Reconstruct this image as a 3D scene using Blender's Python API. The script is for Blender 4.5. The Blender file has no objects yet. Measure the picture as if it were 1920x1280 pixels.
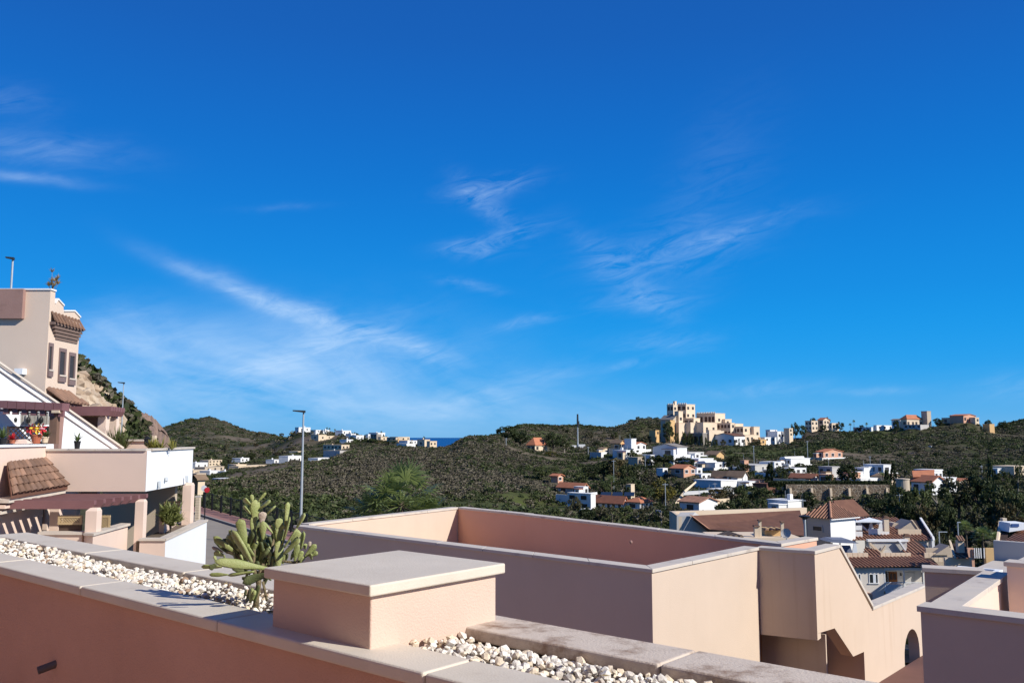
import bpy, bmesh, math, random
import numpy as np
from mathutils import Vector, Matrix

random.seed(7)
RNG = np.random.default_rng(11)
scene = bpy.context.scene
COL = scene.collection
PI = math.pi

# ------------------------------------------------------------------ camera
FPX = 1650.0                                # focal length in photograph pixels (1920 wide)
PITCH = math.atan(178.0 / FPX)
CP, SP = math.cos(PITCH), math.sin(PITCH)
cam_data = bpy.data.cameras.new('camera')
cam_data.sensor_width = 36.0
cam_data.lens = 36.0 * FPX / 1920.0
cam_data.clip_start = 0.05
cam_data.clip_end = 90000.0
cam = bpy.data.objects.new('camera', cam_data)
COL.objects.link(cam)
cam.location = (0, 0, 0)
cam.rotation_euler = (PI / 2 + PITCH, 0, 0)
scene.camera = cam

def ray(px, py):
    X = (px - 960.0) / FPX
    Z = (640.0 - py) / FPX
    Y = CP - SP * Z
    return X / Y, (SP + CP * Z) / Y         # x/y and z/y of the sight line

def at(px, py, d):
    rx, rz = ray(px, py)
    return (rx * d, d, rz * d)

def onz(px, py, z):
    rx, rz = ray(px, py)
    d = z / rz
    return (rx * d, d, z)

def span(c, dr, px, py=850):
    """how far along dr from c until the point stands in image column px"""
    rx, _ = ray(px, py)
    return (rx * c[1] - c[0]) / (dr[0] - rx * dr[1])

UX, UY = 0.757, -0.653                      # along our parapet, towards the near right
VX, VY = 0.653, 0.757                       # across it, away from us
U = (UX, UY); V = (VX, VY); MU = (-UX, -UY)

def uv(u, v):
    return (u * UX + v * VX, u * UY + v * VY)

def rot2(d, deg):
    a = math.radians(deg); c, s = math.cos(a), math.sin(a)
    return (d[0] * c - d[1] * s, d[0] * s + d[1] * c)

# ------------------------------------------------------------------ light
SUN_AZ = math.atan2(0.870, -0.493)          # clockwise from +Y
SUN_EL = math.radians(33.0)
sun_dir = Vector((math.sin(SUN_AZ) * math.cos(SUN_EL), math.cos(SUN_AZ) * math.cos(SUN_EL), math.sin(SUN_EL)))
sd = bpy.data.lights.new('sun', 'SUN')
sd.energy = 4.6
sd.angle = math.radians(0.5)
sd.color = (1.0, 0.95, 0.86)
sun = bpy.data.objects.new('sun', sd)
COL.objects.link(sun)
sun.rotation_euler = (-sun_dir).to_track_quat('-Z', 'Y').to_euler()
sun.location = (40, -20, 60)

scene.view_settings.view_transform = 'Standard'
scene.view_settings.look = 'None'
scene.view_settings.exposure = 0.3
scene.view_settings.gamma = 1.0
scene.view_settings.use_curve_mapping = False

world = bpy.data.worlds.new('World')
scene.world = world
world.use_nodes = True
wt = world.node_tree
for n in list(wt.nodes):
    wt.nodes.remove(n)
WN = wt.nodes; WL = wt.links

def wmath(op, a, b=None, c=None):
    n = WN.new('ShaderNodeMath'); n.operation = op
    for i, v in enumerate((a, b, c)):
        if v is None: continue
        if isinstance(v, (int, float)): n.inputs[i].default_value = v
        else: WL.new(v, n.inputs[i])
    return n.outputs[0]

sky = WN.new('ShaderNodeTexSky')
sky.sky_type = 'NISHITA'
sky.sun_disc = False
sky.sun_elevation = SUN_EL
sky.sun_rotation = SUN_AZ
sky.altitude = 60
sky.air_density = 1.0
sky.dust_density = 0.0
sky.ozone_density = 2.0
tc = WN.new('ShaderNodeTexCoord')
sep = WN.new('ShaderNodeSeparateXYZ')
WL.new(tc.outputs['Generated'], sep.inputs[0])
az = wmath('ARCTAN2', sep.outputs[0], sep.outputs[1])
el = wmath('ARCSINE', sep.outputs[2])

# clear winter air: the Nishita sky is graded towards the deep blue of the photograph, by height only
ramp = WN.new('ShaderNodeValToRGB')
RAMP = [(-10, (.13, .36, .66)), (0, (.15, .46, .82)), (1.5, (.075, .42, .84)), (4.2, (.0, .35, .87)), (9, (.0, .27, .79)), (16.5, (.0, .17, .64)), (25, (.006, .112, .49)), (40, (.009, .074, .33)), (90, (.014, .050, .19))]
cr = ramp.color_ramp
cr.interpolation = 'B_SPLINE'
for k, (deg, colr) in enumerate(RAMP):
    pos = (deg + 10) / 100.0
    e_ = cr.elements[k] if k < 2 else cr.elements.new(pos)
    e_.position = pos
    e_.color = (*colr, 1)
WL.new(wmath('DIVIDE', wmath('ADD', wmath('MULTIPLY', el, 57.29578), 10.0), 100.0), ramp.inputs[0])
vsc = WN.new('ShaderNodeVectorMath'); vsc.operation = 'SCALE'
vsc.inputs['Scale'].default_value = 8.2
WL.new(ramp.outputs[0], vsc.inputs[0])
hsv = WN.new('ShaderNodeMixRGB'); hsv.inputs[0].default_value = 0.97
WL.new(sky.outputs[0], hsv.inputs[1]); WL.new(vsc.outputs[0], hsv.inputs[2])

def azel(px, py):
    rx, rz = ray(px, py)
    return math.atan(rx), math.atan(rz / math.sqrt(1 + rx * rx))

# wispy cirrus: each bank has a place, a heading and a size on the sky
wcomb = WN.new('ShaderNodeCombineXYZ')
WL.new(wmath('MULTIPLY', az, 1.0), wcomb.inputs[0])
WL.new(wmath('MULTIPLY', el, 1.0), wcomb.inputs[1])

def wnoise(rotdeg, sx, sy, scale, detail, rough, dist=0.0):
    m = WN.new('ShaderNodeMapping')
    m.vector_type = 'TEXTURE'
    m.inputs['Rotation'].default_value = (0, 0, math.radians(rotdeg))
    m.inputs['Scale'].default_value = (sx, sy, 1)
    WL.new(wcomb.outputs[0], m.inputs['Vector'])
    n = WN.new('ShaderNodeTexNoise')
    n.inputs['Scale'].default_value = scale
    n.inputs['Detail'].default_value = detail
    n.inputs['Roughness'].default_value = rough
    n.inputs['Distortion'].default_value = dist
    WL.new(m.outputs[0], n.inputs['Vector'])
    return n.outputs[0]

n_soft = wnoise(-12, 3.0, 1.0, 16, 6, 0.55, 0.6)
n_fine = wnoise(14, 4.0, 1.0, 60, 9, 0.68, 1.2)
n_warp1 = wnoise(0, 1.5, 1.0, 9, 4, 0.55)
n_warp2 = wnoise(40, 1.5, 1.0, 9, 4, 0.55)
az_w = wmath('ADD', az, wmath('MULTIPLY', wmath('SUBTRACT', n_warp1, 0.5), 0.055))
el_w = wmath('ADD', el, wmath('MULTIPLY', wmath('SUBTRACT', n_warp2, 0.5), 0.032))
# (px, py, heading in degrees, half length px, half width px, strength, fine 0..1)
BANKS = [
 (450, 542, -21, 95, 13, 0.45, 0.25), (560, 588, -20, 110, 16, 0.50, 0.25), (665, 618, -12, 90, 15, 0.46, 0.3), (790, 655, -22, 42, 14, 0.40, 0.5),
 (600, 650, 22, 120, 20, 0.36, 0.4), (420, 690, 6, 260, 70, 0.36, 0.12), (330, 640, 4, 170, 36, 0.30, 0.15), (640, 690, 6, 200, 40, 0.28, 0.25), (560, 740, 0, 380, 40, 0.32, 0.12),
 (940, 735, 14, 110, 18, 0.30, 0.4), (760, 785, 0, 460, 26, 0.40, 0.1), (230, 600, 0, 60, 30, 0.2, 0.3),
 (70, 282, 2, 95, 20, 0.27, 0.45), (30, 336, 1, 75, 7, 0.42, 0.2), (15, 185, 0, 50, 20, 0.13, 0.5),
 (925, 352, 10, 62, 15, 0.24, 0.9), (910, 385, -40, 50, 18, 0.21, 0.9), (885, 468, 2, 48, 13, 0.24, 0.9), (955, 446, 14, 52, 12, 0.19, 0.9),
 (1350, 448, 13, 105, 14, 0.24, 0.55), (1250, 470, 6, 110, 30, 0.14, 0.8), (1170, 520, -40, 85, 20, 0.21, 0.7),
 (1200, 562, 4, 66, 16, 0.22, 0.6), (1330, 370, 60, 120, 60, 0.06, 0.6),
 (985, 603, 10, 45, 8, 0.24, 0.6), (1240, 640, 4, 66, 14, 0.26, 0.45), (1410, 728, 3, 85, 11, 0.21, 0.5),
 (1640, 732, 0, 55, 6, 0.20, 0.5), (880, 535, -8, 50, 7, 0.16, 0.8), (1180, 682, 8, 36, 6, 0.18, 0.6),
 (1900, 720, 0, 60, 18, 0.16, 0.5), (520, 390, 6, 60, 6, 0.07, 0.5),
]
total = None
for (bx, by, hd, hl, hw, amp, fine) in BANKS:
    a0, e0 = azel(bx, by)
    c, s = math.cos(math.radians(hd)), math.sin(math.radians(hd))
    da = wmath('SUBTRACT', az_w, a0); de = wmath('SUBTRACT', el_w, e0)
    p = wmath('ADD', wmath('MULTIPLY', da, c), wmath('MULTIPLY', de, s))
    q = wmath('SUBTRACT', wmath('MULTIPLY', de, c), wmath('MULTIPLY', da, s))
    p = wmath('MULTIPLY', p, FPX / hl * 0.8); q = wmath('MULTIPLY', q, FPX / hw * 0.8)
    r2 = wmath('ADD', wmath('MULTIPLY', p, p), wmath('MULTIPLY', q, q))
    g = wmath('POWER', 2.71828, wmath('MULTIPLY', r2, -1.0))
    nz = wmath('ADD', wmath('MULTIPLY', wmath('SUBTRACT', n_soft, 0.30), 2.6 * (1 - fine)), wmath('MULTIPLY', wmath('SUBTRACT', n_fine, 0.40), 4.4 * fine))
    t = wmath('MULTIPLY', wmath('MULTIPLY', g, amp), wmath('MAXIMUM', nz, 0.0))
    total = t if total is None else wmath('ADD', total, t)
cl = wmath('MINIMUM', total, 0.85)
mixc = WN.new('ShaderNodeMixRGB')
mixc.blend_type = 'MIX'
mixc.inputs[2].default_value = (4.6, 6.3, 8.5, 1)
WL.new(cl, mixc.inputs[0]); WL.new(hsv.outputs[0], mixc.inputs[1])
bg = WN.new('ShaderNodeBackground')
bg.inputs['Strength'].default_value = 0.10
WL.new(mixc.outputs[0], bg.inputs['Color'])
wo = WN.new('ShaderNodeOutputWorld')
WL.new(bg.outputs[0], wo.inputs['Surface'])
scene.cycles.max_bounces = 6
scene.cycles.diffuse_bounces = 4
scene.cycles.transparent_max_bounces = 6

# ------------------------------------------------------------------ materials
MATS = {}
def mat(name, col, rough=0.85, col2=None, scale=3.0, amt=0.5, bump=0.0, bscale=60.0, spec=0.3, streak=0.0, streak_col=None, metallic=0.0, objrand=0.0, stretch=(1, 1, 1), spots=None, detail=6, trans=0.0):
    """painted / stone / leaf surface: two tones mixed by noise, optional runs of dirt, fine relief"""
    m = bpy.data.materials.new(name); m.use_nodes = True
    nt = m.node_tree; N = nt.nodes; L = nt.links
    b = N['Principled BSDF']
    b.inputs['Roughness'].default_value = rough
    b.inputs['Metallic'].default_value = metallic
    b.inputs['Specular IOR Level'].default_value = spec
    geo = N.new('ShaderNodeNewGeometry')
    mp = N.new('ShaderNodeMapping'); mp.inputs['Scale'].default_value = stretch
    L.new(geo.outputs['Position'], mp.inputs['Vector'])
    no = N.new('ShaderNodeTexNoise')
    no.inputs['Scale'].default_value = scale; no.inputs['Detail'].default_value = detail; no.inputs['Roughness'].default_value = 0.62
    L.new(mp.outputs[0], no.inputs['Vector'])
    rmp = N.new('ShaderNodeMapRange')
    rmp.inputs[1].default_value = 0.35; rmp.inputs[2].default_value = 0.68
    rmp.inputs[3].default_value = 0.0; rmp.inputs[4].default_value = amt
    L.new(no.outputs[0], rmp.inputs[0])
    mx = N.new('ShaderNodeMixRGB')
    c2 = col2 if col2 else tuple(c * 0.8 for c in col)
    mx.inputs[1].default_value = (*col, 1); mx.inputs[2].default_value = (*c2, 1)
    L.new(rmp.outputs[0], mx.inputs[0])
    out = mx.outputs[0]
    if streak > 0:
        m2 = N.new('ShaderNodeMapping'); m2.inputs['Scale'].default_value = (4.0, 4.0, 0.16)
        L.new(geo.outputs['Position'], m2.inputs['Vector'])
        n2 = N.new('ShaderNodeTexNoise'); n2.inputs['Scale'].default_value = 1.6; n2.inputs['Detail'].default_value = 9
        L.new(m2.outputs[0], n2.inputs['Vector'])
        r2 = N.new('ShaderNodeMapRange'); r2.inputs[1].default_value = 0.52; r2.inputs[2].default_value = 0.78; r2.inputs[4].default_value = streak
        nm_ = N.new('ShaderNodeTexNoise'); nm_.inputs['Scale'].default_value = 0.55; nm_.inputs['Detail'].default_value = 3
        L.new(geo.outputs['Position'], nm_.inputs['Vector'])
        rm_ = N.new('ShaderNodeMapRange'); rm_.inputs[1].default_value = 0.42; rm_.inputs[2].default_value = 0.62; L.new(nm_.outputs[0], rm_.inputs[0])
        L.new(n2.outputs[0], r2.inputs[0])
        x2 = N.new('ShaderNodeMixRGB'); x2.inputs[2].default_value = (*(streak_col or tuple(c * 0.55 for c in col)), 1)
        mu_ = N.new('ShaderNodeMath'); mu_.operation = 'MULTIPLY'; L.new(r2.outputs[0], mu_.inputs[0]); L.new(rm_.outputs[0], mu_.inputs[1])
        L.new(mu_.outputs[0], x2.inputs[0]); L.new(out, x2.inputs[1]); out = x2.outputs[0]
    if spots:
        scol, sscale, slo, shi, samt = spots
        n3 = N.new('ShaderNodeTexNoise'); n3.inputs['Scale'].default_value = sscale; n3.inputs['Detail'].default_value = 8; n3.inputs['Roughness'].default_value = 0.7
        L.new(geo.outputs['Position'], n3.inputs['Vector'])
        r3 = N.new('ShaderNodeMapRange'); r3.inputs[1].default_value = slo; r3.inputs[2].default_value = shi; r3.inputs[4].default_value = samt
        L.new(n3.outputs[0], r3.inputs[0])
        x3 = N.new('ShaderNodeMixRGB'); x3.inputs[2].default_value = (*scol, 1)
        L.new(r3.outputs[0], x3.inputs[0]); L.new(out, x3.inputs[1]); out = x3.outputs[0]
    if objrand > 0:
        oi = N.new('ShaderNodeObjectInfo')
        r4 = N.new('ShaderNodeMapRange'); r4.inputs[3].default_value = 1 - objrand; r4.inputs[4].default_value = 1 + objrand
        L.new(oi.outputs['Random'], r4.inputs[0])
        x4 = N.new('ShaderNodeVectorMath'); x4.operation = 'SCALE'
        L.new(out, x4.inputs[0]); L.new(r4.outputs[0], x4.inputs['Scale']); out = x4.outputs[0]
    L.new(out, b.inputs['Base Color'])
    if bump > 0:
        nb = N.new('ShaderNodeTexNoise'); nb.inputs['Scale'].default_value = bscale; nb.inputs['Detail'].default_value = 4
        L.new(geo.outputs['Position'], nb.inputs['Vector'])
        bp = N.new('ShaderNodeBump'); bp.inputs['Strength'].default_value = bump; bp.inputs['Distance'].default_value = 0.02
        L.new(nb.outputs[0], bp.inputs['Height']); L.new(bp.outputs[0], b.inputs['Normal'])
    if trans > 0:
        tr = N.new('ShaderNodeBsdfTranslucent'); ms = N.new('ShaderNodeMixShader'); ms.inputs[0].default_value = trans
        L.new(out, tr.inputs['Color']); L.new(b.outputs[0], ms.inputs[1]); L.new(tr.outputs[0], ms.inputs[2])
        L.new(ms.outputs[0], N['Material Output'].inputs['Surface'])
    MATS[name] = m
    return m

mat('salmon_plaster', (0.62, 0.385, 0.305), 0.92, (0.54, 0.33, 0.258), 1.1, 0.9, 0.3, 110, 0.15, streak=0.16)
mat('pier_plaster', (0.655, 0.485, 0.395), 0.92, (0.61, 0.45, 0.365), 2.5, 0.7, 0.22, 120, 0.15, streak=0.08)
mat('peach_plaster', (0.60, 0.485, 0.388), 0.92, (0.545, 0.44, 0.35), 0.9, 0.6, 0.15, 60, 0.15, streak=0.12, streak_col=(0.40, 0.30, 0.22))
mat('stained_plaster', (0.61, 0.482, 0.378), 0.92, (0.555, 0.437, 0.34), 0.8, 0.6, 0.15, 60, 0.15, streak=0.45, streak_col=(0.44, 0.30, 0.19))
mat('terrace_salmon', (0.68, 0.39, 0.275), 0.92, (0.62, 0.355, 0.25), 0.7, 0.6, 0.2, 60, 0.15)
mat('pink_plaster', (0.73, 0.575, 0.48), 0.92, (0.68, 0.535, 0.445), 0.6, 0.6, 0.15, 40, 0.15, streak=0.12, streak_col=(0.55, 0.42, 0.35))
mat('tower_plaster', (0.69, 0.555, 0.445), 0.92, (0.63, 0.505, 0.405), 0.6, 0.6, 0.15, 40, 0.15, streak=0.2, streak_col=(0.52, 0.42, 0.34))
mat('mauve_plaster', (0.33, 0.205, 0.175), 0.92, (0.285, 0.175, 0.15), 1.6, 0.8, 0.3, 30, 0.15, spots=((0.2, 0.12, 0.1), 2.2, 0.58, 0.7, 0.5))
mat('window_mauve', (0.20, 0.145, 0.14), 0.8)
mat('cornice_brown', (0.20, 0.14, 0.115), 0.85, (0.16, 0.11, 0.09), 3, 0.7)
mat('garden_white', (0.74, 0.77, 0.80), 0.8, (0.70, 0.73, 0.76), 0.6, 0.6, streak=0.05)
mat('white_paint', (0.80, 0.82, 0.83), 0.8, (0.74, 0.76, 0.78), 0.8, 0.5, 0.1, 40, 0.2, streak=0.06)
mat('coping_stone', (0.67, 0.60, 0.50), 0.6, (0.57, 0.505, 0.415), 3.0, 0.85, 0.12, 120, 0.4, spots=((0.30, 0.19, 0.12), 3.0, 0.60, 0.82, 0.7))
mat('coping_worn', (0.62, 0.535, 0.455), 0.75, (0.50, 0.42, 0.35), 4.0, 0.85, 0.2, 110, 0.3, spots=((0.21, 0.12, 0.07), 4.0, 0.51, 0.66, 0.9))
mat('coping_pale', (0.61, 0.54, 0.455), 0.7, (0.50, 0.455, 0.415), 2.0, 0.7, 0.1, 60, 0.3, spots=((0.30, 0.24, 0.19), 2.0, 0.56, 0.74, 0.7))
mat('coping_grey', (0.40, 0.36, 0.335), 0.7, (0.31, 0.28, 0.26), 1.2, 0.7, 0.1, 60, 0.3)
mat('terracotta_floor', (0.60, 0.36, 0.24), 0.7, (0.52, 0.31, 0.21), 3.0, 0.7, 0.1, 40, 0.3)
mat('terrace_tile', (0.46, 0.29, 0.22), 0.7, (0.40, 0.25, 0.19), 3.0, 0.7, 0.1, 40, 0.3)
mat('courtyard_bounce_tan', (0.40, 0.24, 0.165), 0.85, (0.34, 0.20, 0.14), 2.0, 0.7)
mat('courtyard_red_shade', (0.17, 0.085, 0.068), 0.85, (0.13, 0.065, 0.052), 2.0, 0.7)  # red floor darkened so the colour itself carries the shade by the arch
mat('pebble_white', (0.80, 0.76, 0.69), 0.7, (0.66, 0.60, 0.51), 30, 0.7, 0.3, 200, 0.3, objrand=0.10)
mat('pebble_cream', (0.72, 0.62, 0.48), 0.75, (0.60, 0.49, 0.36), 30, 0.7, 0.3, 200, 0.3, objrand=0.12)
mat('pebble_grey', (0.56, 0.52, 0.47), 0.7, (0.36, 0.31, 0.26), 30, 0.8, 0.3, 200, 0.3, objrand=0.22)
mat('pebble_brown', (0.36, 0.25, 0.17), 0.8, (0.24, 0.16, 0.11), 30, 0.8, 0.3, 200, 0.2, objrand=0.25)
mat('planter_soil', (0.16, 0.12, 0.09), 0.95, (0.09, 0.07, 0.05), 30, 0.8, 0.4, 80)
mat('pipe_grey', (0.12, 0.10, 0.09), 0.5, None, 20, 0.5, 0, 1, 0.5)
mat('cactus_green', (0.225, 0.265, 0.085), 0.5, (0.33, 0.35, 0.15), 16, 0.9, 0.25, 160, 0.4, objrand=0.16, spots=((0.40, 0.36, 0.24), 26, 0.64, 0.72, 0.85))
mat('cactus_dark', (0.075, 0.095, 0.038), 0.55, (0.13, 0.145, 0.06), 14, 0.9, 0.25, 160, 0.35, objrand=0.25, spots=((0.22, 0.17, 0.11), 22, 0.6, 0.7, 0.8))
mat('cactus_dry', (0.48, 0.40, 0.33), 0.8, (0.36, 0.29, 0.22), 30, 0.8, 0.3, 120)
mat('cactus_stem', (0.20, 0.16, 0.09), 0.8, (0.12, 0.10, 0.06), 25, 0.8, 0.4, 120)
mat('roof_tile', (0.46, 0.24, 0.155), 0.85, (0.27, 0.145, 0.10), 1.8, 0.9, 0.2, 40, 0.2)
mat('roof_tile_old', (0.27, 0.16, 0.11), 0.9, (0.165, 0.105, 0.08), 2.5, 0.95, 0.3, 40, 0.15, objrand=0.28)
mat('roof_tile_dark', (0.17, 0.085, 0.06), 0.9, (0.12, 0.06, 0.045), 1.2, 0.8, 0.2, 40, 0.15)
mat('tile_gap_shade', (0.05, 0.03, 0.024), 0.95)  # near-black roof base, paints the shade in the channels between barrel tiles
mat('roof_red', (0.50, 0.20, 0.11), 0.85, (0.38, 0.15, 0.085), 1.0, 0.8, 0.2, 6, 0.2, stretch=(1, 1, 1))
mat('roof_brown', (0.26, 0.18, 0.115), 0.9, (0.19, 0.13, 0.09), 1.0, 0.8)
mat('roof_grey', (0.28, 0.25, 0.22), 0.9, (0.21, 0.19, 0.17), 0.7, 0.8)
mat('pergola_brown', (0.215, 0.105, 0.108), 0.55, (0.17, 0.082, 0.085), 5, 0.6, 0, 1, 0.35)
mat('wood_dark', (0.10, 0.06, 0.045), 0.7, (0.06, 0.04, 0.03), 8, 0.8, stretch=(1, 1, 0.2))
mat('wood_post', (0.22, 0.13, 0.09), 0.8, (0.14, 0.085, 0.06), 8, 0.8, stretch=(1, 1, 0.2))
mat('wood_pale', (0.48, 0.36, 0.20), 0.75, (0.40, 0.29, 0.16), 6, 0.7)
mat('reed_grey', (0.52, 0.50, 0.46), 0.9, (0.30, 0.28, 0.25), 14, 0.9, stretch=(1, 1, 0.15))
mat('dark_glass', (0.02, 0.025, 0.03), 0.12, None, 2, 0.3, 0, 1, 0.6)
mat('window_shade', (0.05, 0.045, 0.045), 0.5, (0.03, 0.03, 0.03), 2, 0.5, 0, 1, 0.4)
mat('castle_recess', (0.10, 0.06, 0.045), 0.8)
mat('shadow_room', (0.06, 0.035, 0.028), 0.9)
mat('terracotta_pot', (0.42, 0.13, 0.07), 0.8)
mat('black_plastic', (0.015, 0.015, 0.017), 0.5)
mat('black_metal', (0.012, 0.013, 0.014), 0.5, None, 5, 0.4, 0, 1, 0.4)
mat('white_plastic', (0.78, 0.78, 0.78), 0.4)
mat('galvanised', (0.47, 0.50, 0.52), 0.45, (0.40, 0.43, 0.45), 3, 0.6, 0, 1, 0.5, metallic=0.35)
mat('lamp_dark', (0.03, 0.035, 0.04), 0.5)
mat('red_paint', (0.55, 0.03, 0.04), 0.5)
mat('yellow_paint', (0.85, 0.60, 0.06), 0.5)
mat('blue_paint', (0.04, 0.09, 0.26), 0.5)
mat('teal_paint', (0.08, 0.30, 0.28), 0.5)
mat('pink_paint', (0.75, 0.35, 0.42), 0.5)
mat('door_wood', (0.30, 0.11, 0.03), 0.6, (0.20, 0.07, 0.02), 6, 0.8, stretch=(1, 1, 0.2))
mat('asphalt', (0.30, 0.265, 0.225), 0.9, (0.235, 0.205, 0.175), 0.6, 0.7, 0.3, 25)
mat('pavement_red', (0.34, 0.18, 0.15), 0.9, (0.28, 0.15, 0.125), 1.2, 0.7, 0.2, 20)
mat('kerb_stone', (0.33, 0.31, 0.29), 0.9)
mat('rubble_stone', (0.25, 0.19, 0.135), 0.95, (0.16, 0.12, 0.085), 0.5, 0.9)
def rubble():
    m = MATS['rubble_stone']; N = m.node_tree.nodes; L = m.node_tree.links
    b = N['Principled BSDF']; src = b.inputs['Base Color'].links[0].from_socket
    geo = N.new('ShaderNodeNewGeometry')
    vo = N.new('ShaderNodeTexVoronoi'); vo.inputs['Scale'].default_value = 1.5; L.new(geo.outputs['Position'], vo.inputs['Vector'])
    ed = N.new('ShaderNodeTexVoronoi'); ed.feature = 'DISTANCE_TO_EDGE'; ed.inputs['Scale'].default_value = 1.5; L.new(geo.outputs['Position'], ed.inputs['Vector'])
    x = N.new('ShaderNodeMixRGB'); x.blend_type = 'MULTIPLY'; x.inputs[0].default_value = 0.55
    bw = N.new('ShaderNodeRGBToBW'); L.new(vo.outputs['Color'], bw.inputs[0])
    L.new(src, x.inputs[1]); L.new(bw.outputs[0], x.inputs[2])
    r = N.new('ShaderNodeMapRange'); r.inputs[1].default_value = 0.02; r.inputs[2].default_value = 0.09; L.new(ed.outputs['Distance'], r.inputs[0])
    y = N.new('ShaderNodeMixRGB'); y.inputs[1].default_value = (0.42, 0.36, 0.28, 1); L.new(r.outputs[0], y.inputs[0]); L.new(x.outputs[0], y.inputs[2])
    L.new(y.outputs[0], b.inputs['Base Color'])
    bp = N.new('ShaderNodeBump'); bp.inputs['Distance'].default_value = 0.08; L.new(r.outputs[0], bp.inputs['Height']); L.new(bp.outputs[0], b.inputs['Normal'])
rubble()
mat('cliff_rock', (0.34, 0.225, 0.17), 0.95, (0.15, 0.11, 0.10), 0.45, 1.0, 0.9, 1.2, stretch=(1, 1, 0.3), spots=((0.42, 0.31, 0.24), 0.5, 0.55, 0.7, 0.7))
mat('slope_rock', (0.46, 0.37, 0.27), 0.95, (0.24, 0.16, 0.105), 0.45, 0.9, 0.8, 2.5, objrand=0.2)
mat('cream_wall', (0.66, 0.54, 0.39), 0.9, (0.58, 0.46, 0.33), 0.3, 0.6)
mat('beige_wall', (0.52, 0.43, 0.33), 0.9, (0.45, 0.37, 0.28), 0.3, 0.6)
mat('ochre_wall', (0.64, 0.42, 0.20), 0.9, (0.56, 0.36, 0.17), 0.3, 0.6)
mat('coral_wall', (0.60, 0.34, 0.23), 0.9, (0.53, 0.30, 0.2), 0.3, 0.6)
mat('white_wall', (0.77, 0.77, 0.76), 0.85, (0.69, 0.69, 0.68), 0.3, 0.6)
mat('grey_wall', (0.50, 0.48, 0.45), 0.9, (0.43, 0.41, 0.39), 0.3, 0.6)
mat('town_wall', (0.70, 0.64, 0.565), 0.9, (0.63, 0.575, 0.505), 0.5, 0.6, streak=0.1)
mat('sand_wall', (0.72, 0.585, 0.435), 0.9, (0.62, 0.49, 0.36), 0.2, 0.6)
mat('fabric_white', (0.72, 0.76, 0.80), 0.8)
mat('fabric_blue', (0.16, 0.19, 0.28), 0.8)
mat('bark', (0.13, 0.10, 0.075), 0.95, (0.08, 0.06, 0.045), 4, 0.8)
mat('bark_pale', (0.27, 0.24, 0.20), 0.95, (0.18, 0.16, 0.13), 3, 0.8)
LEAF = dict(spec=0.25, objrand=0.38)
mat('leaf_dark', (0.032, 0.048, 0.018), 0.6, (0.068, 0.085, 0.030), 0.5, 0.9, trans=0.25, **LEAF)
mat('leaf_mid', (0.055, 0.076, 0.024), 0.6, (0.098, 0.118, 0.040), 0.5, 0.9, trans=0.25, **LEAF)
mat('leaf_olive', (0.082, 0.088, 0.038), 0.65, (0.125, 0.118, 0.060), 0.5, 0.9, trans=0.25, **LEAF)
mat('leaf_rust', (0.125, 0.092, 0.038), 0.65, (0.075, 0.068, 0.028), 0.6, 0.9, trans=0.25, **LEAF)
mat('leaf_yellow', (0.17, 0.135, 0.022), 0.65, (0.10, 0.10, 0.025), 1.2, 0.9, trans=0.2, **LEAF)
mat('leaf_dry', (0.135, 0.118, 0.088), 0.8, (0.085, 0.075, 0.054), 1.0, 0.9, spec=0.15, objrand=0.25)
mat('leaf_palm', (0.15, 0.21, 0.06), 0.38, (0.25, 0.29, 0.11), 3, 0.9, trans=0.4, spec=0.5)
mat('leaf_bright', (0.40, 0.36, 0.09), 0.5, (0.20, 0.22, 0.05), 8, 0.9, trans=0.35)
mat('leaf_pot', (0.07, 0.11, 0.03), 0.5, (0.13, 0.16, 0.05), 8, 0.9, trans=0.2)
mat('leaf_shrub', (0.30, 0.32, 0.11), 0.5, (0.16, 0.19, 0.06), 6, 0.9, trans=0.35)
mat('leaf_straw', (0.48, 0.36, 0.18), 0.7, (0.3, 0.23, 0.10), 6, 0.9, trans=0.25)
mat('grass_blade', (0.06, 0.09, 0.02), 0.6, (0.1, 0.12, 0.03), 3, 0.9, trans=0.2)
mat('car_paint', (0.012, 0.016, 0.03), 0.2, None, 2, 0.3, 0, 1, 0.6)
M = MATS
# ------------------------------------------------------------------ mesh helpers
BASE = {}

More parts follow.
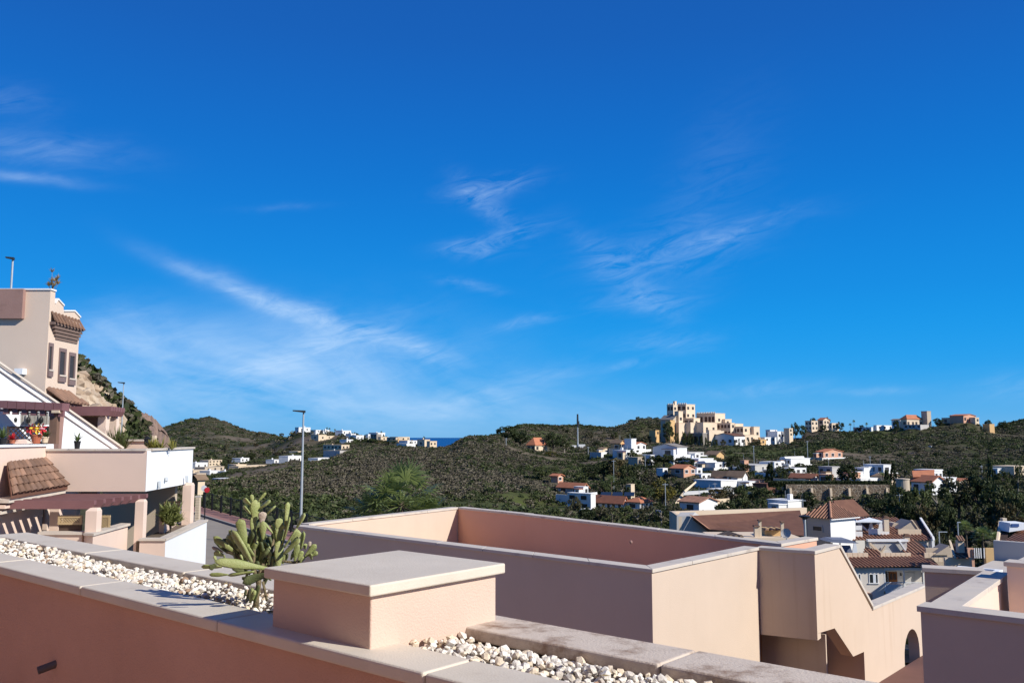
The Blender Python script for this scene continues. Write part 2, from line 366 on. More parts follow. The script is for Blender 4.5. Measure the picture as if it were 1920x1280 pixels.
class MB:
    def __init__(self):
        self.v = []; self.f = []
    def add(self, verts, faces):
        o = len(self.v)
        self.v.extend([tuple(p) for p in verts])
        self.f.extend([tuple(i + o for i in f) for f in faces])
        return self
    def prism(self, foot, z0, z1):
        """upright prism over a ground outline; z0 / z1 numbers or one per corner"""
        n = len(foot)
        zz0 = z0 if hasattr(z0, '__len__') else [z0] * n
        zz1 = z1 if hasattr(z1, '__len__') else [z1] * n
        v = [(p[0], p[1], zz0[i]) for i, p in enumerate(foot)] + [(p[0], p[1], zz1[i]) for i, p in enumerate(foot)]
        f = [tuple(range(n - 1, -1, -1)), tuple(range(n, 2 * n))]
        f += [(i, (i + 1) % n, n + (i + 1) % n, n + i) for i in range(n)]
        return self.add(v, f)
    def extrude(self, poly, vec):
        """solid from a 3-D outline pushed along vec"""
        n = len(poly)
        v = list(poly) + [(p[0] + vec[0], p[1] + vec[1], p[2] + vec[2]) for p in poly]
        f = [tuple(range(n - 1, -1, -1)), tuple(range(n, 2 * n))]
        f += [(i, (i + 1) % n, n + (i + 1) % n, n + i) for i in range(n)]
        return self.add(v, f)
    def obox(self, c, a, b, l0, l1, m0, m1, z0, z1):
        """box in the ground frame with origin c, axes a and b"""
        P = lambda l, m: (c[0] + a[0] * l + b[0] * m, c[1] + a[1] * l + b[1] * m)
        return self.prism([P(l0, m0), P(l1, m0), P(l1, m1), P(l0, m1)], z0, z1)
    def box(self, x0, x1, y0, y1, z0, z1):
        return self.prism([(x0, y0), (x1, y0), (x1, y1), (x0, y1)], z0, z1)
    def tube(self, pts, r, seg=8, cap=True):
        pts = [Vector(p) for p in pts]
        n = len(pts)
        rr = r if hasattr(r, '__len__') else [r] * n
        verts = []
        for i, p in enumerate(pts):
            t = (pts[min(i + 1, n - 1)] - pts[max(i - 1, 0)]).normalized()
            up = Vector((0, 0, 1)) if abs(t.z) < 0.9 else Vector((1, 0, 0))
            s = t.cross(up).normalized(); w = s.cross(t)
            for k in range(seg):
                a = 2 * PI * k / seg
                verts.append(p + (s * math.cos(a) + w * math.sin(a)) * rr[i])
        faces = []
        for i in range(n - 1):
            for k in range(seg):
                faces.append((i * seg + k, i * seg + (k + 1) % seg, (i + 1) * seg + (k + 1) % seg, (i + 1) * seg + k))
        if cap:
            faces.append(tuple(range(seg - 1, -1, -1)))
            faces.append(tuple(range((n - 1) * seg, n * seg)))
        return self.add(verts, faces)
    def lathe(self, c, prof, seg=16):
        verts = []
        for (r, z) in prof:
            for k in range(seg):
                a = 2 * PI * k / seg
                verts.append((c[0] + r * math.cos(a), c[1] + r * math.sin(a), c[2] + z))
        n = len(prof); faces = []
        for i in range(n - 1):
            for k in range(seg):
                faces.append((i * seg + k, i * seg + (k + 1) % seg, (i + 1) * seg + (k + 1) % seg, (i + 1) * seg + k))
        faces.append(tuple(range(seg - 1, -1, -1))); faces.append(tuple(range((n - 1) * seg, n * seg)))
        return self.add(verts, faces)
    def mesh(self, name, material, base=(0, 0, 0), fix=True):
        me = bpy.data.meshes.new(name)
        me.from_pydata([(p[0] - base[0], p[1] - base[1], p[2] - base[2]) for p in self.v], [], self.f)
        if fix:
            bm = bmesh.new(); bm.from_mesh(me)
            bmesh.ops.recalc_face_normals(bm, faces=bm.faces)
            bm.to_mesh(me); bm.free()
        for mm in (material if isinstance(material, (list, tuple)) else [material]):
            me.materials.append(MATS[mm] if isinstance(mm, str) else mm)
        me.update()
        return me
    def build(self, name, material, parent=None, smooth=False, bevel=0.0, fix=True):
        base = BASE[parent.name] if parent is not None else ((self.v[0][0], self.v[0][1], min(p[2] for p in self.v)) if self.v else (0, 0, 0))
        me = self.mesh(name, material, base, fix)
        o = bpy.data.objects.new(name, me)
        COL.objects.link(o)
        if parent is not None:
            o.parent = parent
        else:
            o.location = base
        BASE[o.name] = base
        if smooth:
            me.polygons.foreach_set('use_smooth', [True] * len(me.polygons))
        if bevel > 0:
            bv = o.modifiers.new('edge', 'BEVEL'); bv.width = bevel; bv.segments = 3; bv.limit_method = 'ANGLE'; bv.angle_limit = math.radians(40)
        return o

def tag(o, label=None, cat=None, group=None, kind=None):
    if label: o['label'] = label
    if cat: o['category'] = cat
    if group: o['group'] = group
    if kind: o['kind'] = kind
    return o

def thing(name, loc, label, cat, group=None):
    e = bpy.data.objects.new(name, None)
    e.empty_display_size = 0.3
    COL.objects.link(e)
    e.location = loc
    BASE[e.name] = tuple(loc)
    return tag(e, label, cat, group)

def np_mesh(name, verts, faces, materials, fidx=None, smooth=False):
    """big mesh straight from arrays; faces all of one size"""
    me = bpy.data.meshes.new(name)
    verts = np.asarray(verts, dtype=np.float32); faces = np.asarray(faces, dtype=np.int32)
    k = faces.shape[1]
    me.vertices.add(len(verts)); me.vertices.foreach_set('co', verts.ravel())
    me.loops.add(faces.size); me.loops.foreach_set('vertex_index', faces.ravel())
    me.polygons.add(len(faces))
    me.polygons.foreach_set('loop_start', np.arange(0, faces.size, k, dtype=np.int32))
    me.polygons.foreach_set('loop_total', np.full(len(faces), k, dtype=np.int32))
    for mm in materials: me.materials.append(MATS[mm] if isinstance(mm, str) else mm)
    if fidx is not None: me.polygons.foreach_set('material_index', np.asarray(fidx, dtype=np.int32))
    if smooth: me.polygons.foreach_set('use_smooth', np.ones(len(faces), dtype=bool))
    me.update(calc_edges=True); me.validate()
    return me

def offset(pts, dist):
    """parallel line to the left of an open ground polyline, mitred"""
    out = []
    n = len(pts)
    for i in range(n):
        ns = []
        for j in (i - 1, i):
            if 0 <= j < n - 1:
                dx, dy = pts[j + 1][0] - pts[j][0], pts[j + 1][1] - pts[j][1]
                l = math.hypot(dx, dy); ns.append((-dy / l, dx / l))
        if len(ns) == 1:
            nx, ny = ns[0]; k = 1
        else:
            nx, ny = ns[0][0] + ns[1][0], ns[0][1] + ns[1][1]
            l = math.hypot(nx, ny); nx, ny = nx / l, ny / l
            k = 1 / max(0.3, nx * ns[0][0] + ny * ns[0][1])
        out.append((pts[i][0] + nx * dist * k, pts[i][1] + ny * dist * k))
    return out

def parapet(parent, pts, zt, zb, width, wall_mat, cop_mat, cop_t=0.05, over=0.03, slab=1.3, bevel=0.006, wall_name='wall', gap=0.008, cap_first=None):
    """wall along pts (its right-hand face), thickness to the left, coping slabs on top. zb: number or one per point"""
    n = len(pts)
    zbl = zb if hasattr(zb, '__len__') else [zb] * n
    e0 = pts; e1 = offset(pts, width)
    mb = MB()
    v = []
    for i in range(n):
        v += [(e0[i][0], e0[i][1], zbl[i]), (e1[i][0], e1[i][1], zbl[i]), (e1[i][0], e1[i][1], zt - cop_t), (e0[i][0], e0[i][1], zt - cop_t)]
    f = [(3, 2, 1, 0), (4 * n - 4, 4 * n - 3, 4 * n - 2, 4 * n - 1)]
    for i in range(n - 1):
        for k in range(4):
            f.append((4 * i + k, 4 * i + (k + 1) % 4, 4 * i + 4 + (k + 1) % 4, 4 * i + 4 + k))
    mb.add(v, f)
    w = mb.build(wall_name, wall_mat, parent)
    ext = list(pts)
    def push(a, b, l):
        d = math.hypot(a[0] - b[0], a[1] - b[1]); return (a[0] + (a[0] - b[0]) / d * l, a[1] + (a[1] - b[1]) / d * l)
    ext[0] = push(pts[0], pts[1], over); ext[-1] = push(pts[-1], pts[-2], over)
    c0 = offset(ext, -over); c1 = offset(ext, width + over)
    for i in range(n - 1):
        L = math.hypot(pts[i + 1][0] - pts[i][0], pts[i + 1][1] - pts[i][1])
        k = max(1, round(L / slab))
        for j in range(k):
            t0, t1 = j / k, (j + 1) / k
            g = gap / 2 / L
            t0 += g if (j > 0 or i > 0) else 0; t1 -= g if (j < k - 1 or i < n - 2) else 0
            lp = lambda a, b, t: (a[0] + (b[0] - a[0]) * t, a[1] + (b[1] - a[1]) * t)
            foot = [lp(c0[i], c0[i + 1], t0), lp(c0[i], c0[i + 1], t1), lp(c1[i], c1[i + 1], t1), lp(c1[i], c1[i + 1], t0)]
            dz = random.uniform(-0.0015, 0.0015)
            MB().prism(foot, zt - cop_t + 0.001, zt + dz).build('coping_slab', cop_mat, parent, bevel=bevel)
    return w

# ------------------------------------------------------------------ value noise for terrain
def vnoise(x, y, seed=0):
    xi = np.floor(x).astype(np.int64); yi = np.floor(y).astype(np.int64)
    xf = x - xi; yf = y - yi
    xf = xf * xf * (3 - 2 * xf); yf = yf * yf * (3 - 2 * yf)
    def h(a, b):
        n = (a * 374761393 + b * 668265263 + seed * 1442695041) & 0x7fffffff
        n = ((n ^ (n >> 13)) * 1274126177) & 0x7fffffff
        return ((n ^ (n >> 16)) & 0xffff) / 65535.0
    return (h(xi, yi) * (1 - xf) + h(xi + 1, yi) * xf) * (1 - yf) + (h(xi, yi + 1) * (1 - xf) + h(xi + 1, yi + 1) * xf) * yf

def fbm(x, y, scale, octs=4, seed=0):
    s = 0; a = 0.5; f = 1.0 / scale
    for o in range(octs):
        s = s + a * (vnoise(x * f, y * f, seed + o) - 0.5); a *= 0.5; f *= 2.03
    return s

# ------------------------------------------------------------------ houses on the hills: where each stands
# (x0, xc, x1, y_eave, y_base, depth, turn, wall, roof, roof material, roof rise px, windows left face, windows right face, rows, name, category, label)
HOUSES = [
 # far valley and ridge on the left
 (388, 391, 416, 863, 873, 560, 20, 'cream_wall', 'flat', None, 0, 0, 4, 2, 'apartment_block', 'house', 'cream two storey block above the clustered roofs in the far valley'),
 (365, 366, 389, 868, 880, 545, 22, 'white_wall', 'flat', None, 0, 0, 2, 1, 'village_house', 'house', 'white flat roofed house beside the edge of the white terrace panel'),
 (382, 384, 420, 876, 884, 520, 22, 'beige_wall', 'flat', None, 0, 0, 3, 1, 'village_house', 'house', 'long beige house below the cream two storey block'),
 (389, 393, 412, 883, 895, 500, 22, 'white_wall', 'flat', None, 0, 1, 2, 1, 'village_house', 'house', 'white cube house in the middle of the far valley cluster'),
 (361, 362, 384, 882, 893, 505, 22, 'cream_wall', 'flat', None, 0, 0, 2, 1, 'village_house', 'house', 'cream house half hidden by the white terrace panel'),
 (427, 443, 446, 871, 878, 540, 0, 'cream_wall', 'flat', None, 0, 2, 0, 1, 'village_house', 'house', 'cream house at the start of the long garden wall'),
 (446, 447, 500, 874, 880, 535, 20, 'cream_wall', 'flat', None, 0, 0, 0, 1, 'garden_wall', 'wall', 'long low cream garden wall in the far valley'),
 (449, 451, 467, 859, 866, 580, 20, 'white_wall', 'flat', None, 0, 0, 2, 1, 'village_house', 'house', 'small white house above the long garden wall'),
 (398, 420, 447, 898, 909, 430, 0, 'white_wall', 'flat', None, 0, 0, 0, 1, 'village_house', 'house', 'white building with a blue shaded side at the foot of the far valley'),
 (385, 386, 400, 905, 911, 400, 15, 'coral_wall', 'gable', 'roof_red', 3, 0, 1, 1, 'village_house', 'house', 'little red roofed house behind the round road sign'),
 (362, 371, 384, 897, 912, 120, 0, 'cream_wall', 'gableB', 'roof_brown', 5, 0, 0, 1, 'gable_house', 'house', 'cream gable of a house beyond the road'),
 (537, 540, 565, 855, 869, 560, 20, 'white_wall', 'flat', None, 0, 0, 3, 1, 'white_villa', 'house', 'white villa on terraces just before the tall lamp post'),
 (592, 596, 624, 859, 870, 540, 20, 'white_wall', 'flat', None, 0, 0, 3, 1, 'white_villa', 'house', 'white villa under the grey and cream block on the ridge flank'),
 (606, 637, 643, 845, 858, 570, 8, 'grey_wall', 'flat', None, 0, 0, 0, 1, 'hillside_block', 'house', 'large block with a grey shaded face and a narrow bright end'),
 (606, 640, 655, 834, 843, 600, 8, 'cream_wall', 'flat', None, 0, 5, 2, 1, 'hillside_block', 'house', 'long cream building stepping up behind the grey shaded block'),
 (553, 560, 582, 801, 809, 740, 10, 'white_wall', 'flat', None, 0, 0, 2, 1, 'ridge_villa', 'house', 'white villa at the west end of the ridge beside the lamp post'),
 (590, 592, 602, 806, 811, 720, 15, 'white_wall', 'flat', None, 0, 0, 1, 1, 'ridge_villa', 'house', 'small white house east of the ridge top villa'),
 (604, 606, 618, 806, 811, 730, 15, 'white_wall', 'flat', None, 0, 0, 1, 1, 'ridge_villa', 'house', 'second small white house along the ridge top'),
 (583, 597, 612, 815, 826, 680, 5, 'cream_wall', 'flat', None, 0, 1, 1, 1, 'ridge_villa', 'house', 'cream house with brown shaded side below the ridge top'),
 (610, 612, 630, 817, 823, 690, 20, 'cream_wall', 'flat', None, 0, 0, 2, 1, 'ridge_villa', 'house', 'low cream house next to the brown sided one below the ridge'),
 (640, 642, 658, 807, 815, 700, 15, 'white_wall', 'flat', None, 0, 0, 2, 1, 'ridge_villa', 'house', 'pale house with a shaded porch in the middle of the ridge'),
 (656, 658, 667, 813, 818, 690, 15, 'white_wall', 'flat', None, 0, 0, 1, 1, 'ridge_villa', 'house', 'low white house after the porch house on the ridge'),
 (667, 668, 682, 816, 826, 660, 15, 'white_wall', 'flat', None, 0, 0, 2, 1, 'ridge_villa', 'house', 'white house left of the dark block on the ridge'),
 (688, 690, 694, 814, 824, 650, 15, 'white_wall', 'flat', None, 0, 0, 1, 1, 'ridge_villa', 'house', 'narrow white house pressed against the dark block'),
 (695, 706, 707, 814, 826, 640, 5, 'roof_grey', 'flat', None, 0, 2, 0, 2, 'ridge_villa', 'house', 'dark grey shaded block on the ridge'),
 (704, 706, 722, 811, 820, 655, 15, 'white_wall', 'flat', None, 0, 0, 2, 1, 'ridge_villa', 'house', 'tall white house behind the dark grey block'),
 (712, 714, 728, 819, 826, 640, 15, 'cream_wall', 'flat', None, 0, 0, 1, 1, 'ridge_villa', 'house', 'cream house between the dark block and the yellow villa'),
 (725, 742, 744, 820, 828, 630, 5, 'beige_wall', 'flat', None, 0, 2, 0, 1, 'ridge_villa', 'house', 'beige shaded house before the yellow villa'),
 (742, 746, 768, 819, 826, 640, 15, 'cream_wall', 'flat', None, 0, 0, 3, 1, 'ridge_villa', 'house', 'pinkish upper house above the yellow villa'),
 (744, 746, 764, 825, 833, 610, 15, 'ochre_wall', 'flat', None, 0, 0, 2, 1, 'ridge_villa', 'house', 'yellow ochre villa near the sea view'),
 (744, 762, 779, 832, 839, 590, 0, 'white_wall', 'flat', None, 0, 0, 0, 1, 'boundary_wall', 'wall', 'long pale boundary wall under the yellow villa'),
 (782, 796, 806, 824, 838, 600, 5, 'cream_wall', 'flat', None, 0, 1, 1, 1, 'ridge_villa', 'house', 'pale house with shaded side overlooking the sea'),
 (800, 806, 819, 827, 837, 590, 8, 'cream_wall', 'flat', None, 0, 0, 2, 1, 'ridge_villa', 'house', 'last pale house on the ridge before the open sea'),
 # centre hill
 (988, 1003, 1026, 834, 846, 330, 8, 'cream_wall', 'hip', 'roof_red', 14, 2, 2, 1, 'red_roofed_villa', 'house', 'villa with a broad red hipped roof among trees on the hill brow'),
 (1146, 1163, 1172, 830, 847, 300, 0, 'ochre_wall', 'gable', 'roof_brown', 5, 1, 1, 1, 'ochre_house', 'house', 'small ochre house beside the tall white block'),
 (1171, 1184, 1193, 823, 844, 295, 0, 'white_wall', 'flat', None, 0, 0, 0, 1, 'white_tower_house', 'house', 'tall white block with a blue shaded side'),
 (1189, 1192, 1211, 833, 844, 298, 12, 'white_wall', 'gable', 'roof_red', 4, 0, 2, 1, 'white_cottage', 'house', 'low white cottage with red roof joined to the tall block'),
 (1172, 1174, 1190, 845, 857, 285, 12, 'white_wall', 'flat', None, 0, 0, 2, 1, 'porch_house', 'house', 'white house with an open porch below the tall block'),
 (1178, 1196, 1202, 858, 872, 270, 0, 'beige_wall', 'flat', None, 0, 0, 0, 1, 'terrace_wall', 'wall', 'pale square retaining wall below the porch house'),
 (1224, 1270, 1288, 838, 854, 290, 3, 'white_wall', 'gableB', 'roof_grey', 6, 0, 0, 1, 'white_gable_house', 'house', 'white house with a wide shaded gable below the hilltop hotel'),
 (1258, 1282, 1303, 878, 890, 235, 0, 'coral_wall', 'gable', 'roof_red', 6, 1, 2, 1, 'brick_bungalow', 'house', 'reddish bungalow in the shade of the two umbrella pines'),
 (1288, 1292, 1320, 848, 855, 300, 14, 'grey_wall', 'flat', None, 0, 0, 3, 1, 'long_outhouse', 'house', 'low grey outhouse just east of the white gable house'),
 (1033, 1046, 1056, 892, 903, 215, 0, 'coral_wall', 'gable', 'roof_red', 3, 0, 1, 1, 'small_red_hut', 'hut', 'small red roofed hut above the long red roofed bungalow'),
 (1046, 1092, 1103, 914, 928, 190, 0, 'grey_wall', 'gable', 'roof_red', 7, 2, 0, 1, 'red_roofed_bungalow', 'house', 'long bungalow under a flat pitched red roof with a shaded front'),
 # castle slope right
 (1323, 1344, 1349, 852, 868, 310, 0, 'ochre_wall', 'gable', 'roof_brown', 6, 1, 0, 1, 'ochre_house', 'house', 'ochre gabled house under the hotel slope with its front in shade'),
 (1306, 1310, 1338, 861, 877, 275, 14, 'white_wall', 'flat', None, 0, 0, 4, 1, 'white_villa', 'house', 'bright white flat roofed villa right of the umbrella pines'),
 (1338, 1341, 1362, 868, 878, 270, 14, 'white_wall', 'shed', 'white_wall', 4, 0, 1, 1, 'white_annexe', 'house', 'white annexe with a sloping wall beside the bright flat roofed villa'),
 (1388, 1396, 1404, 863, 882, 265, 0, 'coral_wall', 'flat', None, 0, 0, 0, 1, 'coral_house', 'house', 'narrow coral house between dark trees'),
 (1414, 1416, 1450, 873, 886, 270, 22, 'grey_wall', 'flat', None, 0, 0, 1, 1, 'long_pale_building', 'house', 'long blank pale building above the twin white houses'),
 (1335, 1364, 1372, 893, 904, 235, 10, 'white_wall', 'gable', 'roof_brown', 9, 2, 0, 1, 'twin_white_house', 'house', 'white house with brown roof and glazed porch'),
 (1364, 1393, 1402, 892, 906, 230, 10, 'white_wall', 'gable', 'roof_brown', 8, 3, 0, 1, 'twin_white_house', 'house', 'white house with brown roof and three square windows'),
 (1302, 1352, 1356, 902, 917, 220, 2, 'white_wall', 'flat', None, 0, 0, 0, 1, 'retaining_wall', 'wall', 'white retaining wall in front of the porch of the brown roofed house'),
 (1313, 1315, 1333, 889, 899, 245, 14, 'white_wall', 'flat', None, 0, 0, 2, 1, 'white_studio', 'house', 'small white studio beside the brown roofed porch house'),
 (1462, 1483, 1519, 860, 872, 285, 5, 'white_wall', 'shed', 'white_wall', 4, 3, 0, 1, 'modern_villa', 'house', 'modern white villa with slanted glass and sloping end'),
 (1531, 1544, 1580, 847, 859, 310, 8, 'coral_wall', 'gable', 'roof_red', 5, 1, 3, 1, 'coral_villa', 'house', 'coral villa with tiled roof and white terrace wall on the right slope'),
 (1620, 1657, 1671, 872, 888, 250, 0, 'white_wall', 'flat', None, 0, 3, 1, 1, 'blue_shaded_villa', 'house', 'flat roofed villa whose long front lies in blue shade'),
 (1482, 1526, 1534, 895, 903, 205, 6, 'white_wall', 'gable', 'roof_red', 6, 2, 0, 1, 'red_roofed_cottage', 'house', 'white cottage with red roof at the start of the stone wall'),
 (1536, 1561, 1566, 876, 904, 210, 4, 'grey_wall', 'flat', None, 0, 2, 0, 2, 'grey_town_villa', 'house', 'grey two storey villa with a dark tree in front'),
 (1604, 1621, 1627, 877, 904, 208, 4, 'white_wall', 'flat', None, 0, 1, 0, 2, 'white_town_villa', 'house', 'pale two storey villa behind the hedge east of the dark tree'),
 (1275, 1311, 1346, 942, 962, 150, 0, 'white_wall', 'gable', 'roof_tile', 8, 1, 0, 1, 'small_white_house', 'house', 'small white house with tile roof and arched parapet behind the town roofs'),
 (1440, 1478, 1484, 940, 962, 150, 0, 'white_wall', 'flat', None, 0, 1, 0, 1, 'shaded_white_house', 'house', 'white house in blue shade between dark trees'),
 (1438, 1455, 1462, 878, 890, 255, 0, 'grey_wall', 'flat', None, 0, 1, 0, 1, 'grey_annexe', 'house', 'grey annexe at the end of the long blank building'),
 # right ridge
 (1436, 1444, 1456, 806, 820, 450, 0, 'white_wall', 'flat', None, 0, 1, 2, 1, 'white_ridge_house', 'house', 'white house nearest the hotel on the saddle'),
 (1455, 1458, 1471, 809, 824, 440, 10, 'white_wall', 'flat', None, 0, 0, 2, 1, 'white_ridge_house', 'house', 'white double cube on the saddle between hotel and ridge'),
 (1431, 1434, 1456, 820, 828, 430, 12, 'white_wall', 'flat', None, 0, 0, 2, 1, 'white_ridge_house', 'house', 'low white terrace below the houses on the saddle'),
 (1423, 1426, 1437, 824, 833, 420, 10, 'ochre_wall', 'flat', None, 0, 0, 1, 1, 'yellow_kiosk', 'house', 'tiny yellow building at the foot of the saddle houses'),
 (1226, 1229, 1237, 807, 816, 420, 10, 'ochre_wall', 'flat', None, 0, 0, 1, 1, 'yellow_gatehouse', 'house', 'tiny yellow gatehouse at the west foot of the hilltop hotel'),
 (1479, 1480, 1487, 803, 818, 430, 10, 'cream_wall', 'flat', None, 0, 0, 1, 2, 'cream_tower', 'tower', 'slim cream tower at the edge of the dark wooded ridge'),
 (1510, 1522, 1534, 789, 807, 440, 0, 'sand_wall', 'flat', None, 0, 2, 2, 2, 'ridge_hotel', 'hotel', 'west wing of the sandy hotel among trees on the ridge'),
 (1534, 1544, 1556, 787, 805, 445, 0, 'sand_wall', 'gable', 'roof_red', 4, 1, 2, 2, 'ridge_hotel', 'hotel', 'central pitched wing of the sandy ridge hotel'),
 (1554, 1560, 1573, 793, 806, 438, 0, 'sand_wall', 'flat', None, 0, 1, 2, 1, 'ridge_hotel', 'hotel', 'lower east wing of the sandy ridge hotel'),
 (1600, 1634, 1638, 801, 811, 440, 5, 'white_wall', 'flat', None, 0, 4, 0, 1, 'white_ridge_villa', 'house', 'long white villa in shade east of the sandy ridge hotel'),
 (1638, 1644, 1676, 797, 806, 440, 10, 'white_wall', 'flat', None, 0, 0, 3, 1, 'white_ridge_villa', 'house', 'white low house touching the red roofed ridge villa'),
 (1689, 1701, 1730, 785, 802, 430, 0, 'cream_wall', 'hip', 'roof_red', 8, 1, 4, 1, 'ridge_mansion', 'house', 'mansion with red hipped roof and a row of windows on the ridge'),
 (1728, 1739, 1744, 771, 793, 432, 0, 'beige_wall', 'flat', None, 0, 0, 0, 1, 'square_tower', 'tower', 'square stone tower attached to the ridge mansion'),
 (1694, 1726, 1732, 796, 803, 420, 8, 'grey_wall', 'flat', None, 0, 4, 0, 1, 'ridge_terrace', 'terrace', 'grey terrace wall below the ridge mansion'),
 (1672, 1688, 1692, 787, 800, 436, 5, 'white_wall', 'gable', 'roof_grey', 2, 2, 0, 1, 'ridge_annexe', 'house', 'pale annexe on the west side of the ridge mansion'),
 (1766, 1800, 1807, 783, 794, 430, 5, 'beige_wall', 'flat', None, 0, 2, 1, 1, 'pink_ridge_villa', 'house', 'shaded west part of the pink villa on the ridge'),
 (1803, 1807, 1830, 779, 792, 428, 10, 'coral_wall', 'gable', 'roof_red', 3, 0, 3, 1, 'pink_ridge_villa', 'house', 'sunlit coral part of the pink ridge villa'),
 (1827, 1829, 1836, 783, 792, 427, 10, 'cream_wall', 'flat', None, 0, 0, 1, 1, 'round_pavilion', 'house', 'cream pavilion at the east end of the pink ridge villa'),
 (1843, 1856, 1863, 795, 808, 425, 0, 'ochre_wall', 'flat', None, 0, 0, 0, 1, 'ochre_box_house', 'house', 'small ochre box house at the east end of the ridge'),
 (1744, 1746, 1750, 836, 842, 370, 10, 'white_wall', 'flat', None, 0, 0, 0, 1, 'water_tank_hut', 'hut', 'tiny white hut alone on the bare right hillside'),
 (1900, 1902, 1935, 875, 891, 250, 10, 'cream_wall', 'flat', None, 0, 0, 4, 1, 'cream_villa', 'house', 'cream villa cut by the frame edge above the grove'),
 (1305, 1307, 1317, 878, 891, 252, 10, 'white_wall', 'flat', None, 0, 0, 1, 1, 'gate_house', 'house', 'white gate house between the reddish bungalow and the white studio'),
 (1300, 1303, 1313, 850, 860, 292, 10, 'white_wall', 'flat', None, 0, 0, 1, 1, 'white_shed', 'shed', 'white shed beside the low grey outhouse'),
 (1403, 1405, 1421, 903, 914, 222, 10, 'white_wall', 'flat', None, 0, 0, 1, 1, 'white_carport', 'house', 'small white carport east of the house with three square windows'),
 (1421, 1424, 1436, 900, 912, 224, 8, 'coral_wall', 'flat', None, 0, 0, 1, 1, 'coral_hut', 'hut', 'little coral hut east of the white carport'),
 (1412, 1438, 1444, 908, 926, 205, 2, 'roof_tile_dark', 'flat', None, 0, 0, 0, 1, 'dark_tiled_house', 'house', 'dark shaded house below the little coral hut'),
 (1314, 1340, 1349, 926, 938, 165, 2, 'white_wall', 'flat', None, 0, 1, 0, 1, 'white_parapet_house', 'house', 'white parapet house above the small tile roofed house'),
 (1352, 1355, 1376, 918, 926, 190, 10, 'white_wall', 'flat', None, 0, 0, 0, 1, 'garden_wall', 'wall', 'short white garden wall under the twin brown roofed houses'),
 (1611, 1614, 1652, 898, 906, 204, 12, 'white_wall', 'flat', None, 0, 0, 0, 1, 'pool_house', 'house', 'long low white pool house behind the clipped hedge'),
 (1581, 1602, 1607, 887, 905, 206, 4, 'coral_wall', 'flat', None, 0, 1, 0, 1, 'coral_wing', 'house', 'coral wing behind the dark spreading tree'),
 (1535, 1553, 1558, 890, 905, 202, 4, 'coral_wall', 'flat', None, 0, 1, 0, 1, 'coral_porch', 'porch', 'coral porch at the foot of the grey two storey villa'),
 (1122, 1130, 1144, 842, 850, 300, 8, 'cream_wall', 'gable', 'roof_brown', 3, 0, 1, 1, 'low_cottage', 'house', 'low cream cottage west of the small ochre house'),
 (1076, 1094, 1103, 913, 928, 178, 4, 'white_wall', 'flat', None, 0, 0, 1, 1, 'chimney_house', 'house', 'white walled house squeezed behind the hacienda under the long red roof'),
 (1217, 1220, 1227, 853, 864, 275, 8, 'white_wall', 'flat', None, 0, 0, 1, 1, 'white_hut', 'hut', 'tiny white hut at the west foot of the white gable house'),
 (1240, 1243, 1252, 878, 890, 240, 8, 'white_wall', 'flat', None, 0, 0, 1, 1, 'white_pump_house', 'hut', 'tiny white pump house under the first umbrella pine'),
 (1180, 1183, 1190, 908, 916, 200, 8, 'cream_wall', 'flat', None, 0, 0, 0, 1, 'roof_kiosk', 'hut', 'tiny cream hut above the solar panels'),
 (1450, 1452, 1472, 866, 874, 280, 10, 'white_wall', 'flat', None, 0, 0, 2, 1, 'white_bungalow', 'house', 'white bungalow just west of the modern slanted villa'),
 (1660, 1664, 1684, 893, 905, 208, 8, 'cream_wall', 'gable', 'roof_brown', 4, 0, 2, 1, 'brown_roofed_cottage', 'house', 'cream cottage with brown roof near the round bay villa'),
 (1794, 1798, 1822, 902, 914, 190, 8, 'cream_wall', 'gable', 'roof_red', 4, 0, 2, 1, 'red_roofed_cottage', 'house', 'red roofed cottage half hidden by the grove east of the white villa'),
 (1486, 1490, 1512, 878, 889, 250, 8, 'white_wall', 'flat', None, 0, 0, 2, 1, 'white_cube_house', 'house', 'white cube house above the red roofed cottage by the stone wall'),
 (420, 422, 436, 884, 891, 500, 20, 'white_wall', 'flat', None, 0, 0, 2, 1, 'village_house', 'house', 'small white house east of the white cube in the far valley'),
 (366, 368, 386, 888, 897, 470, 20, 'beige_wall', 'flat', None, 0, 0, 2, 1, 'village_house', 'house', 'beige house low in the far valley beside the terrace panel'),
 (512, 514, 528, 862, 869, 570, 20, 'white_wall', 'flat', None, 0, 0, 2, 1, 'white_villa', 'house', 'little white villa west of the terraced villa by the lamp post'),
 (556, 558, 572, 846, 852, 620, 20, 'cream_wall', 'flat', None, 0, 0, 2, 1, 'hillside_house', 'house', 'cream house on the flank behind the lamp post'),
 (648, 650, 662, 824, 831, 640, 15, 'white_wall', 'flat', None, 0, 0, 2, 1, 'ridge_villa', 'house', 'white house below the ridge villas beside dark trees'),
 (762, 764, 782, 826, 832, 605, 15, 'white_wall', 'flat', None, 0, 0, 2, 1, 'ridge_villa', 'house', 'white house between the yellow villa and the last pale houses'),
]

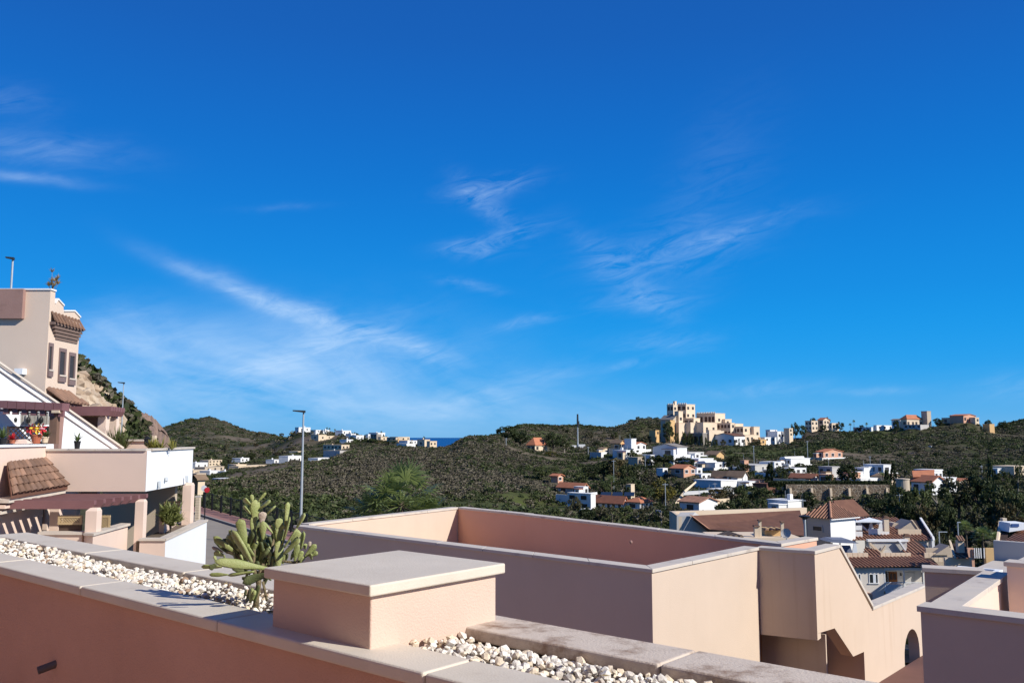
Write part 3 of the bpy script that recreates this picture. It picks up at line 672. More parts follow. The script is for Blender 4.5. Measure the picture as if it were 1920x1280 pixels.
def house_frame(x0, xc, x1, yt, yb, d, turn, maxl=26.0):
    rx, _ = ray(xc, yb)
    C = (rx * d, d)
    turn = turn - 30.0 * min(1.0, max(0.0, (xc - 1000.0) / 900.0))
    a = rot2(MU, turn); b = rot2(V, turn)
    pxm = d / FPX
    L1 = span(C, a, x0, yb); L2 = span(C, b, x1, yb)
    w1, w2 = (xc - x0) * pxm, (x1 - xc) * pxm
    L1 = min(max(L1, 0.5), max(3.0 * w1, 3.0)); L2 = min(max(L2, 0.5), max(3.0 * w2, 3.0))
    if xc - x0 <= 4: L1 = max(L1, min(0.8 * L2, 7.0))
    if x1 - xc <= 7: L2 = max(L2, min(0.8 * L1, 7.0))
    L1 = min(L1, maxl * 1.6); L2 = min(L2, maxl * 1.6)
    z0 = at(xc, yb, d)[2]; z1 = at(xc, yt, d)[2]
    return C, a, b, L1, L2, z0, z1

PADS = []                                     # (x, y, radius, z) level ground under each house
for h in HOUSES:
    C, a, b, L1, L2, z0, z1 = house_frame(*h[:7])
    cx = C[0] + a[0] * L1 / 2 + b[0] * L2 / 2; cy = C[1] + a[1] * L1 / 2 + b[1] * L2 / 2
    PADS.append((cx, cy, 0.5 * math.hypot(L1, L2), z0))
EXTRA_PADS = [(1275, 832, 425, 26), (1350, 836, 428, 26), (1400, 834, 425, 14), (1090, 956, 165, 9), (1160, 951, 165, 9), (1195, 951, 166, 7),
              (1727, 926, 168, 8), (1570, 938, 182, 6), (1640, 938, 184, 6), (1500, 938, 182, 6), (1083, 839, 400, 3)]
for (px, py, d, r) in EXTRA_PADS:
    p = at(px, py, d); PADS.append((p[0], p[1], r, p[2]))

# ground profile: for each picture column the height angle of the ground at growing distance
NEAR_Z = [(3, -7.5), (14, -7.5)]
COLS = {
 -400: [(25,1150),(45,950),(60,850),(80,730),(110,620),(140,600),(220,740),(400,820),(900,830),(1600,835)],
 0:    [(25,1150),(45,925),(60,835),(80,725),(105,600),(150,640),(250,760),(500,832),(900,832),(1600,835)],
 140:  [(25,1150),(45,935),(60,850),(75,770),(100,672),(140,715),(250,800),(500,832),(900,832),(1600,830)],
 170:  [(25,1145),(45,938),(60,858),(75,792),(100,700),(140,740),(250,805),(500,834),(900,832),(1600,828)],
 200:  [(25,1130),(45,945),(60,872),(80,795),(100,738),(140,780),(250,815),(500,838),(900,830),(1250,815),(1700,822)],
 232:  [(25,1100),(45,955),(65,875),(85,803),(100,768),(140,805),(250,828),(500,850),(900,830),(1250,812),(1700,820)],
 255:  [(25,1090),(45,960),(70,880),(95,805),(100,800),(140,835),(250,842),(500,862),(900,832),(1250,808),(1700,816)],
 285:  [(25,1085),(45,970),(65,925),(85,890),(110,870),(160,880),(300,890),(450,885),(600,858),(800,842),(1000,825),(1250,805),(1700,815)],
 320:  [(25,1100),(45,1000),(65,970),(90,960),(120,935),(170,915),(300,905),(450,893),(600,862),(800,842),(1000,818),(1250,795),(1700,812)],
 350:  [(25,1200),(45,1046),(60,992),(75,980),(95,970),(120,935),(150,918),(180,912),(260,925),(400,912),(480,898),(560,874),(700,850),(850,835),(1050,808),(1250,786),(1700,812)],
 372:  [(25,1230),(45,1048),(60,992),(75,982),(95,972),(120,935),(150,915),(180,908),(260,930),(400,912),(480,897),(560,874),(700,850),(850,833),(1050,804),(1250,783),(1700,812)],
 390:  [(25,1230),(45,1050),(60,993),(75,983),(95,974),(120,936),(150,916),(180,907),(260,932),(400,912),(480,896),(560,874),(700,850),(850,833),(1050,803),(1250,777),(1700,812)],
 410:  [(25,1230),(45,1050),(60,993),(75,984),(95,975),(120,940),(150,916),(185,904),(260,932),(400,911),(480,895),(560,872),(700,850),(850,833),(1050,806),(1250,785),(1700,813)],
 440:  [(25,1230),(45,1050),(60,993),(75,985),(95,976),(120,945),(160,912),(190,896),(260,925),(400,908),(480,887),(560,870),(700,850),(850,836),(1050,815),(1250,799),(1700,816)],
 475:  [(25,1230),(45,1050),(60,993),(78,986),(100,975),(140,930),(195,890),(265,915),(410,896),(480,882),(560,869),(700,849),(900,830),(1200,810),(1700,820)],
 500:  [(25,1230),(45,1050),(60,993),(80,986),(105,974),(150,925),(200,885),(270,905),(420,888),(560,868),(700,848),(900,826),(1200,812),(1800,823)],
 560:  [(25,1230),(45,1052),(60,995),(80,988),(108,974),(150,930),(200,892),(240,872),(300,890),(430,880),(560,860),(640,840),(700,820),(750,808),(900,822),(1500,835)],
 600:  [(25,1240),(45,1060),(60,1005),(80,995),(108,978),(150,932),(200,895),(250,868),(320,882),(430,873),(560,862),(640,838),(690,822),(740,809),(900,825),(1500,838)],
 650:  [(25,1240),(45,1065),(60,1010),(80,1000),(108,980),(150,934),(200,895),(250,864),(290,849),(360,862),(450,857),(560,846),(680,822),(740,813),(900,830),(1500,842)],
 700:  [(25,1240),(45,1070),(60,1015),(80,1005),(110,985),(150,937),(200,897),(250,860),(300,837),(370,850),(500,842),(600,834),(660,824),(760,822),(1000,840),(1500,848)],
 760:  [(25,1240),(45,1075),(60,1020),(80,1010),(110,990),(150,940),(200,900),(250,866),(310,837),(380,848),(500,842),(590,837),(640,828),(760,832),(1000,848),(1500,856)],
 820:  [(25,1240),(45,1080),(60,1030),(80,1015),(110,993),(150,943),(200,903),(250,868),(320,838),(400,849),(560,841),(620,838),(760,846),(1000,856),(1500,862)],
 845:  [(25,1240),(45,1080),(60,1030),(80,1015),(110,995),(150,945),(200,903),(250,866),(320,835),(400,848),(600,845),(1000,858),(1500,862)],
 862:  [(25,1240),(45,1080),(60,1030),(80,1015),(110,996),(150,945),(200,903),(250,862),(315,824),(400,842),(600,846),(1000,858),(1500,862)],
 882:  [(25,1240),(45,1080),(60,1030),(80,1015),(110,998),(150,945),(200,904),(250,858),(315,816),(400,836),(600,846),(1000,858),(1500,862)],
 930:  [(25,1240),(45,1080),(60,1035),(80,1020),(110,1000),(150,946),(200,906),(250,868),(300,832),(330,813),(420,820),(600,842),(1000,856)],
 970:  [(25,1240),(45,1085),(60,1040),(80,1025),(110,1003),(150,950),(200,910),(250,874),(300,848),(335,832),(400,815),(460,800),(520,797),(640,818),(1000,850)],
 1010: [(25,1240),(45,1090),(60,1050),(80,1030),(110,1006),(150,954),(200,914),(250,880),(300,858),(330,846),(380,828),(450,805),(510,798),(620,812),(1000,850)],
 1080: [(25,1240),(45,1120),(60,1090),(80,1060),(110,1012),(150,965),(200,920),(250,888),(300,863),(350,848),(400,838),(460,815),(520,798),(620,812),(1000,850)],
 1150: [(25,1240),(45,1150),(60,1150),(80,1090),(110,1015),(150,970),(190,945),(230,915),(270,873),(300,846),(350,838),(400,828),(460,812),(520,800),(620,812),(1000,850)],
 1178: [(25,1260),(45,1200),(60,1180),(80,1100),(110,1015),(150,968),(190,944),(230,915),(270,873),(300,848),(360,838),(410,822),(470,800),(520,790),(620,806),(1000,850)],
 1200: [(25,1300),(45,1280),(60,1230),(80,1120),(110,1018),(150,968),(190,942),(230,912),(270,873),(300,848),(360,838),(410,822),(470,795),(520,782),(620,800),(1000,850)],
 1240: [(25,1350),(45,1300),(60,1260),(80,1140),(110,1022),(150,968),(190,940),(230,905),(265,876),(300,856),(360,836),(410,822),(450,808),(500,784),(620,800),(1000,850)],
 1300: [(25,1350),(45,1330),(60,1300),(80,1180),(110,1030),(150,966),(190,936),(230,908),(265,880),(300,862),(360,845),(410,832),(450,820),(500,800),(620,815),(1000,850)],
 1370: [(25,1350),(45,1350),(60,1330),(80,1190),(110,1050),(150,966),(190,936),(230,910),(265,882),(300,868),(360,848),(410,835),(450,825),(500,815),(620,822),(1000,850)],
 1450: [(25,1400),(45,1380),(60,1360),(80,1200),(110,1070),(150,970),(190,940),(230,910),(270,888),(300,872),(360,850),(410,834),(440,824),(500,824),(620,830),(1000,850)],
 1500: [(25,1450),(45,1400),(60,1371),(80,1210),(110,1080),(150,972),(180,941),(215,908),(260,886),(290,872),(350,848),(400,828),(430,820),(480,822),(620,832),(1000,850)],
 1550: [(25,1500),(45,1420),(60,1371),(80,1233),(110,1090),(150,974),(180,940),(208,906),(260,884),(310,861),(360,838),(400,822),(435,808),(480,812),(620,830),(1000,850)],
 1620: [(25,1600),(45,1480),(60,1371),(90,1200),(110,1100),(150,974),(182,940),(208,906),(255,890),(310,866),(360,844),(400,826),(438,809),(480,814),(620,830),(1000,850)],
 1680: [(25,1650),(45,1500),(60,1371),(90,1190),(110,1110),(150,974),(182,942),(215,915),(260,890),(310,866),(360,845),(400,824),(434,805),(480,808),(620,830),(1000,850)],
 1730: [(25,1700),(45,1520),(60,1371),(90,1190),(110,1115),(150,975),(182,942),(215,918),(260,892),(310,866),(360,842),(400,818),(432,800),(480,804),(620,830),(1000,850)],
 1800: [(25,1700),(45,1520),(60,1371),(90,1190),(110,1115),(150,975),(182,945),(215,920),(260,895),(310,866),(360,838),(400,812),(430,794),(480,800),(620,830),(1000,850)],
 1850: [(25,1700),(45,1520),(60,1371),(90,1190),(110,1115),(150,975),(182,945),(215,920),(260,895),(310,868),(360,842),(400,820),(428,807),(480,808),(620,830),(1000,850)],
 1890: [(25,1700),(45,1520),(60,1371),(90,1190),(110,1115),(150,975),(182,945),(215,920),(260,893),(310,866),(360,842),(400,822),(440,806),(500,794),(620,815),(1000,850)],
 1925: [(25,1700),(45,1520),(60,1371),(90,1190),(110,1115),(150,975),(182,945),(215,920),(260,890),(310,864),(360,842),(400,818),(440,800),(500,785),(620,810),(1000,850)],
 2300: [(25,1700),(45,1520),(60,1371),(90,1190),(110,1115),(150,975),(182,945),(215,920),(260,890),(310,862),(360,836),(400,808),(440,785),(500,765),(620,800),(1000,850)],
}
TH_MAX = math.radians(52)
N_AZ, N_D = 900, 420
T_AZ = np.linspace(-TH_MAX, TH_MAX, N_AZ)
T_D = np.exp(np.linspace(math.log(3.0), math.log(2400.0), N_D))     # depth along Y
keys = sorted(COLS)
prof = []
rxk = []
for k in keys:
    pts = [(d, z / d) for d, z in NEAR_Z] + [(d, ray(k, py)[1]) for d, py in COLS[k]] + [(2400, -130 / 2400)]
    prof.append(np.interp(np.log(T_D), [math.log(p[0]) for p in pts], [p[1] for p in pts]))
    rxk.append(ray(k, 830)[0])
prof = np.array(prof)                          # (cols, N_D)
T_RX = np.tan(T_AZ)
tan_e = np.stack([np.interp(T_RX, rxk, prof[:, j]) for j in range(N_D)], axis=1)   # (N_AZ, N_D)

def smooth(a, axis, k):
    ker = np.hanning(k + 2)[1:-1]; ker /= ker.sum()
    pad = [(0, 0), (0, 0)]; pad[axis] = (k // 2, k // 2)
    return np.apply_along_axis(lambda v: np.convolve(v, ker, mode='valid'), axis, np.pad(a, pad, mode='edge'))
tan_e = smooth(smooth(tan_e, 0, 9), 1, 7)
T_X = T_RX[:, None] * T_D[None, :]
T_Y = np.broadcast_to(T_D[None, :], T_X.shape)
T_Z = tan_e * T_D[None, :]
damp = np.clip((T_Y - 70) / 60, 0, 1)
damp_far = np.clip(T_Y / 300, 0.6, 3)
T_Z = T_Z + damp * damp_far * (fbm(T_X, T_Y, 38, 4, 3) * 2.6 + (np.abs(fbm(T_X, T_Y, 22, 4, 9)) * -2.2))
rock_zone = ((T_RX[:, None] > -0.62) & (T_RX[:, None] < -0.455) & (T_Y > 55) & (T_Y < 140)).astype(float)
T_Z = T_Z + smooth(smooth(rock_zone, 0, 9), 1, 7) * (np.abs(fbm(T_X, T_Z * 1.5 + T_Y * 0.4, 4.0, 4, 21)) * 5.5 - 1.0)
for (cx, cy, r, z0) in PADS:
    dist = np.hypot(T_X - cx, T_Y - cy)
    w = np.clip((r * 1.9 - dist) / (r * 0.9), 0, 1)
    w = w * w * (3 - 2 * w)
    T_Z = T_Z * (1 - w) + (z0 - 0.15) * w

def ground_z(x, y):
    rx = x / max(y, 3.0)
    i = (math.atan(rx) + TH_MAX) / (2 * TH_MAX) * (N_AZ - 1)
    j = (math.log(max(y, 3.0)) - math.log(3.0)) / (math.log(2400.0) - math.log(3.0)) * (N_D - 1)
    i = min(max(i, 0), N_AZ - 1.001); j = min(max(j, 0), N_D - 1.001)
    i0, j0 = int(i), int(j); fi, fj = i - i0, j - j0
    return float((T_Z[i0, j0] * (1 - fi) + T_Z[i0 + 1, j0] * fi) * (1 - fj) + (T_Z[i0, j0 + 1] * (1 - fi) + T_Z[i0 + 1, j0 + 1] * fi) * fj)

# bare earth and rock masks (the soil itself differs there)
def blob(px, py, d, rx_, ry_):
    p = at(px, py, d)
    return np.exp(-(((T_X - p[0]) / rx_) ** 2 + ((T_Y - p[1]) / ry_) ** 2))
bare = np.zeros_like(T_X)
for (px, py, d, a_, b_) in [(1255, 828, 395, 9, 14), (1240, 822, 405, 6, 10), (1630, 864, 320, 10, 8), (1600, 858, 340, 9, 8), (470, 886, 455, 20, 25), (500, 878, 480, 14, 16),
                            (450, 822, 960, 22, 40), (475, 836, 800, 22, 20), (570, 825, 690, 25, 25), (600, 822, 690, 20, 15),
                            (1120, 872, 285, 10, 8), (1050, 865, 300, 10, 7), (970, 855, 300, 6, 6), (1880, 812, 420, 8, 8), (1700, 846, 350, 7, 6), (640, 850, 520, 16, 16)]:
    bare = np.maximum(bare, blob(px, py, d, a_, b_))
bare = np.clip(bare * 1.3 + 0.5 * fbm(T_X, T_Y, 9, 3, 5), 0, 1) * (bare > 0.12)
patch = np.clip((fbm(T_X, T_Y, 24, 5, 55) - 0.135) * 9, 0, 0.85) * np.clip((T_Y - 130) / 60, 0, 1)
bare = np.maximum(bare, patch * np.where(T_X / T_Y > 0.02, 1.0, np.where(T_Y > 420, 1.0, 0.35)))
green = np.clip((fbm(T_X, T_Y, 30, 4, 91) - 0.12) * 7, 0, 0.7) * np.clip((T_Y - 90) / 60, 0, 1)
for (px, py, d, a_, b_) in [(1390, 855, 340, 22, 26), (1430, 862, 320, 22, 24), (1470, 850, 370, 18, 24), (1110, 852, 330, 14, 14), (1080, 880, 260, 12, 16), (1120, 858, 320, 14, 10),
                            (880, 950, 150, 14, 10), (1000, 940, 170, 14, 12), (420, 880, 300, 20, 60), (1900, 825, 400, 8, 8)]:
    green = np.maximum(green, blob(px, py, d, a_, b_))
rock = smooth(smooth(rock_zone, 0, 9), 1, 7)

def sample(arr, x, y):
    i = np.clip((np.arctan(x / np.maximum(y, 3)) + TH_MAX) / (2 * TH_MAX) * (N_AZ - 1), 0, N_AZ - 1).astype(int)
    j = np.clip((np.log(np.maximum(y, 3)) - math.log(3.0)) / (math.log(2400.0) - math.log(3.0)) * (N_D - 1), 0, N_D - 1).astype(int)
    return arr[i, j]

idx = np.arange(N_AZ * N_D).reshape(N_AZ, N_D)
quads = np.stack([idx[:-1, :-1], idx[1:, :-1], idx[1:, 1:], idx[:-1, 1:]], -1).reshape(-1, 4)
gv = np.stack([T_X, T_Y, T_Z], -1).reshape(-1, 3)

gm = bpy.data.materials.new('hill_ground'); gm.use_nodes = True
nt = gm.node_tree; N = nt.nodes; L = nt.links
pb = N['Principled BSDF']; pb.inputs['Roughness'].default_value = 0.95; pb.inputs['Specular IOR Level'].default_value = 0.1
geo = N.new('ShaderNodeNewGeometry')
def gnoise(scale, detail=8, rough=0.65):
    n = N.new('ShaderNodeTexNoise'); n.inputs['Scale'].default_value = scale; n.inputs['Detail'].default_value = detail; n.inputs['Roughness'].default_value = rough
    L.new(geo.outputs['Position'], n.inputs['Vector']); return n.outputs[0]
def gramp(fac, lo, hi):
    r = N.new('ShaderNodeMapRange'); r.inputs[1].default_value = lo; r.inputs[2].default_value = hi; L.new(fac, r.inputs[0]); return r.outputs[0]
def gmix(fac, c1, c2):
    m = N.new('ShaderNodeMixRGB')
    L.new(fac, m.inputs[0])
    for i, c in ((1, c1), (2, c2)):
        if isinstance(c, tuple): m.inputs[i].default_value = (*c, 1)
        else: L.new(c, m.inputs[i])
    return m.outputs[0]
def gattr(nm):
    a = N.new('ShaderNodeAttribute'); a.attribute_name = nm; return a.outputs['Fac']
base = gmix(gramp(gnoise(0.06), 0.40, 0.62), (0.042, 0.052, 0.020), (0.085, 0.075, 0.048))
base = gmix(gramp(gnoise(0.35, 10, 0.75), 0.46, 0.60), base, (0.030, 0.038, 0.015))
base = gmix(gattr('green'), base, gmix(gramp(gnoise(0.5), 0.4, 0.65), (0.075, 0.095, 0.025), (0.055, 0.062, 0.025)))
base = gmix(gattr('bare'), base, gmix(gramp(gnoise(0.3), 0.4, 0.65), (0.17, 0.135, 0.10), (0.115, 0.09, 0.066)))
base = gmix(gattr('rock'), base, gmix(gramp(gnoise(0.6), 0.4, 0.62), (0.24, 0.185, 0.13), (0.10, 0.075, 0.05)))
L.new(base, pb.inputs['Base Color'])
bp = N.new('ShaderNodeBump'); bp.inputs['Strength'].default_value = 0.6; bp.inputs['Distance'].default_value = 0.5
L.new(gnoise(0.9, 6), bp.inputs['Height']); L.new(bp.outputs[0], pb.inputs['Normal'])
gme = np_mesh('hillside', gv, quads, [gm], smooth=True)
for nm, arr in (('bare', bare), ('green', np.clip(green, 0, 1)), ('rock', np.clip(rock, 0, 1))):
    at_ = gme.attributes.new(nm, 'FLOAT', 'POINT'); at_.data.foreach_set('value', arr.astype(np.float32).ravel())
hill = bpy.data.objects.new('hillside', gme); COL.objects.link(hill); tag(hill, kind='structure')

# ground behind and beside the camera, and the sea
MB().add([(-400, -400, -7.6), (400, -400, -7.6), (400, 3.2, -7.6), (-400, 3.2, -7.6)], [(0, 1, 2, 3)]).build('ground', gm)['kind'] = 'structure'
sm = mat('sea_water', (0.006, 0.085, 0.27), 0.55, (0.010, 0.105, 0.31), 0.004, 0.8, 0.25, 0.05, 0.08, stretch=(0.3, 1, 1))
MB().add([(-60000, 900, -112), (60000, 900, -112), (60000, 80000, -112), (-60000, 80000, -112)], [(0, 1, 2, 3)]).build('sea', 'sea_water')['kind'] = 'structure'

# red cliff beyond the rocky slope
def cliff():
    sil = [(226, 781), (232, 775), (238, 771), (241, 770), (243, 773), (248, 769), (252, 772), (256, 770), (260, 774), (263, 772), (267, 776), (272, 774), (276, 780), (281, 779), (286, 785), (290, 787), (293, 794), (295, 795), (297, 806), (299, 830)]
    nx, nyv = 70, 34
    xs = np.linspace(226, 299, nx)
    tops = np.interp(xs, [s[0] for s in sil], [s[1] for s in sil])
    v = []
    for i in range(nx):
        for j in range(nyv):
            t = j / (nyv - 1)
            d = 235 + 7 * t + 10 * (i / nx) ** 2 * 2
            p0 = at(xs[i], 838, d); p1 = at(xs[i], tops[i], d)
            n = (abs(float(fbm(np.array([p0[0] * 1.0]), np.array([t * 6.0]), 1.6, 4, 31)[0])) * 9.0) + float(vnoise(np.array([p0[0] * 1.3]), np.array([0.5 + t * 0.8]), 5)[0]) * 5
            v.append((p0[0] + n * 0.15, d - n * (0.4 + 0.6 * math.sin(PI * min(1, t * 1.1 + .1))), p0[2] + (p1[2] - p0[2]) * t + (0.25 * math.sin(i * 1.7) if j == nyv - 1 else 0)))
    for i in range(nx):                       # back of the rock
        p = v[i * nyv + nyv - 1]
        v.append((p[0], p[1] + 9, p[2] - 4))
    f = []
    for i in range(nx - 1):
        for j in range(nyv - 1):
            f.append((i * nyv + j, (i + 1) * nyv + j, (i + 1) * nyv + j + 1, i * nyv + j + 1))
        f.append((i * nyv + nyv - 1, (i + 1) * nyv + nyv - 1, nx * nyv + i + 1, nx * nyv + i))
    o = MB().add(v, f).build('cliff', 'cliff_rock'); o['kind'] = 'structure'
cliff()

# ------------------------------------------------------------------ house builder
def tile_face(mb, A, B, Cc, D, pitch=0.26, r=0.09, seg=4, base=None):
    """barrel tiles on a roof slope: eave A-B, ridge D (above A) to C (above B); triangles and trapezia too"""
    A, B, Cc, D = map(Vector, (A, B, Cc, D))
    e = (B - A); Ln = e.length; e.normalize()
    sD = (D - A).dot(e); sC = (Cc - A).dot(e)
    foot = A + e * sD
    up = (D - foot); H = up.length; up.normalize()
    nrm = e.cross(up).normalized()
    if nrm.z < 0: nrm = -nrm
    (base or mb).add([A - nrm * 0.02, B - nrm * 0.02, Cc - nrm * 0.02, D - nrm * 0.02], [(0, 1, 2, 3)])
    n = max(2, int(Ln / pitch))
    for i in range(n):
        s = (i + 0.5) / n * Ln
        t = 1.0
        if sD > 1e-3 and s < sD: t = s / sD
        if sC < Ln - 1e-3 and s > sC: t = min(t, (Ln - s) / (Ln - sC))
        if t < 0.04: continue
        p0 = A + e * s - up * 0.08; p1 = A + e * s + up * H * t
        vs = []
        for p in (p0, p1):
            for k in range(seg + 1):
                an = PI * k / seg
                vs.append(p + e * (math.cos(an) * r) + nrm * (math.sin(an) * r - 0.01))
        fs = [(k, k + 1, seg + 2 + k, seg + 1 + k) for k in range(seg)]
        fs.append(tuple(range(seg + 1)))
        mb.add(vs, fs)
    return mb

def put_windows(parent, c, dr, nrm, L, z0, z1, n, rows, d, wm='window_shade', frame='white_wall', w=None, h=None):
    if n <= 0: return
    H = z1 - z0
    fh = H / rows
    ww = w or min(1.5, L / n * 0.5); hh = h or min(1.4, fh * 0.5)
    for r in range(rows):
        for i in range(n):
            l = L * (i + 0.5) / n + random.uniform(-0.12, 0.12) * L / n
            zc = z0 + fh * r + fh * 0.52
            if d < 200 or (d < 330 and rows * n < 4):
                fr = MB()
                for (l0, l1, m0, m1) in ((-ww / 2 - .1, ww / 2 + .1, hh / 2, hh / 2 + .1), (-ww / 2 - .1, ww / 2 + .1, -hh / 2 - .12, -hh / 2), (-ww / 2 - .1, -ww / 2, -hh / 2, hh / 2), (ww / 2, ww / 2 + .1, -hh / 2, hh / 2)):
                    fr.obox((c[0] + dr[0] * l, c[1] + dr[1] * l), dr, nrm, l0, l1, -0.02, 0.09, zc + m0, zc + m1)
                fo = fr.build('window', frame, parent)
                MB().obox((c[0] + dr[0] * l, c[1] + dr[1] * l), dr, nrm, -ww / 2, ww / 2, -0.02, 0.03, zc - hh / 2, zc + hh / 2).build('pane', wm, fo)
            else:
                MB().obox((c[0] + dr[0] * l, c[1] + dr[1] * l), dr, nrm, -ww / 2, ww / 2, -0.02, 0.05, zc - hh / 2, zc + hh / 2).build('window', wm, parent)

def gable_roof(parent, c, a, b, L1, L2, z1, rise, matname, along='a', over=0.35, t=0.16):
    P = lambda l, m, z: (c[0] + a[0] * l + b[0] * m, c[1] + a[1] * l + b[1] * m, z)
    o = over
    if along == 'a':
        sl = rise / (L2 / 2)
        pts = [(-o, -sl * o), (L2 / 2, rise), (L2 + o, -sl * o)]
        poly = [P(-o, m, z1 + z + t) for m, z in pts] + [P(-o, m, z1 + z) for m, z in reversed(pts)]
        vec = (a[0] * (L1 + 2 * o), a[1] * (L1 + 2 * o), 0)
        tri = [P(0, 0.01, z1), P(0, L2 - 0.01, z1), P(0, L2 / 2, z1 + rise - 0.02)]; tv = (a[0] * L1, a[1] * L1, 0)
    else:
        sl = rise / (L1 / 2)
        pts = [(-o, -sl * o), (L1 / 2, rise), (L1 + o, -sl * o)]
        poly = [P(l, -o, z1 + z + t) for l, z in pts] + [P(l, -o, z1 + z) for l, z in reversed(pts)]
        vec = (b[0] * (L2 + 2 * o), b[1] * (L2 + 2 * o), 0)
        tri = [P(0.01, 0, z1), P(L1 - 0.01, 0, z1), P(L1 / 2, 0, z1 + rise - 0.02)]; tv = (b[0] * L2, b[1] * L2, 0)
    # roof as two slabs so the outline stays simple
    r = MB()
    for k in (0, 1):
        q = [poly[k], poly[k + 1], poly[4 - k], poly[5 - k]]
        r.extrude(q, vec)
    r.build('roof', matname, parent)
    return tri, tv

def hip_roof(parent, c, a, b, L1, L2, z1, rise, matname, over=0.4):
    P = lambda l, m, z: (c[0] + a[0] * l + b[0] * m, c[1] + a[1] * l + b[1] * m, z)
    o = over; q = min(L1, L2) / 2
    if L1 >= L2: r0, r1 = P(q, L2 / 2, z1 + rise), P(L1 - q, L2 / 2, z1 + rise)
    else: r0, r1 = P(L1 / 2, q, z1 + rise), P(L1 / 2, L2 - q, z1 + rise)
    e = [P(-o, -o, z1), P(L1 + o, -o, z1), P(L1 + o, L2 + o, z1), P(-o, L2 + o, z1)]
    lo = [(p[0], p[1], p[2] - 0.15) for p in e]
    v = e + [r0, r1] + lo
    if L1 >= L2: f = [(0, 1, 5, 4), (1, 2, 5), (2, 3, 4, 5), (3, 0, 4)]
    else: f = [(0, 1, 4), (1, 2, 5, 4), (2, 3, 5), (3, 0, 4, 5)]
    f += [(0, 6, 7, 1), (1, 7, 8, 2), (2, 8, 9, 3), (3, 9, 6, 0), (6, 9, 8, 7)]
    MB().add(v, f).build('roof', matname, parent)

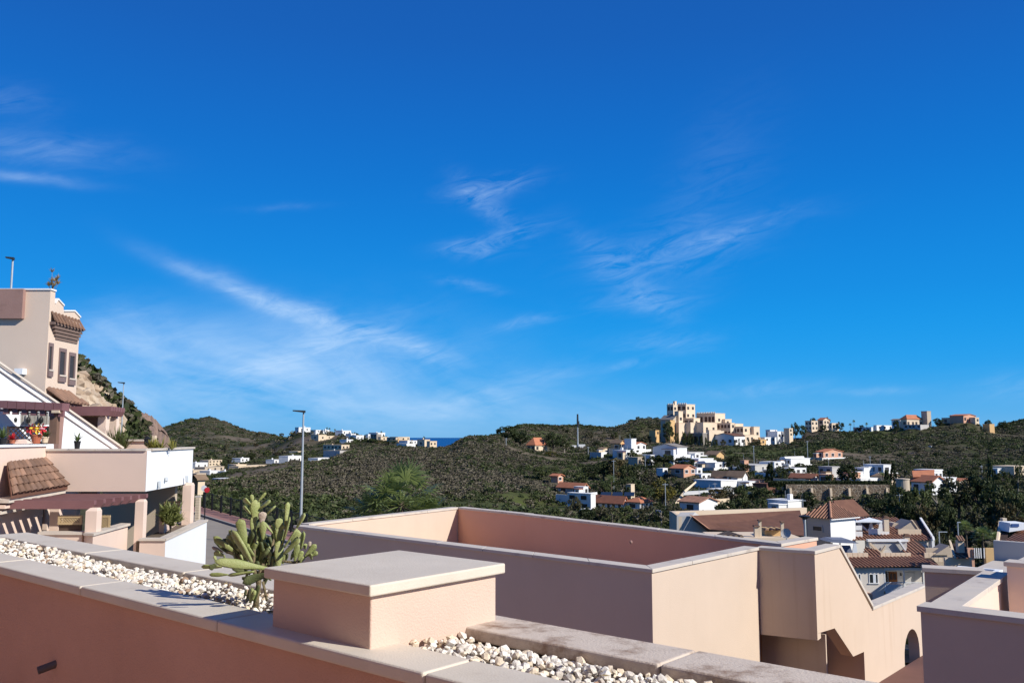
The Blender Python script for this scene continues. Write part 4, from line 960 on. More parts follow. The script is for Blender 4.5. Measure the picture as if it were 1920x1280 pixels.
def build_house(h, parent=None, big=False):
    (x0, xc, x1, yt, yb, d, turn, wall, rt, rmat, rise_px, nl, nr, rows, name, cat, label) = h
    C, a, b, L1, L2, z0, z1 = house_frame(x0, xc, x1, yt, yb, d, turn)
    t = parent or thing(name, (C[0] + a[0] * L1 / 2 + b[0] * L2 / 2, C[1] + a[1] * L1 / 2 + b[1] * L2 / 2, z0), label, cat)
    wb = MB().obox(C, a, b, 0, L1, 0, L2, z0 - 5, z1)
    rise = rise_px * d / FPX
    if rt in ('gable', 'gableB', 'shed'):
        along = 'a' if rt == 'gable' else 'b'
        if rt == 'shed':
            P = lambda l, m, z: (C[0] + a[0] * l + b[0] * m, C[1] + a[1] * l + b[1] * m, z)
            wb.extrude([P(L1 * 0.45, 0, z1 - .02), P(L1 * .55, 0, z1 + rise), P(L1 * .9, 0, z1 + rise * .8), P(L1 - .02, 0, z1 - .02)], (b[0] * L2, b[1] * L2, 0))
            MB().obox(C, a, b, -.15, L1 * .5, -.15, L2 + .15, z1, z1 + .18).build('roof', 'white_wall', t)
        else:
            tri, tv = gable_roof(t, C, a, b, L1, L2, z1, rise, rmat, along)
            wb.extrude(tri, tv)
    elif rt == 'hip':
        hip_roof(t, C, a, b, L1, L2, z1, rise, rmat)
    else:
        if z1 - z0 > 1.9 and min(L1, L2) > 2:
            o = .12
            MB().obox(C, a, b, -o, L1 + o, -o, L2 + o, z1 + .004, z1 + .2).build('roof', wall if wall != 'roof_grey' else 'grey_wall', t)
            if cat == 'house' and random.random() < 0.75 and L1 > 4:
                l = random.uniform(.25, .7) * L1; m = random.uniform(.3, .7) * L2
                MB().obox((C[0] + a[0] * l + b[0] * m, C[1] + a[1] * l + b[1] * m), a, b, -.35, .35, -.35, .35, z1 + .2, z1 + random.uniform(.8, 1.3)).build('chimney', wall, t)
        else:
            MB().obox(C, a, b, -.08, L1 + .08, -.08, L2 + .08, z1 + .004, z1 + .1).build('coping', wall, t)
    wb.build('wall', wall, t)
    na = (-b[0], -b[1]); nb = (-a[0], -a[1])
    if parent is None and cat == 'house' and d < 330 and xc > 1040:
        rr = random.Random(int(x0 * 7 + yb))
        H = z1 - z0
        if rr.random() < .7:                   # lean-to or porch
            w_ = rr.uniform(.3, .5) * L1; l0 = rr.choice((.05, .5)) * L1; dp_ = rr.uniform(1.2, 2.4); hh_ = min(2.4, H * .75)
            pw = MB().obox(C, a, b, l0, l0 + w_, -dp_, -.01, z0 - 3, z0 + hh_).build('porch', rr.choice((wall, 'white_wall', 'cream_wall')), t)
            MB().obox(C, a, b, l0 - .15, l0 + w_ + .15, -dp_ - .2, -.012, z0 + hh_ + .002, z0 + hh_ + .16).build('porch_roof', rr.choice(('roof_tile', 'roof_brown', 'white_wall')), t)
            MB().obox(C, a, b, l0 + w_ * .25, l0 + w_ * .75, -dp_ - .03, -dp_ + .02, z0, z0 + hh_ * .8).build('door', 'window_shade', t)
        if rr.random() < .75:                  # garden wall along the terrace
            o_ = rr.uniform(2.6, 4.5)
            MB().obox(C, a, b, -1.5, L1 * 1.15 + 1, -o_, -o_ + .25, z0 - 4, z0 + rr.uniform(.2, .7)).build('garden_wall', rr.choice(('white_wall', 'white_wall', 'cream_wall', 'grey_wall')), t)
            MB().obox(C, a, b, -1.5, -1.25, -o_ + .251, L2 + 1, z0 - 4, z0 + rr.uniform(.2, .6)).build('garden_wall', rr.choice(('white_wall', 'cream_wall')), t)
        if rr.random() < .5:
            l = rr.uniform(.2, .8) * L1; zt_ = z1 + rise + .4
            MB().tube([(C[0] + a[0] * l + b[0] * L2 * .5, C[1] + a[1] * l + b[1] * L2 * .5, z1), (C[0] + a[0] * l + b[0] * L2 * .5, C[1] + a[1] * l + b[1] * L2 * .5, zt_ + 1.3)], .035, 5).build('aerial', 'galvanised', t)
    if big and nl: put_windows(t, C, a, na, L1, z0, z1, nl, rows, d, wm='castle_recess', w=L1 / nl * .66, h=(z1 - z0) / rows * .5)
    else: put_windows(t, C, a, na, L1, z0, z1, nl, rows, d)
    put_windows(t, C, b, nb, L2, z0, z1, nr, rows, d)
    return t
# ------------------------------------------------------------------ our terrace: planter parapet with pier
O2 = (0.0, 0.0)
ZT = -0.75
def uvz(u, v, z):
    p = uv(u, v); return (p[0], p[1], z)
planter = thing('planter_wall', uvz(-2.5, 2.45, -1.66), 'salmon rendered planter wall with stone copings and a capped pier', 'wall')
VN0, VN1, VF0, VF1 = 2.02, 2.25, 2.60, 2.86
UL0, UL1, UR = -7.52, -7.22, 1.9
wb = MB()
wb.obox(O2, U, V, -9.5, UR, VN0 + .03, VN1 - .03, -1.9, ZT - .05)
wb.obox(O2, U, V, UL0 + .03, UR, VF0 + .03, VF1 - .03, -9.0, ZT - .05)
wb.obox(O2, U, V, UL0 + .03, UL1 - .03, VN1 - .03, VF0 + .03, -1.9, ZT - .05)
wb.build('wall', 'salmon_plaster', planter)
def slab(u0, u1, v0, v1, m='coping_stone'):
    dz = random.uniform(-.0012, .0012)
    MB().obox(O2, U, V, u0 + .004, u1 - .004, v0, v1, ZT - .049, ZT + dz).build('coping_slab', m, planter, bevel=.010)
js = [-9.5, -8.4, -7.14, -5.87, -4.62, -3.345, -2.115, -.87, .4, UR]
for a_, b_ in zip(js[:-1], js[1:]): slab(a_, b_, VN0, VN1)
jf = [UL0, -5.9, -4.66, -3.12, -1.6, -.1, UR]
for i, (a_, b_) in enumerate(zip(jf[:-1], jf[1:])): slab(a_, b_, VF0, VF1, 'coping_worn' if i >= 3 else 'coping_stone')
MB().obox(O2, U, V, UL0, UL1, VN1 + .004, VF0 - .004, ZT - .049, ZT).build('coping_slab', 'coping_stone', planter, bevel=.010)
PU0, PU1, PV0, PV1 = -3.085, -2.485, 2.11, 2.78
pier = MB().obox(O2, U, V, PU0, PU1, PV0, PV1, -1.0, -.564).build('pier', 'pier_plaster', planter, bevel=.007)
MB().obox(O2, U, V, PU0 - .028, PU1 + .028, PV0 - .028, PV1 + .028, -.5635, -.522).build('pier_cap', 'coping_stone', pier, bevel=.007)
# drain pipe through the wall
pr = MB()
q0 = Vector(uvz(0, 2.06, 0)); rx, rz = ray(104, 1244)
yy = 2.05 / (VX * rx + VY); root = Vector((rx * yy, yy, rz * yy)); dv = Vector((-VX - .25 * UX, -VY - .25 * UY, -.28)).normalized()
ring = []
for rr, l in ((.020, -.03), (.020, .085), (.015, .085), (.015, .02)):
    ring.append((root + dv * l, rr))
pr.tube([p for p, r in ring], [r for p, r in ring], 14)
pr.build('drain_pipe', 'pipe_grey', planter, smooth=False)

MB().obox(O2, U, V, -9.5, 4, -7, VN0 + .03, -1.76, -1.66).build('terrace_floor', 'terrace_tile')['kind'] = 'structure'

# unseen house front behind the viewer, added to block sky and bounce warm light
oh = thing('unseen_house_front', uvz(-2, -3.6, -1.66), 'unseen salmon house front with a glazed door, added behind the viewer to bounce light', 'house')
MB().obox(O2, U, V, -16, 12, -8, -3.4, -8, 7.5).build('wall', 'salmon_plaster', oh)
MB().obox(O2, U, V, -3.2, -1.2, -3.42, -3.36, -1.66, .5).build('door', 'dark_glass', oh)
# ---- gravel
def hull_mesh(seed, matname):
    r = random.Random(seed)
    bm = bmesh.new()
    for i in range(13):
        z = 1 - 2 * (i + .5) / 13; a = i * 2.399
        k = math.sqrt(1 - z * z); rr = r.uniform(.72, 1.12)
        bm.verts.new((k * math.cos(a) * rr * .62, k * math.sin(a) * rr * .46, z * rr * .38))
    bmesh.ops.convex_hull(bm, input=bm.verts[:])
    for vv in [x for x in bm.verts if not x.link_faces]: bm.verts.remove(vv)
    bmesh.ops.recalc_face_normals(bm, faces=bm.faces)
    me = bpy.data.meshes.new('pebble'); bm.to_mesh(me); bm.free()
    me.materials.append(MATS[matname]); return me
PEB = [hull_mesh(i, ['pebble_cream', 'pebble_white', 'pebble_white', 'pebble_grey', 'pebble_white', 'pebble_cream', 'pebble_white', 'pebble_cream', 'pebble_white'][i % 9]) for i in range(18)]
gravel = MB()
nu, nv = 120, 7
gvv = []
for i in range(nu + 1):
    for j in range(nv + 1):
        u = UL1 - .02 + (UR - UL1 + .02) * i / nu; v = VN1 - .035 + (VF0 - VN1 + .07) * j / nv
        gvv.append(uvz(u, v, ZT - .055 + random.uniform(-.006, .006)))
gravel.add(gvv, [(i * (nv + 1) + j, (i + 1) * (nv + 1) + j, (i + 1) * (nv + 1) + j + 1, i * (nv + 1) + j + 1) for i in range(nu) for j in range(nv)])
spots_ = []
rr_ = random.Random(3)
def lay(n, u0, u1, s0, s1):
    k = 0; tries = 0
    while k < n and tries < n * 40:
        tries += 1
        u = rr_.uniform(u0, u1); v = rr_.uniform(VN1 + .0, VF0 - .018)
        s = rr_.uniform(s0, s1)
        lvl = rr_.random()
        heap = .030 + .016 * math.sin(u * 2.3 + 1) * math.sin(v * 9) + (-.022 if v > VF0 - .10 and u > -2.4 else 0)
        z = ZT - .055 + s * .30 + lvl * heap
        ok = True
        for (a2, b2, z2, s2, *_r) in spots_[-900:]:
            if abs(a2 - u) < .05 and (a2 - u) ** 2 + (b2 - v) ** 2 + (z2 - z) ** 2 < (.40 * (s + s2)) ** 2: ok = False; break
        if ok:
            spots_.append((u, v, z, s)); k += 1
lay(760, PU1 + .01, -.35, .018, .046)
lay(200, -.35, .9, .026, .046)
lay(380, -3.9, PU0 - .01, .018, .040)
lay(1400, UL1, -3.9, .017, .040)
vis = []
for s_ in spots_:
    p = uvz(s_[0], s_[1], s_[2])
    vis.append((math.hypot(p[0], p[1]), s_, p))
vis.sort(key=lambda t: -t[1][3] / t[0] if -.5 > 0 else t[0] / t[1][3])
inframe = [t for t in vis if abs(t[2][0] / t[2][1]) < .58 and t[2][2] / t[2][1] > -.40]
chosen = set(id(t) for t in inframe[:280])
small = MB(); singles = []
for t in vis:
    d_, (u, v, z, s), p = t
    me = PEB[rr_.randrange(len(PEB))]
    mtx = Matrix.Translation(p) @ Matrix.Rotation(rr_.uniform(0, 6.28), 4, 'Z') @ Matrix.Rotation(rr_.uniform(-.7, .7), 4, 'X') @ Matrix.Rotation(rr_.uniform(-.7, .7), 4, 'Y') @ Matrix.Diagonal((s, s, s, 1))
    if id(t) in chosen: singles.append((me, mtx))
    else:
        small.add([mtx @ x.co for x in me.vertices], [tuple(q.vertices) for q in me.polygons])
gb = MB()
soil = gravel.build('gravel_bed', 'planter_soil')
soil['kind'] = 'stuff'
sb = small.build('small_gravel', ['pebble_cream', 'pebble_white', 'pebble_grey', 'pebble_brown'], soil)
sb['kind'] = 'stuff'
npoly = len(sb.data.polygons)
mi = np.repeat(np.random.default_rng(5).integers(0, 3, npoly // 12 + 1), 12)[:npoly].astype(np.int32)
# one tone per stone: walk the islands in order
sizes = []
fi = 0; tone = np.zeros(npoly, dtype=np.int32)
pv = np.zeros(npoly, dtype=np.int64)
for k_, pol in enumerate(sb.data.polygons): pv[k_] = min(pol.vertices)
tone = ((pv // 13) * 7919 % 17).astype(np.int32); tone = np.array([0, 1, 1, 2, 1, 1, 1, 1, 0, 1, 3, 1, 1, 2, 1, 0, 1], dtype=np.int32)[tone]
sb.data.polygons.foreach_set('material_index', tone)
sbase = Vector(BASE[soil.name])
for me, mtx in singles:
    o = bpy.data.objects.new('pebble', me); COL.objects.link(o); o.parent = soil
    o.matrix_local = Matrix.Translation(-sbase) @ mtx

lit = MB(); rl = random.Random(41)
for k in range(90):
    u = rl.uniform(UL1, UR) if k < 50 else rl.uniform(-4.2, -3.1); v = rl.uniform(VN1 - .02, VF0)
    p = Vector(uvz(u, v, ZT - .012 + rl.uniform(-.01, .012))); a = rl.uniform(0, 6.28); l = rl.uniform(.012, .035)
    d = Vector((math.cos(a), math.sin(a), rl.uniform(-.3, .3))) * l; w_ = Vector((-math.sin(a), math.cos(a), rl.uniform(-.4, .4))) * l * .35
    lit.add([p - d, p + w_, p + d, p - w_], [(0, 1, 2, 3)])
lit_o = lit.build('dry_litter', 'leaf_straw', soil, fix=False); lit_o['kind'] = 'stuff'
# ---- cactus
CD = 4.08
cactus = thing('prickly_pear', onz(482, 1132, -.79), 'green prickly pear cactus with long pads growing from the white gravel', 'cactus')
cb = Vector(BASE[cactus.name])
def cpx(x, y): return (360 + x / 5.12, 900 + y / 5.12)
def pad(x0, y0, x1, y1, w, edge=0.0, dd=0.0, m='cactus_green', bend=0.0, club=0.0, lean=0.0):
    """one pad from base to tip (pixels of the close-up), w = seen width; edge=1 seen from its rim"""
    d0 = CD + dd; d1 = CD + dd + lean
    a = Vector(at(*cpx(x0, y0), d0)); b = Vector(at(*cpx(x1, y1), d1))
    ax = (b - a); Ln = ax.length; ax.normalize()
    view = ((a + b) / 2).normalized()
    side = ax.cross(view).normalized()
    ang = math.radians(82 * edge + random.uniform(-14, 14))
    wide = (side * math.cos(ang) + view * math.sin(ang)).normalized()
    nrm = ax.cross(wide).normalized()
    wpx = w / 5.12 * CD / FPX
    if edge > .5: half = max(.022, wpx * 1.3); th = max(.006, wpx * .5)
    else: half = wpx * .49; th = min(.0045, half * .2) + .0016
    rows, seg = 11, 8
    wob = random.uniform(0, 6)
    vs = []
    for i in range(rows):
        t = i / (rows - 1)
        up_k = min(1.0, .34 + .66 * (t / .58) ** .9) if club == 0 else .34 + .66 * t ** 1.5
        tip_k = math.sqrt(max(0.0, 1 - (max(0.0, t - .80) / .2) ** 2))
        prof = max(.10, up_k * tip_k) * (1 + .07 * math.sin(t * 9 + wob))
        c = a + ax * Ln * t + nrm * math.sin(PI * t) * bend * Ln
        for k in range(seg):
            an = 2 * PI * k / seg
            cx, sy = math.cos(an), math.sin(an)
            px_ = math.copysign(abs(cx) ** .8, cx)
            vs.append(c + wide * (px_ * half * prof) + nrm * (sy * th * (prof ** .5)))
    fs = []
    for i in range(rows - 1):
        for k in range(seg): fs.append((i * seg + k, i * seg + (k + 1) % seg, (i + 1) * seg + (k + 1) % seg, (i + 1) * seg + k))
    fs.append(tuple(range(seg - 1, -1, -1))); fs.append(tuple(range((rows - 1) * seg, rows * seg)))
    mb = MB(); mb.add(vs, fs)
    return mb.build('pad', m, cactus, smooth=True)
stem = MB()
def stemline(pts, r, dd=0):
    stem.tube([at(*cpx(x, y), CD + dd) for x, y in pts], [max(.006, k / 5.12 * CD / FPX / 2) for k in r], 8)
stemline([(610, 1235), (620, 1120), (640, 1000), (650, 900), (690, 800)], [60, 55, 48, 42, 36])
stemline([(640, 1000), (600, 880), (590, 780), (600, 640), (610, 520)], [42, 38, 34, 30, 24])
stemline([(650, 900), (740, 820), (800, 760)], [40, 36, 34])
stemline([(690, 820), (760, 700), (790, 560)], [30, 26, 20])
stemline([(720, 1160), (700, 1060), (680, 970)], [22, 22, 18])
stemline([(650, 900), (500, 800), (420, 700), (330, 690)], [34, 28, 22, 16], .05)
stemline([(800, 760), (900, 780), (990, 790), (1040, 770)], [26, 24, 20, 16], .04)
stem.build('stem', 'cactus_stem', cactus, smooth=True)
P_ = pad
P_(600, 400, 610, 185, 96); P_(566, 240, 494, 172, 18, 1); P_(566, 328, 490, 243, 18, 1); P_(585, 210, 570, 135, 38); P_(635, 205, 712, 116, 30)
P_(650, 275, 752, 188, 18, 1); P_(690, 350, 806, 242, 18, 1); P_(595, 560, 590, 340, 70)
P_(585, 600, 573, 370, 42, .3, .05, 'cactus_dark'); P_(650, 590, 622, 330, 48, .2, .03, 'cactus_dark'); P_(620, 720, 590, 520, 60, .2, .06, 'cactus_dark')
P_(672, 420, 678, 300, 74, 0, -.02, 'cactus_dry'); P_(680, 570, 682, 390, 66, 0, -.03)
P_(512, 620, 455, 370, 96, 0, -.03); P_(575, 790, 385, 480, 46, .9, -.05); P_(600, 730, 420, 490, 52, .15, -.02); P_(420, 560, 380, 490, 48, 0, .02)
P_(435, 700, 205, 540, 62, .2, .05, 'cactus_green', .06); P_(330, 690, 220, 560, 56, 0, .08, 'cactus_dark'); P_(300, 690, 190, 640, 36, 0, .1, 'cactus_dry'); P_(350, 640, 300, 560, 50, 0, .1, 'cactus_dark')
P_(720, 845, 215, 775, 86, 0, -.12, 'cactus_green', .03, 0, -.08); P_(240, 790, 212, 722, 26, 0, -.18); P_(320, 765, 305, 715, 20, .5, -.16); P_(490, 765, 462, 712, 24, 0, -.15); P_(235, 800, 165, 850, 50, 0, -.2, 'cactus_dark')
P_(600, 875, 345, 912, 32, .9, -.14); P_(350, 905, 165, 905, 40, .2, -.2); P_(290, 830, 90, 828, 14, .9, -.12); P_(560, 900, 380, 830, 60, 0, .02, 'cactus_dark')
P_(745, 905, 485, 985, 84, .1, -.16, 'cactus_dark', -.12)
P_(560, 1175, 575, 1030, 40, .8, -.05); P_(520, 1160, 560, 1040, 36, .4, -.03, 'cactus_dark'); P_(600, 1170, 640, 1000, 44, .5, -.04, 'cactus_dark'); P_(580, 1150, 600, 1050, 36, .9, -.06); P_(500, 1130, 520, 1050, 30, .3, 0, 'cactus_dark')
P_(830, 840, 838, 580, 92, 0, -.02, 'cactus_green', .02); P_(835, 610, 842, 460, 96); P_(830, 490, 842, 362, 84); P_(775, 508, 692, 400, 22, 1); P_(845, 480, 895, 425, 26, .8); P_(800, 520, 780, 420, 56, 0, .04)
P_(895, 450, 922, 208, 66, 0, 0, 'cactus_green', 0, 1); P_(868, 620, 940, 350, 26, 1, -.02); P_(885, 645, 1012, 462, 26, 1, -.04); P_(1005, 455, 1082, 315, 20, .9, -.03); P_(880, 710, 1036, 560, 30, .9, -.05); P_(960, 620, 1022, 476, 80, 0, .05)
P_(1045, 660, 1072, 490, 14, .9, .02); P_(985, 780, 1018, 606, 62, 0, .06); P_(1020, 770, 1062, 676, 48, 0, .02); P_(1080, 740, 1192, 614, 58, 0, .03); P_(1138, 730, 1206, 686, 50, 0, .01); P_(1088, 660, 1086, 606, 42, 0, .06)
P_(1130, 650, 1130, 585, 34, 0, .04, 'cactus_dry'); P_(1150, 760, 1130, 700, 24, .8, .02); P_(1040, 790, 1070, 730, 46, 0, .03); P_(950, 760, 985, 670, 30, .9, .08)
P_(625, 730, 602, 630, 64, 0, .02); P_(740, 810, 752, 680, 40, .4, -.01); P_(785, 600, 790, 500, 60, .2, .08, 'cactus_dark'); P_(480, 690, 440, 640, 52, 0, .04); P_(700, 780, 640, 620, 54, .3, .08, 'cactus_dark')
P_(740, 700, 700, 560, 58, .2, .1, 'cactus_dark'); P_(870, 800, 890, 700, 46, 0, .06); P_(760, 760, 700, 690, 40, .2, .02, 'cactus_dry'); P_(540, 720, 480, 620, 50, .3, .1, 'cactus_dark'); P_(900, 780, 920, 700, 30, .4, .04, 'cactus_dark')
P_(640, 950, 660, 860, 46, 0, .02); P_(760, 960, 700, 900, 40, .3, .08, 'cactus_dark')
rq = random.Random(29)
for k in range(78):
    bx = rq.uniform(430, 800); by = rq.uniform(600, 900) - abs(bx - 620) * .2
    an = math.radians(rq.uniform(35, 145)); ln = rq.uniform(90, 170)
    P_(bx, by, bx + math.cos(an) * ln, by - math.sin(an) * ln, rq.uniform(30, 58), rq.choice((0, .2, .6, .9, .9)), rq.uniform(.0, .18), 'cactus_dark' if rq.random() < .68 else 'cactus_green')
for (x0, y0, x1, y1, w_) in ((420, 690, 330, 560, 44), (400, 720, 250, 620, 40), (470, 640, 395, 545, 46), (300, 720, 210, 690, 30), (560, 1010, 520, 900, 44), (690, 1000, 720, 900, 40), (560, 980, 480, 930, 40)):
    P_(x0, y0, x1, y1, w_, rq.choice((0, .3, .8)), rq.uniform(0, .1), 'cactus_dark' if rq.random() < .5 else 'cactus_green')
# ------------------------------------------------------------------ neighbouring roof terrace in the middle
ZB = -2.1
def g2(px, py, z=ZB):
    p = onz(px, py, z); return (p[0], p[1])
terr = thing('roof_terrace', onz(1100, 1010, ZB), 'walled roof terrace of the next house with peach and salmon sides', 'building')
A = g2(553, 984.5); D = g2(1222, 1066); E = g2(1420, 1025)
Fp = g2(1527, 1032)
G = (Fp[0] + VX * span(Fp, V, 1573, 1024), Fp[1] + VY * span(Fp, V, 1573, 1024))
# near wall and its turn (outer faces on the right-hand side when walking A-D-E-F-G)
parapet(terr, [A, D, E], ZB, -9, .26, 'peach_plaster', 'coping_pale', .06, .03, 1.25)
parapet(terr, [(E[0] + V[0] * .03, E[1] + V[1] * .03), Fp], ZB - .003, [at(1421, 1189, E[1])[2], at(1527, 1200, Fp[1])[2]], .24, 'stained_plaster', 'coping_pale', .06, .03, 1.6)
# long bright wall with the sloping stair parapet, the lower parapet and the arch
def PT(px, py):
    t = span(Fp, V, px, py); y = Fp[1] + VY * t
    return t, at(px, py, y)[2]
poly = [(-.0, ZB - .06), (PT(1573, 1026)[0], ZB - .06), PT(1635, 1143), (PT(1735, 1110)[0], PT(1635, 1143)[1])]
zl = poly[2][1]; tR = poly[3][0] + .05
t1, z1_ = PT(1694.5, 1200); t2 = PT(1723.5, 1200)[0]; ztop = PT(1708, 1179)[1]; rad = (t2 - t1) / 2
arch = []
zs = ztop - rad
for k in range(13):
    a_ = PI - PI * k / 12
    arch.append(((t1 + t2) / 2 + rad * math.cos(a_), zs + rad * 1.0 * math.sin(a_)))
zfl = PT(1700, 1247)[1]
def wall_plane(pts2, thick, nm, mt, par, push=0.0):
    P3 = [(Fp[0] + VX * t - UX * push, Fp[1] + VY * t - UY * push, z) for t, z in pts2]
    return MB().extrude(P3, (-UX * thick, -UY * thick, 0)).build(nm, mt, par)
b1, zb1 = PT(1529, 1188.5); b2, zb2 = PT(1565, 1177); b3, zb3 = PT(1600, 1230); b4, zb4 = PT(1620, 1221)
# upper stretch above the soffit line
wall_plane([(.0, ZB - .06), (poly[1][0], ZB - .06), (poly[2][0], zl), (b4, zl - 0.001), (b4, zb4), (b3, zb3), (b2, zb2), (.0, zb1)] if poly[2][0] < b4 else
           [(.0, ZB - .06), (poly[1][0], ZB - .06), (poly[2][0], zl), (poly[2][0], zb4 + .1), (b4, zb4), (b3, zb3), (b2, zb2), (.0, zb1)], .24, 'stair_parapet', 'stained_plaster', terr)
sx = min(b4, poly[2][0])
# lower stretch pierced by the arch: left jamb, arch head, right jamb
wall_plane([(b4, zb4 - .0), (b4 + .001, zl), (t1, zl), (t1, -7.5), (b4, -7.5)] if poly[2][0] < b4 else [(b4, zb4), (poly[2][0], zb4 + .1), (poly[2][0], zl), (t1, zl), (t1, -7.5), (b4, -7.5)], .24, 'wall', 'stained_plaster', terr)
wall_plane([(t1 + .0, zl)] + [(t1, zs)] + arch[1:-1] + [(t2, zs), (t2, zl)], .24, 'arch', 'stained_plaster', terr)
wall_plane([(t2, zl), (tR + .35, zl), (tR + .35, -7.5), (t2, -7.5)], .24, 'wall', 'stained_plaster', terr)
# copings along that wall
def slope_cop(p, q, nm='coping_slab'):
    dx = q[0] - p[0]; dz = q[1] - p[1]; l = math.hypot(dx, dz); nx, nz = -dz / l * .06, dx / l * .06
    pts2 = [p, q, (q[0] + nx, q[1] + nz), (p[0] + nx, p[1] + nz)]
    P3 = [(Fp[0] + VX * t + UX * .03, Fp[1] + VY * t + UY * .03, z) for t, z in pts2]
    return MB().extrude(P3, (-UX * .30, -UY * .30, 0)).build(nm, 'coping_pale', terr, bevel=.006)
slope_cop((-.05, ZB - .058), (poly[1][0] + .012, ZB - .058)); slope_cop((poly[1][0] + .016, ZB - .062), (poly[2][0] - .01, zl + .06))
m_ = (poly[2][0] + tR) / 2
slope_cop((poly[2][0] + .0, zl + .002), (m_ - .004, zl + .002)); slope_cop((m_ + .004, zl + .002), (tR, zl + .002))
# shaded walls set back below the bay and the stair
ue = E[0] * UX + E[1] * UY; uf = Fp[0] * UX + Fp[1] * UY; vf = Fp[0] * VX + Fp[1] * VY
MB().obox(O2, U, V, ue - .25, uf - .02, vf + .42, vf + .46, -9, at(1421, 1189, E[1])[2] + .05).build('wall', 'stained_plaster', terr)
MB().obox(O2, U, V, uf - 3.5, uf - .242, vf + b4 + .02, vf + b4 + .2, -9, zb4 + .5).build('wall', 'stained_plaster', terr)
cz_ = PT(1700, 1246)[1]
MB().obox(O2, U, V, uf + .002, 9, 2.9, vf + tR + .3, cz_ - .2, cz_).build('courtyard', 'courtyard_red_shade')['kind'] = 'structure'
MB().obox(O2, U, V, -16, uf - .002, 2.9, vf + .3, cz_ - .2, cz_ - .004).build('courtyard', 'courtyard_bounce_tan')['kind'] = 'structure'  # unseen floor strip, added to bounce warm light onto the terrace wall
# back walls of the terrace (inner faces)
B = g2(859, 950.5); B2 = g2(986, 963.5); B3 = g2(984.5, 965.2); C1 = g2(1464, 1019.5); C2 = g2(1531, 1008)
A2 = (A[0] + (B[0] - A[0]) * .07, A[1] + (B[1] - A[1]) * .07)
def rev(pts): return pts
parapet(terr, [A2, B], ZB + .004, -7, .24, 'peach_plaster', 'coping_pale', .06, .025, 1.5)
parapet(terr, [(B[0] + .005, B[1] - .012), B2], ZB + .006, -7, .24, 'terrace_salmon', 'coping_pale', .06, .025, 1.5)
parapet(terr, [(B2[0] - .02, B2[1] - .09), C1, C2], ZB + .009, [-7, -7, -7], .24, 'terrace_salmon', 'coping_pale', .06, .025, 1.5)
MB().prism([A2, (D[0] - UX * .2 + VX * .2, D[1] - UY * .2 + VY * .2), (E[0] - UX * .2, E[1] - UY * .2), C1, B2, B], -3.5, -3.35).build('terrace_deck', 'terracotta_floor', terr)
MB().lathe(onz(1183, 1017, ZB), [(.012, -.02), (.03, 0), (.03, .03), (.008, .05)], 10).build('wall_fitting', 'mauve_plaster', terr)

# ------------------------------------------------------------------ terrace on the right edge
ZR = -2.1
rt_ = thing('roof_terrace', onz(1800, 1130, ZR), 'pink and grey roof terrace with pale copings at the bottom right corner', 'building')
N1 = g2(1725.5, 1135, ZR); N2 = g2(1888, 1072.5, ZR); N3 = g2(1733, 1062.5, ZR)
NR = (N1[0] + UX * 3.2, N1[1] + UY * 3.2)
parapet(rt_, [N1, NR], ZR, -9, .30, 'peach_plaster', 'coping_pale', .07, .035, 1.6)
# side wall going back: its bright face looks at the camera side
S0 = (N1[0] + VX * .34 , N1[1] + VY * .34)
side = [S0, (N2[0] - UX * 0.0, N2[1])]
parapet(rt_, [(S0[0] + UX * .36, S0[1] + UY * .36), N2], ZR - .003, -9, .30, 'pink_plaster', 'coping_pale', .07, .035, 1.6)
N3b = (N3[0], N3[1])
parapet(rt_, [N3, (N2[0] - UX * .34, N2[1] - UY * .34)], ZR - .005, -9, .30, 'stained_plaster', 'coping_pale', .07, .035, 1.6)
PR0 = g2(1887, 1052, -1.85)
parapet(rt_, [PR0, (PR0[0] + UX * .42, PR0[1] + UY * .42), (PR0[0] + UX * .42 + VX * 3, PR0[1] + UY * .42 + VY * 3)], -1.85, -9, .3, 'pink_plaster', 'coping_pale', .07, .035, 1.6, wall_name='pier')
MB().prism([N1, NR, (NR[0] + VX * 6, NR[1] + VY * 6), (N2[0], N2[1])], -3.6, -3.45).build('terrace_deck', 'terracotta_floor', rt_)
# pale flat roof beyond with a skylight frame
K0 = at(1775, 1049, 34)
pale = thing('flat_roof', K0, 'pale grey flat roof behind the terrace with a small white roof hatch', 'roof')
kz = at(1800, 1062, 34)[2]
c0 = (at(1768, 1066, 31)[0], 31.0)
MB().obox(c0, U, V, -.3, 6.6, -1.5, 8.5, kz - 6, kz - .25).build('roof', 'coping_pale', pale)
MB().obox((c0[0] + VX * 8.6, c0[1] + VY * 8.6), U, V, -.3, 9, 0, .25, kz - 6, kz + .55).build('wall', 'grey_wall', pale)
hm = MB()
hc = (at(1776, 1062, 33)[0], 33.0)
for (l0, l1, m0, m1) in ((0, 1.5, 0, .2), (0, 1.5, 1.3, 1.5), (0, .2, .2, 1.3), (1.3, 1.5, .2, 1.3)):
    hm.obox(hc, U, V, l0, l1, m0, m1, kz - .26, kz + .02)
hm.build('roof_hatch', 'white_paint', pale)
# ------------------------------------------------------------------ stepped apartment building on the left
YB = 25.0
def X(px, y, py=850): return ray(px, py)[0] * y
def Z(py, y, px=200): return ray(px, py)[1] * y
bl = thing('apartment_building', (X(180, YB), YB, -5), 'stepped pink and white apartment building with pergolas and tiled awnings', 'building')
xw = X(87, YB); xe = X(275.5, YB)
zc = Z(841, YB); zu = Z(921, YB)
e2 = (X(362, 29.6), 29.6)
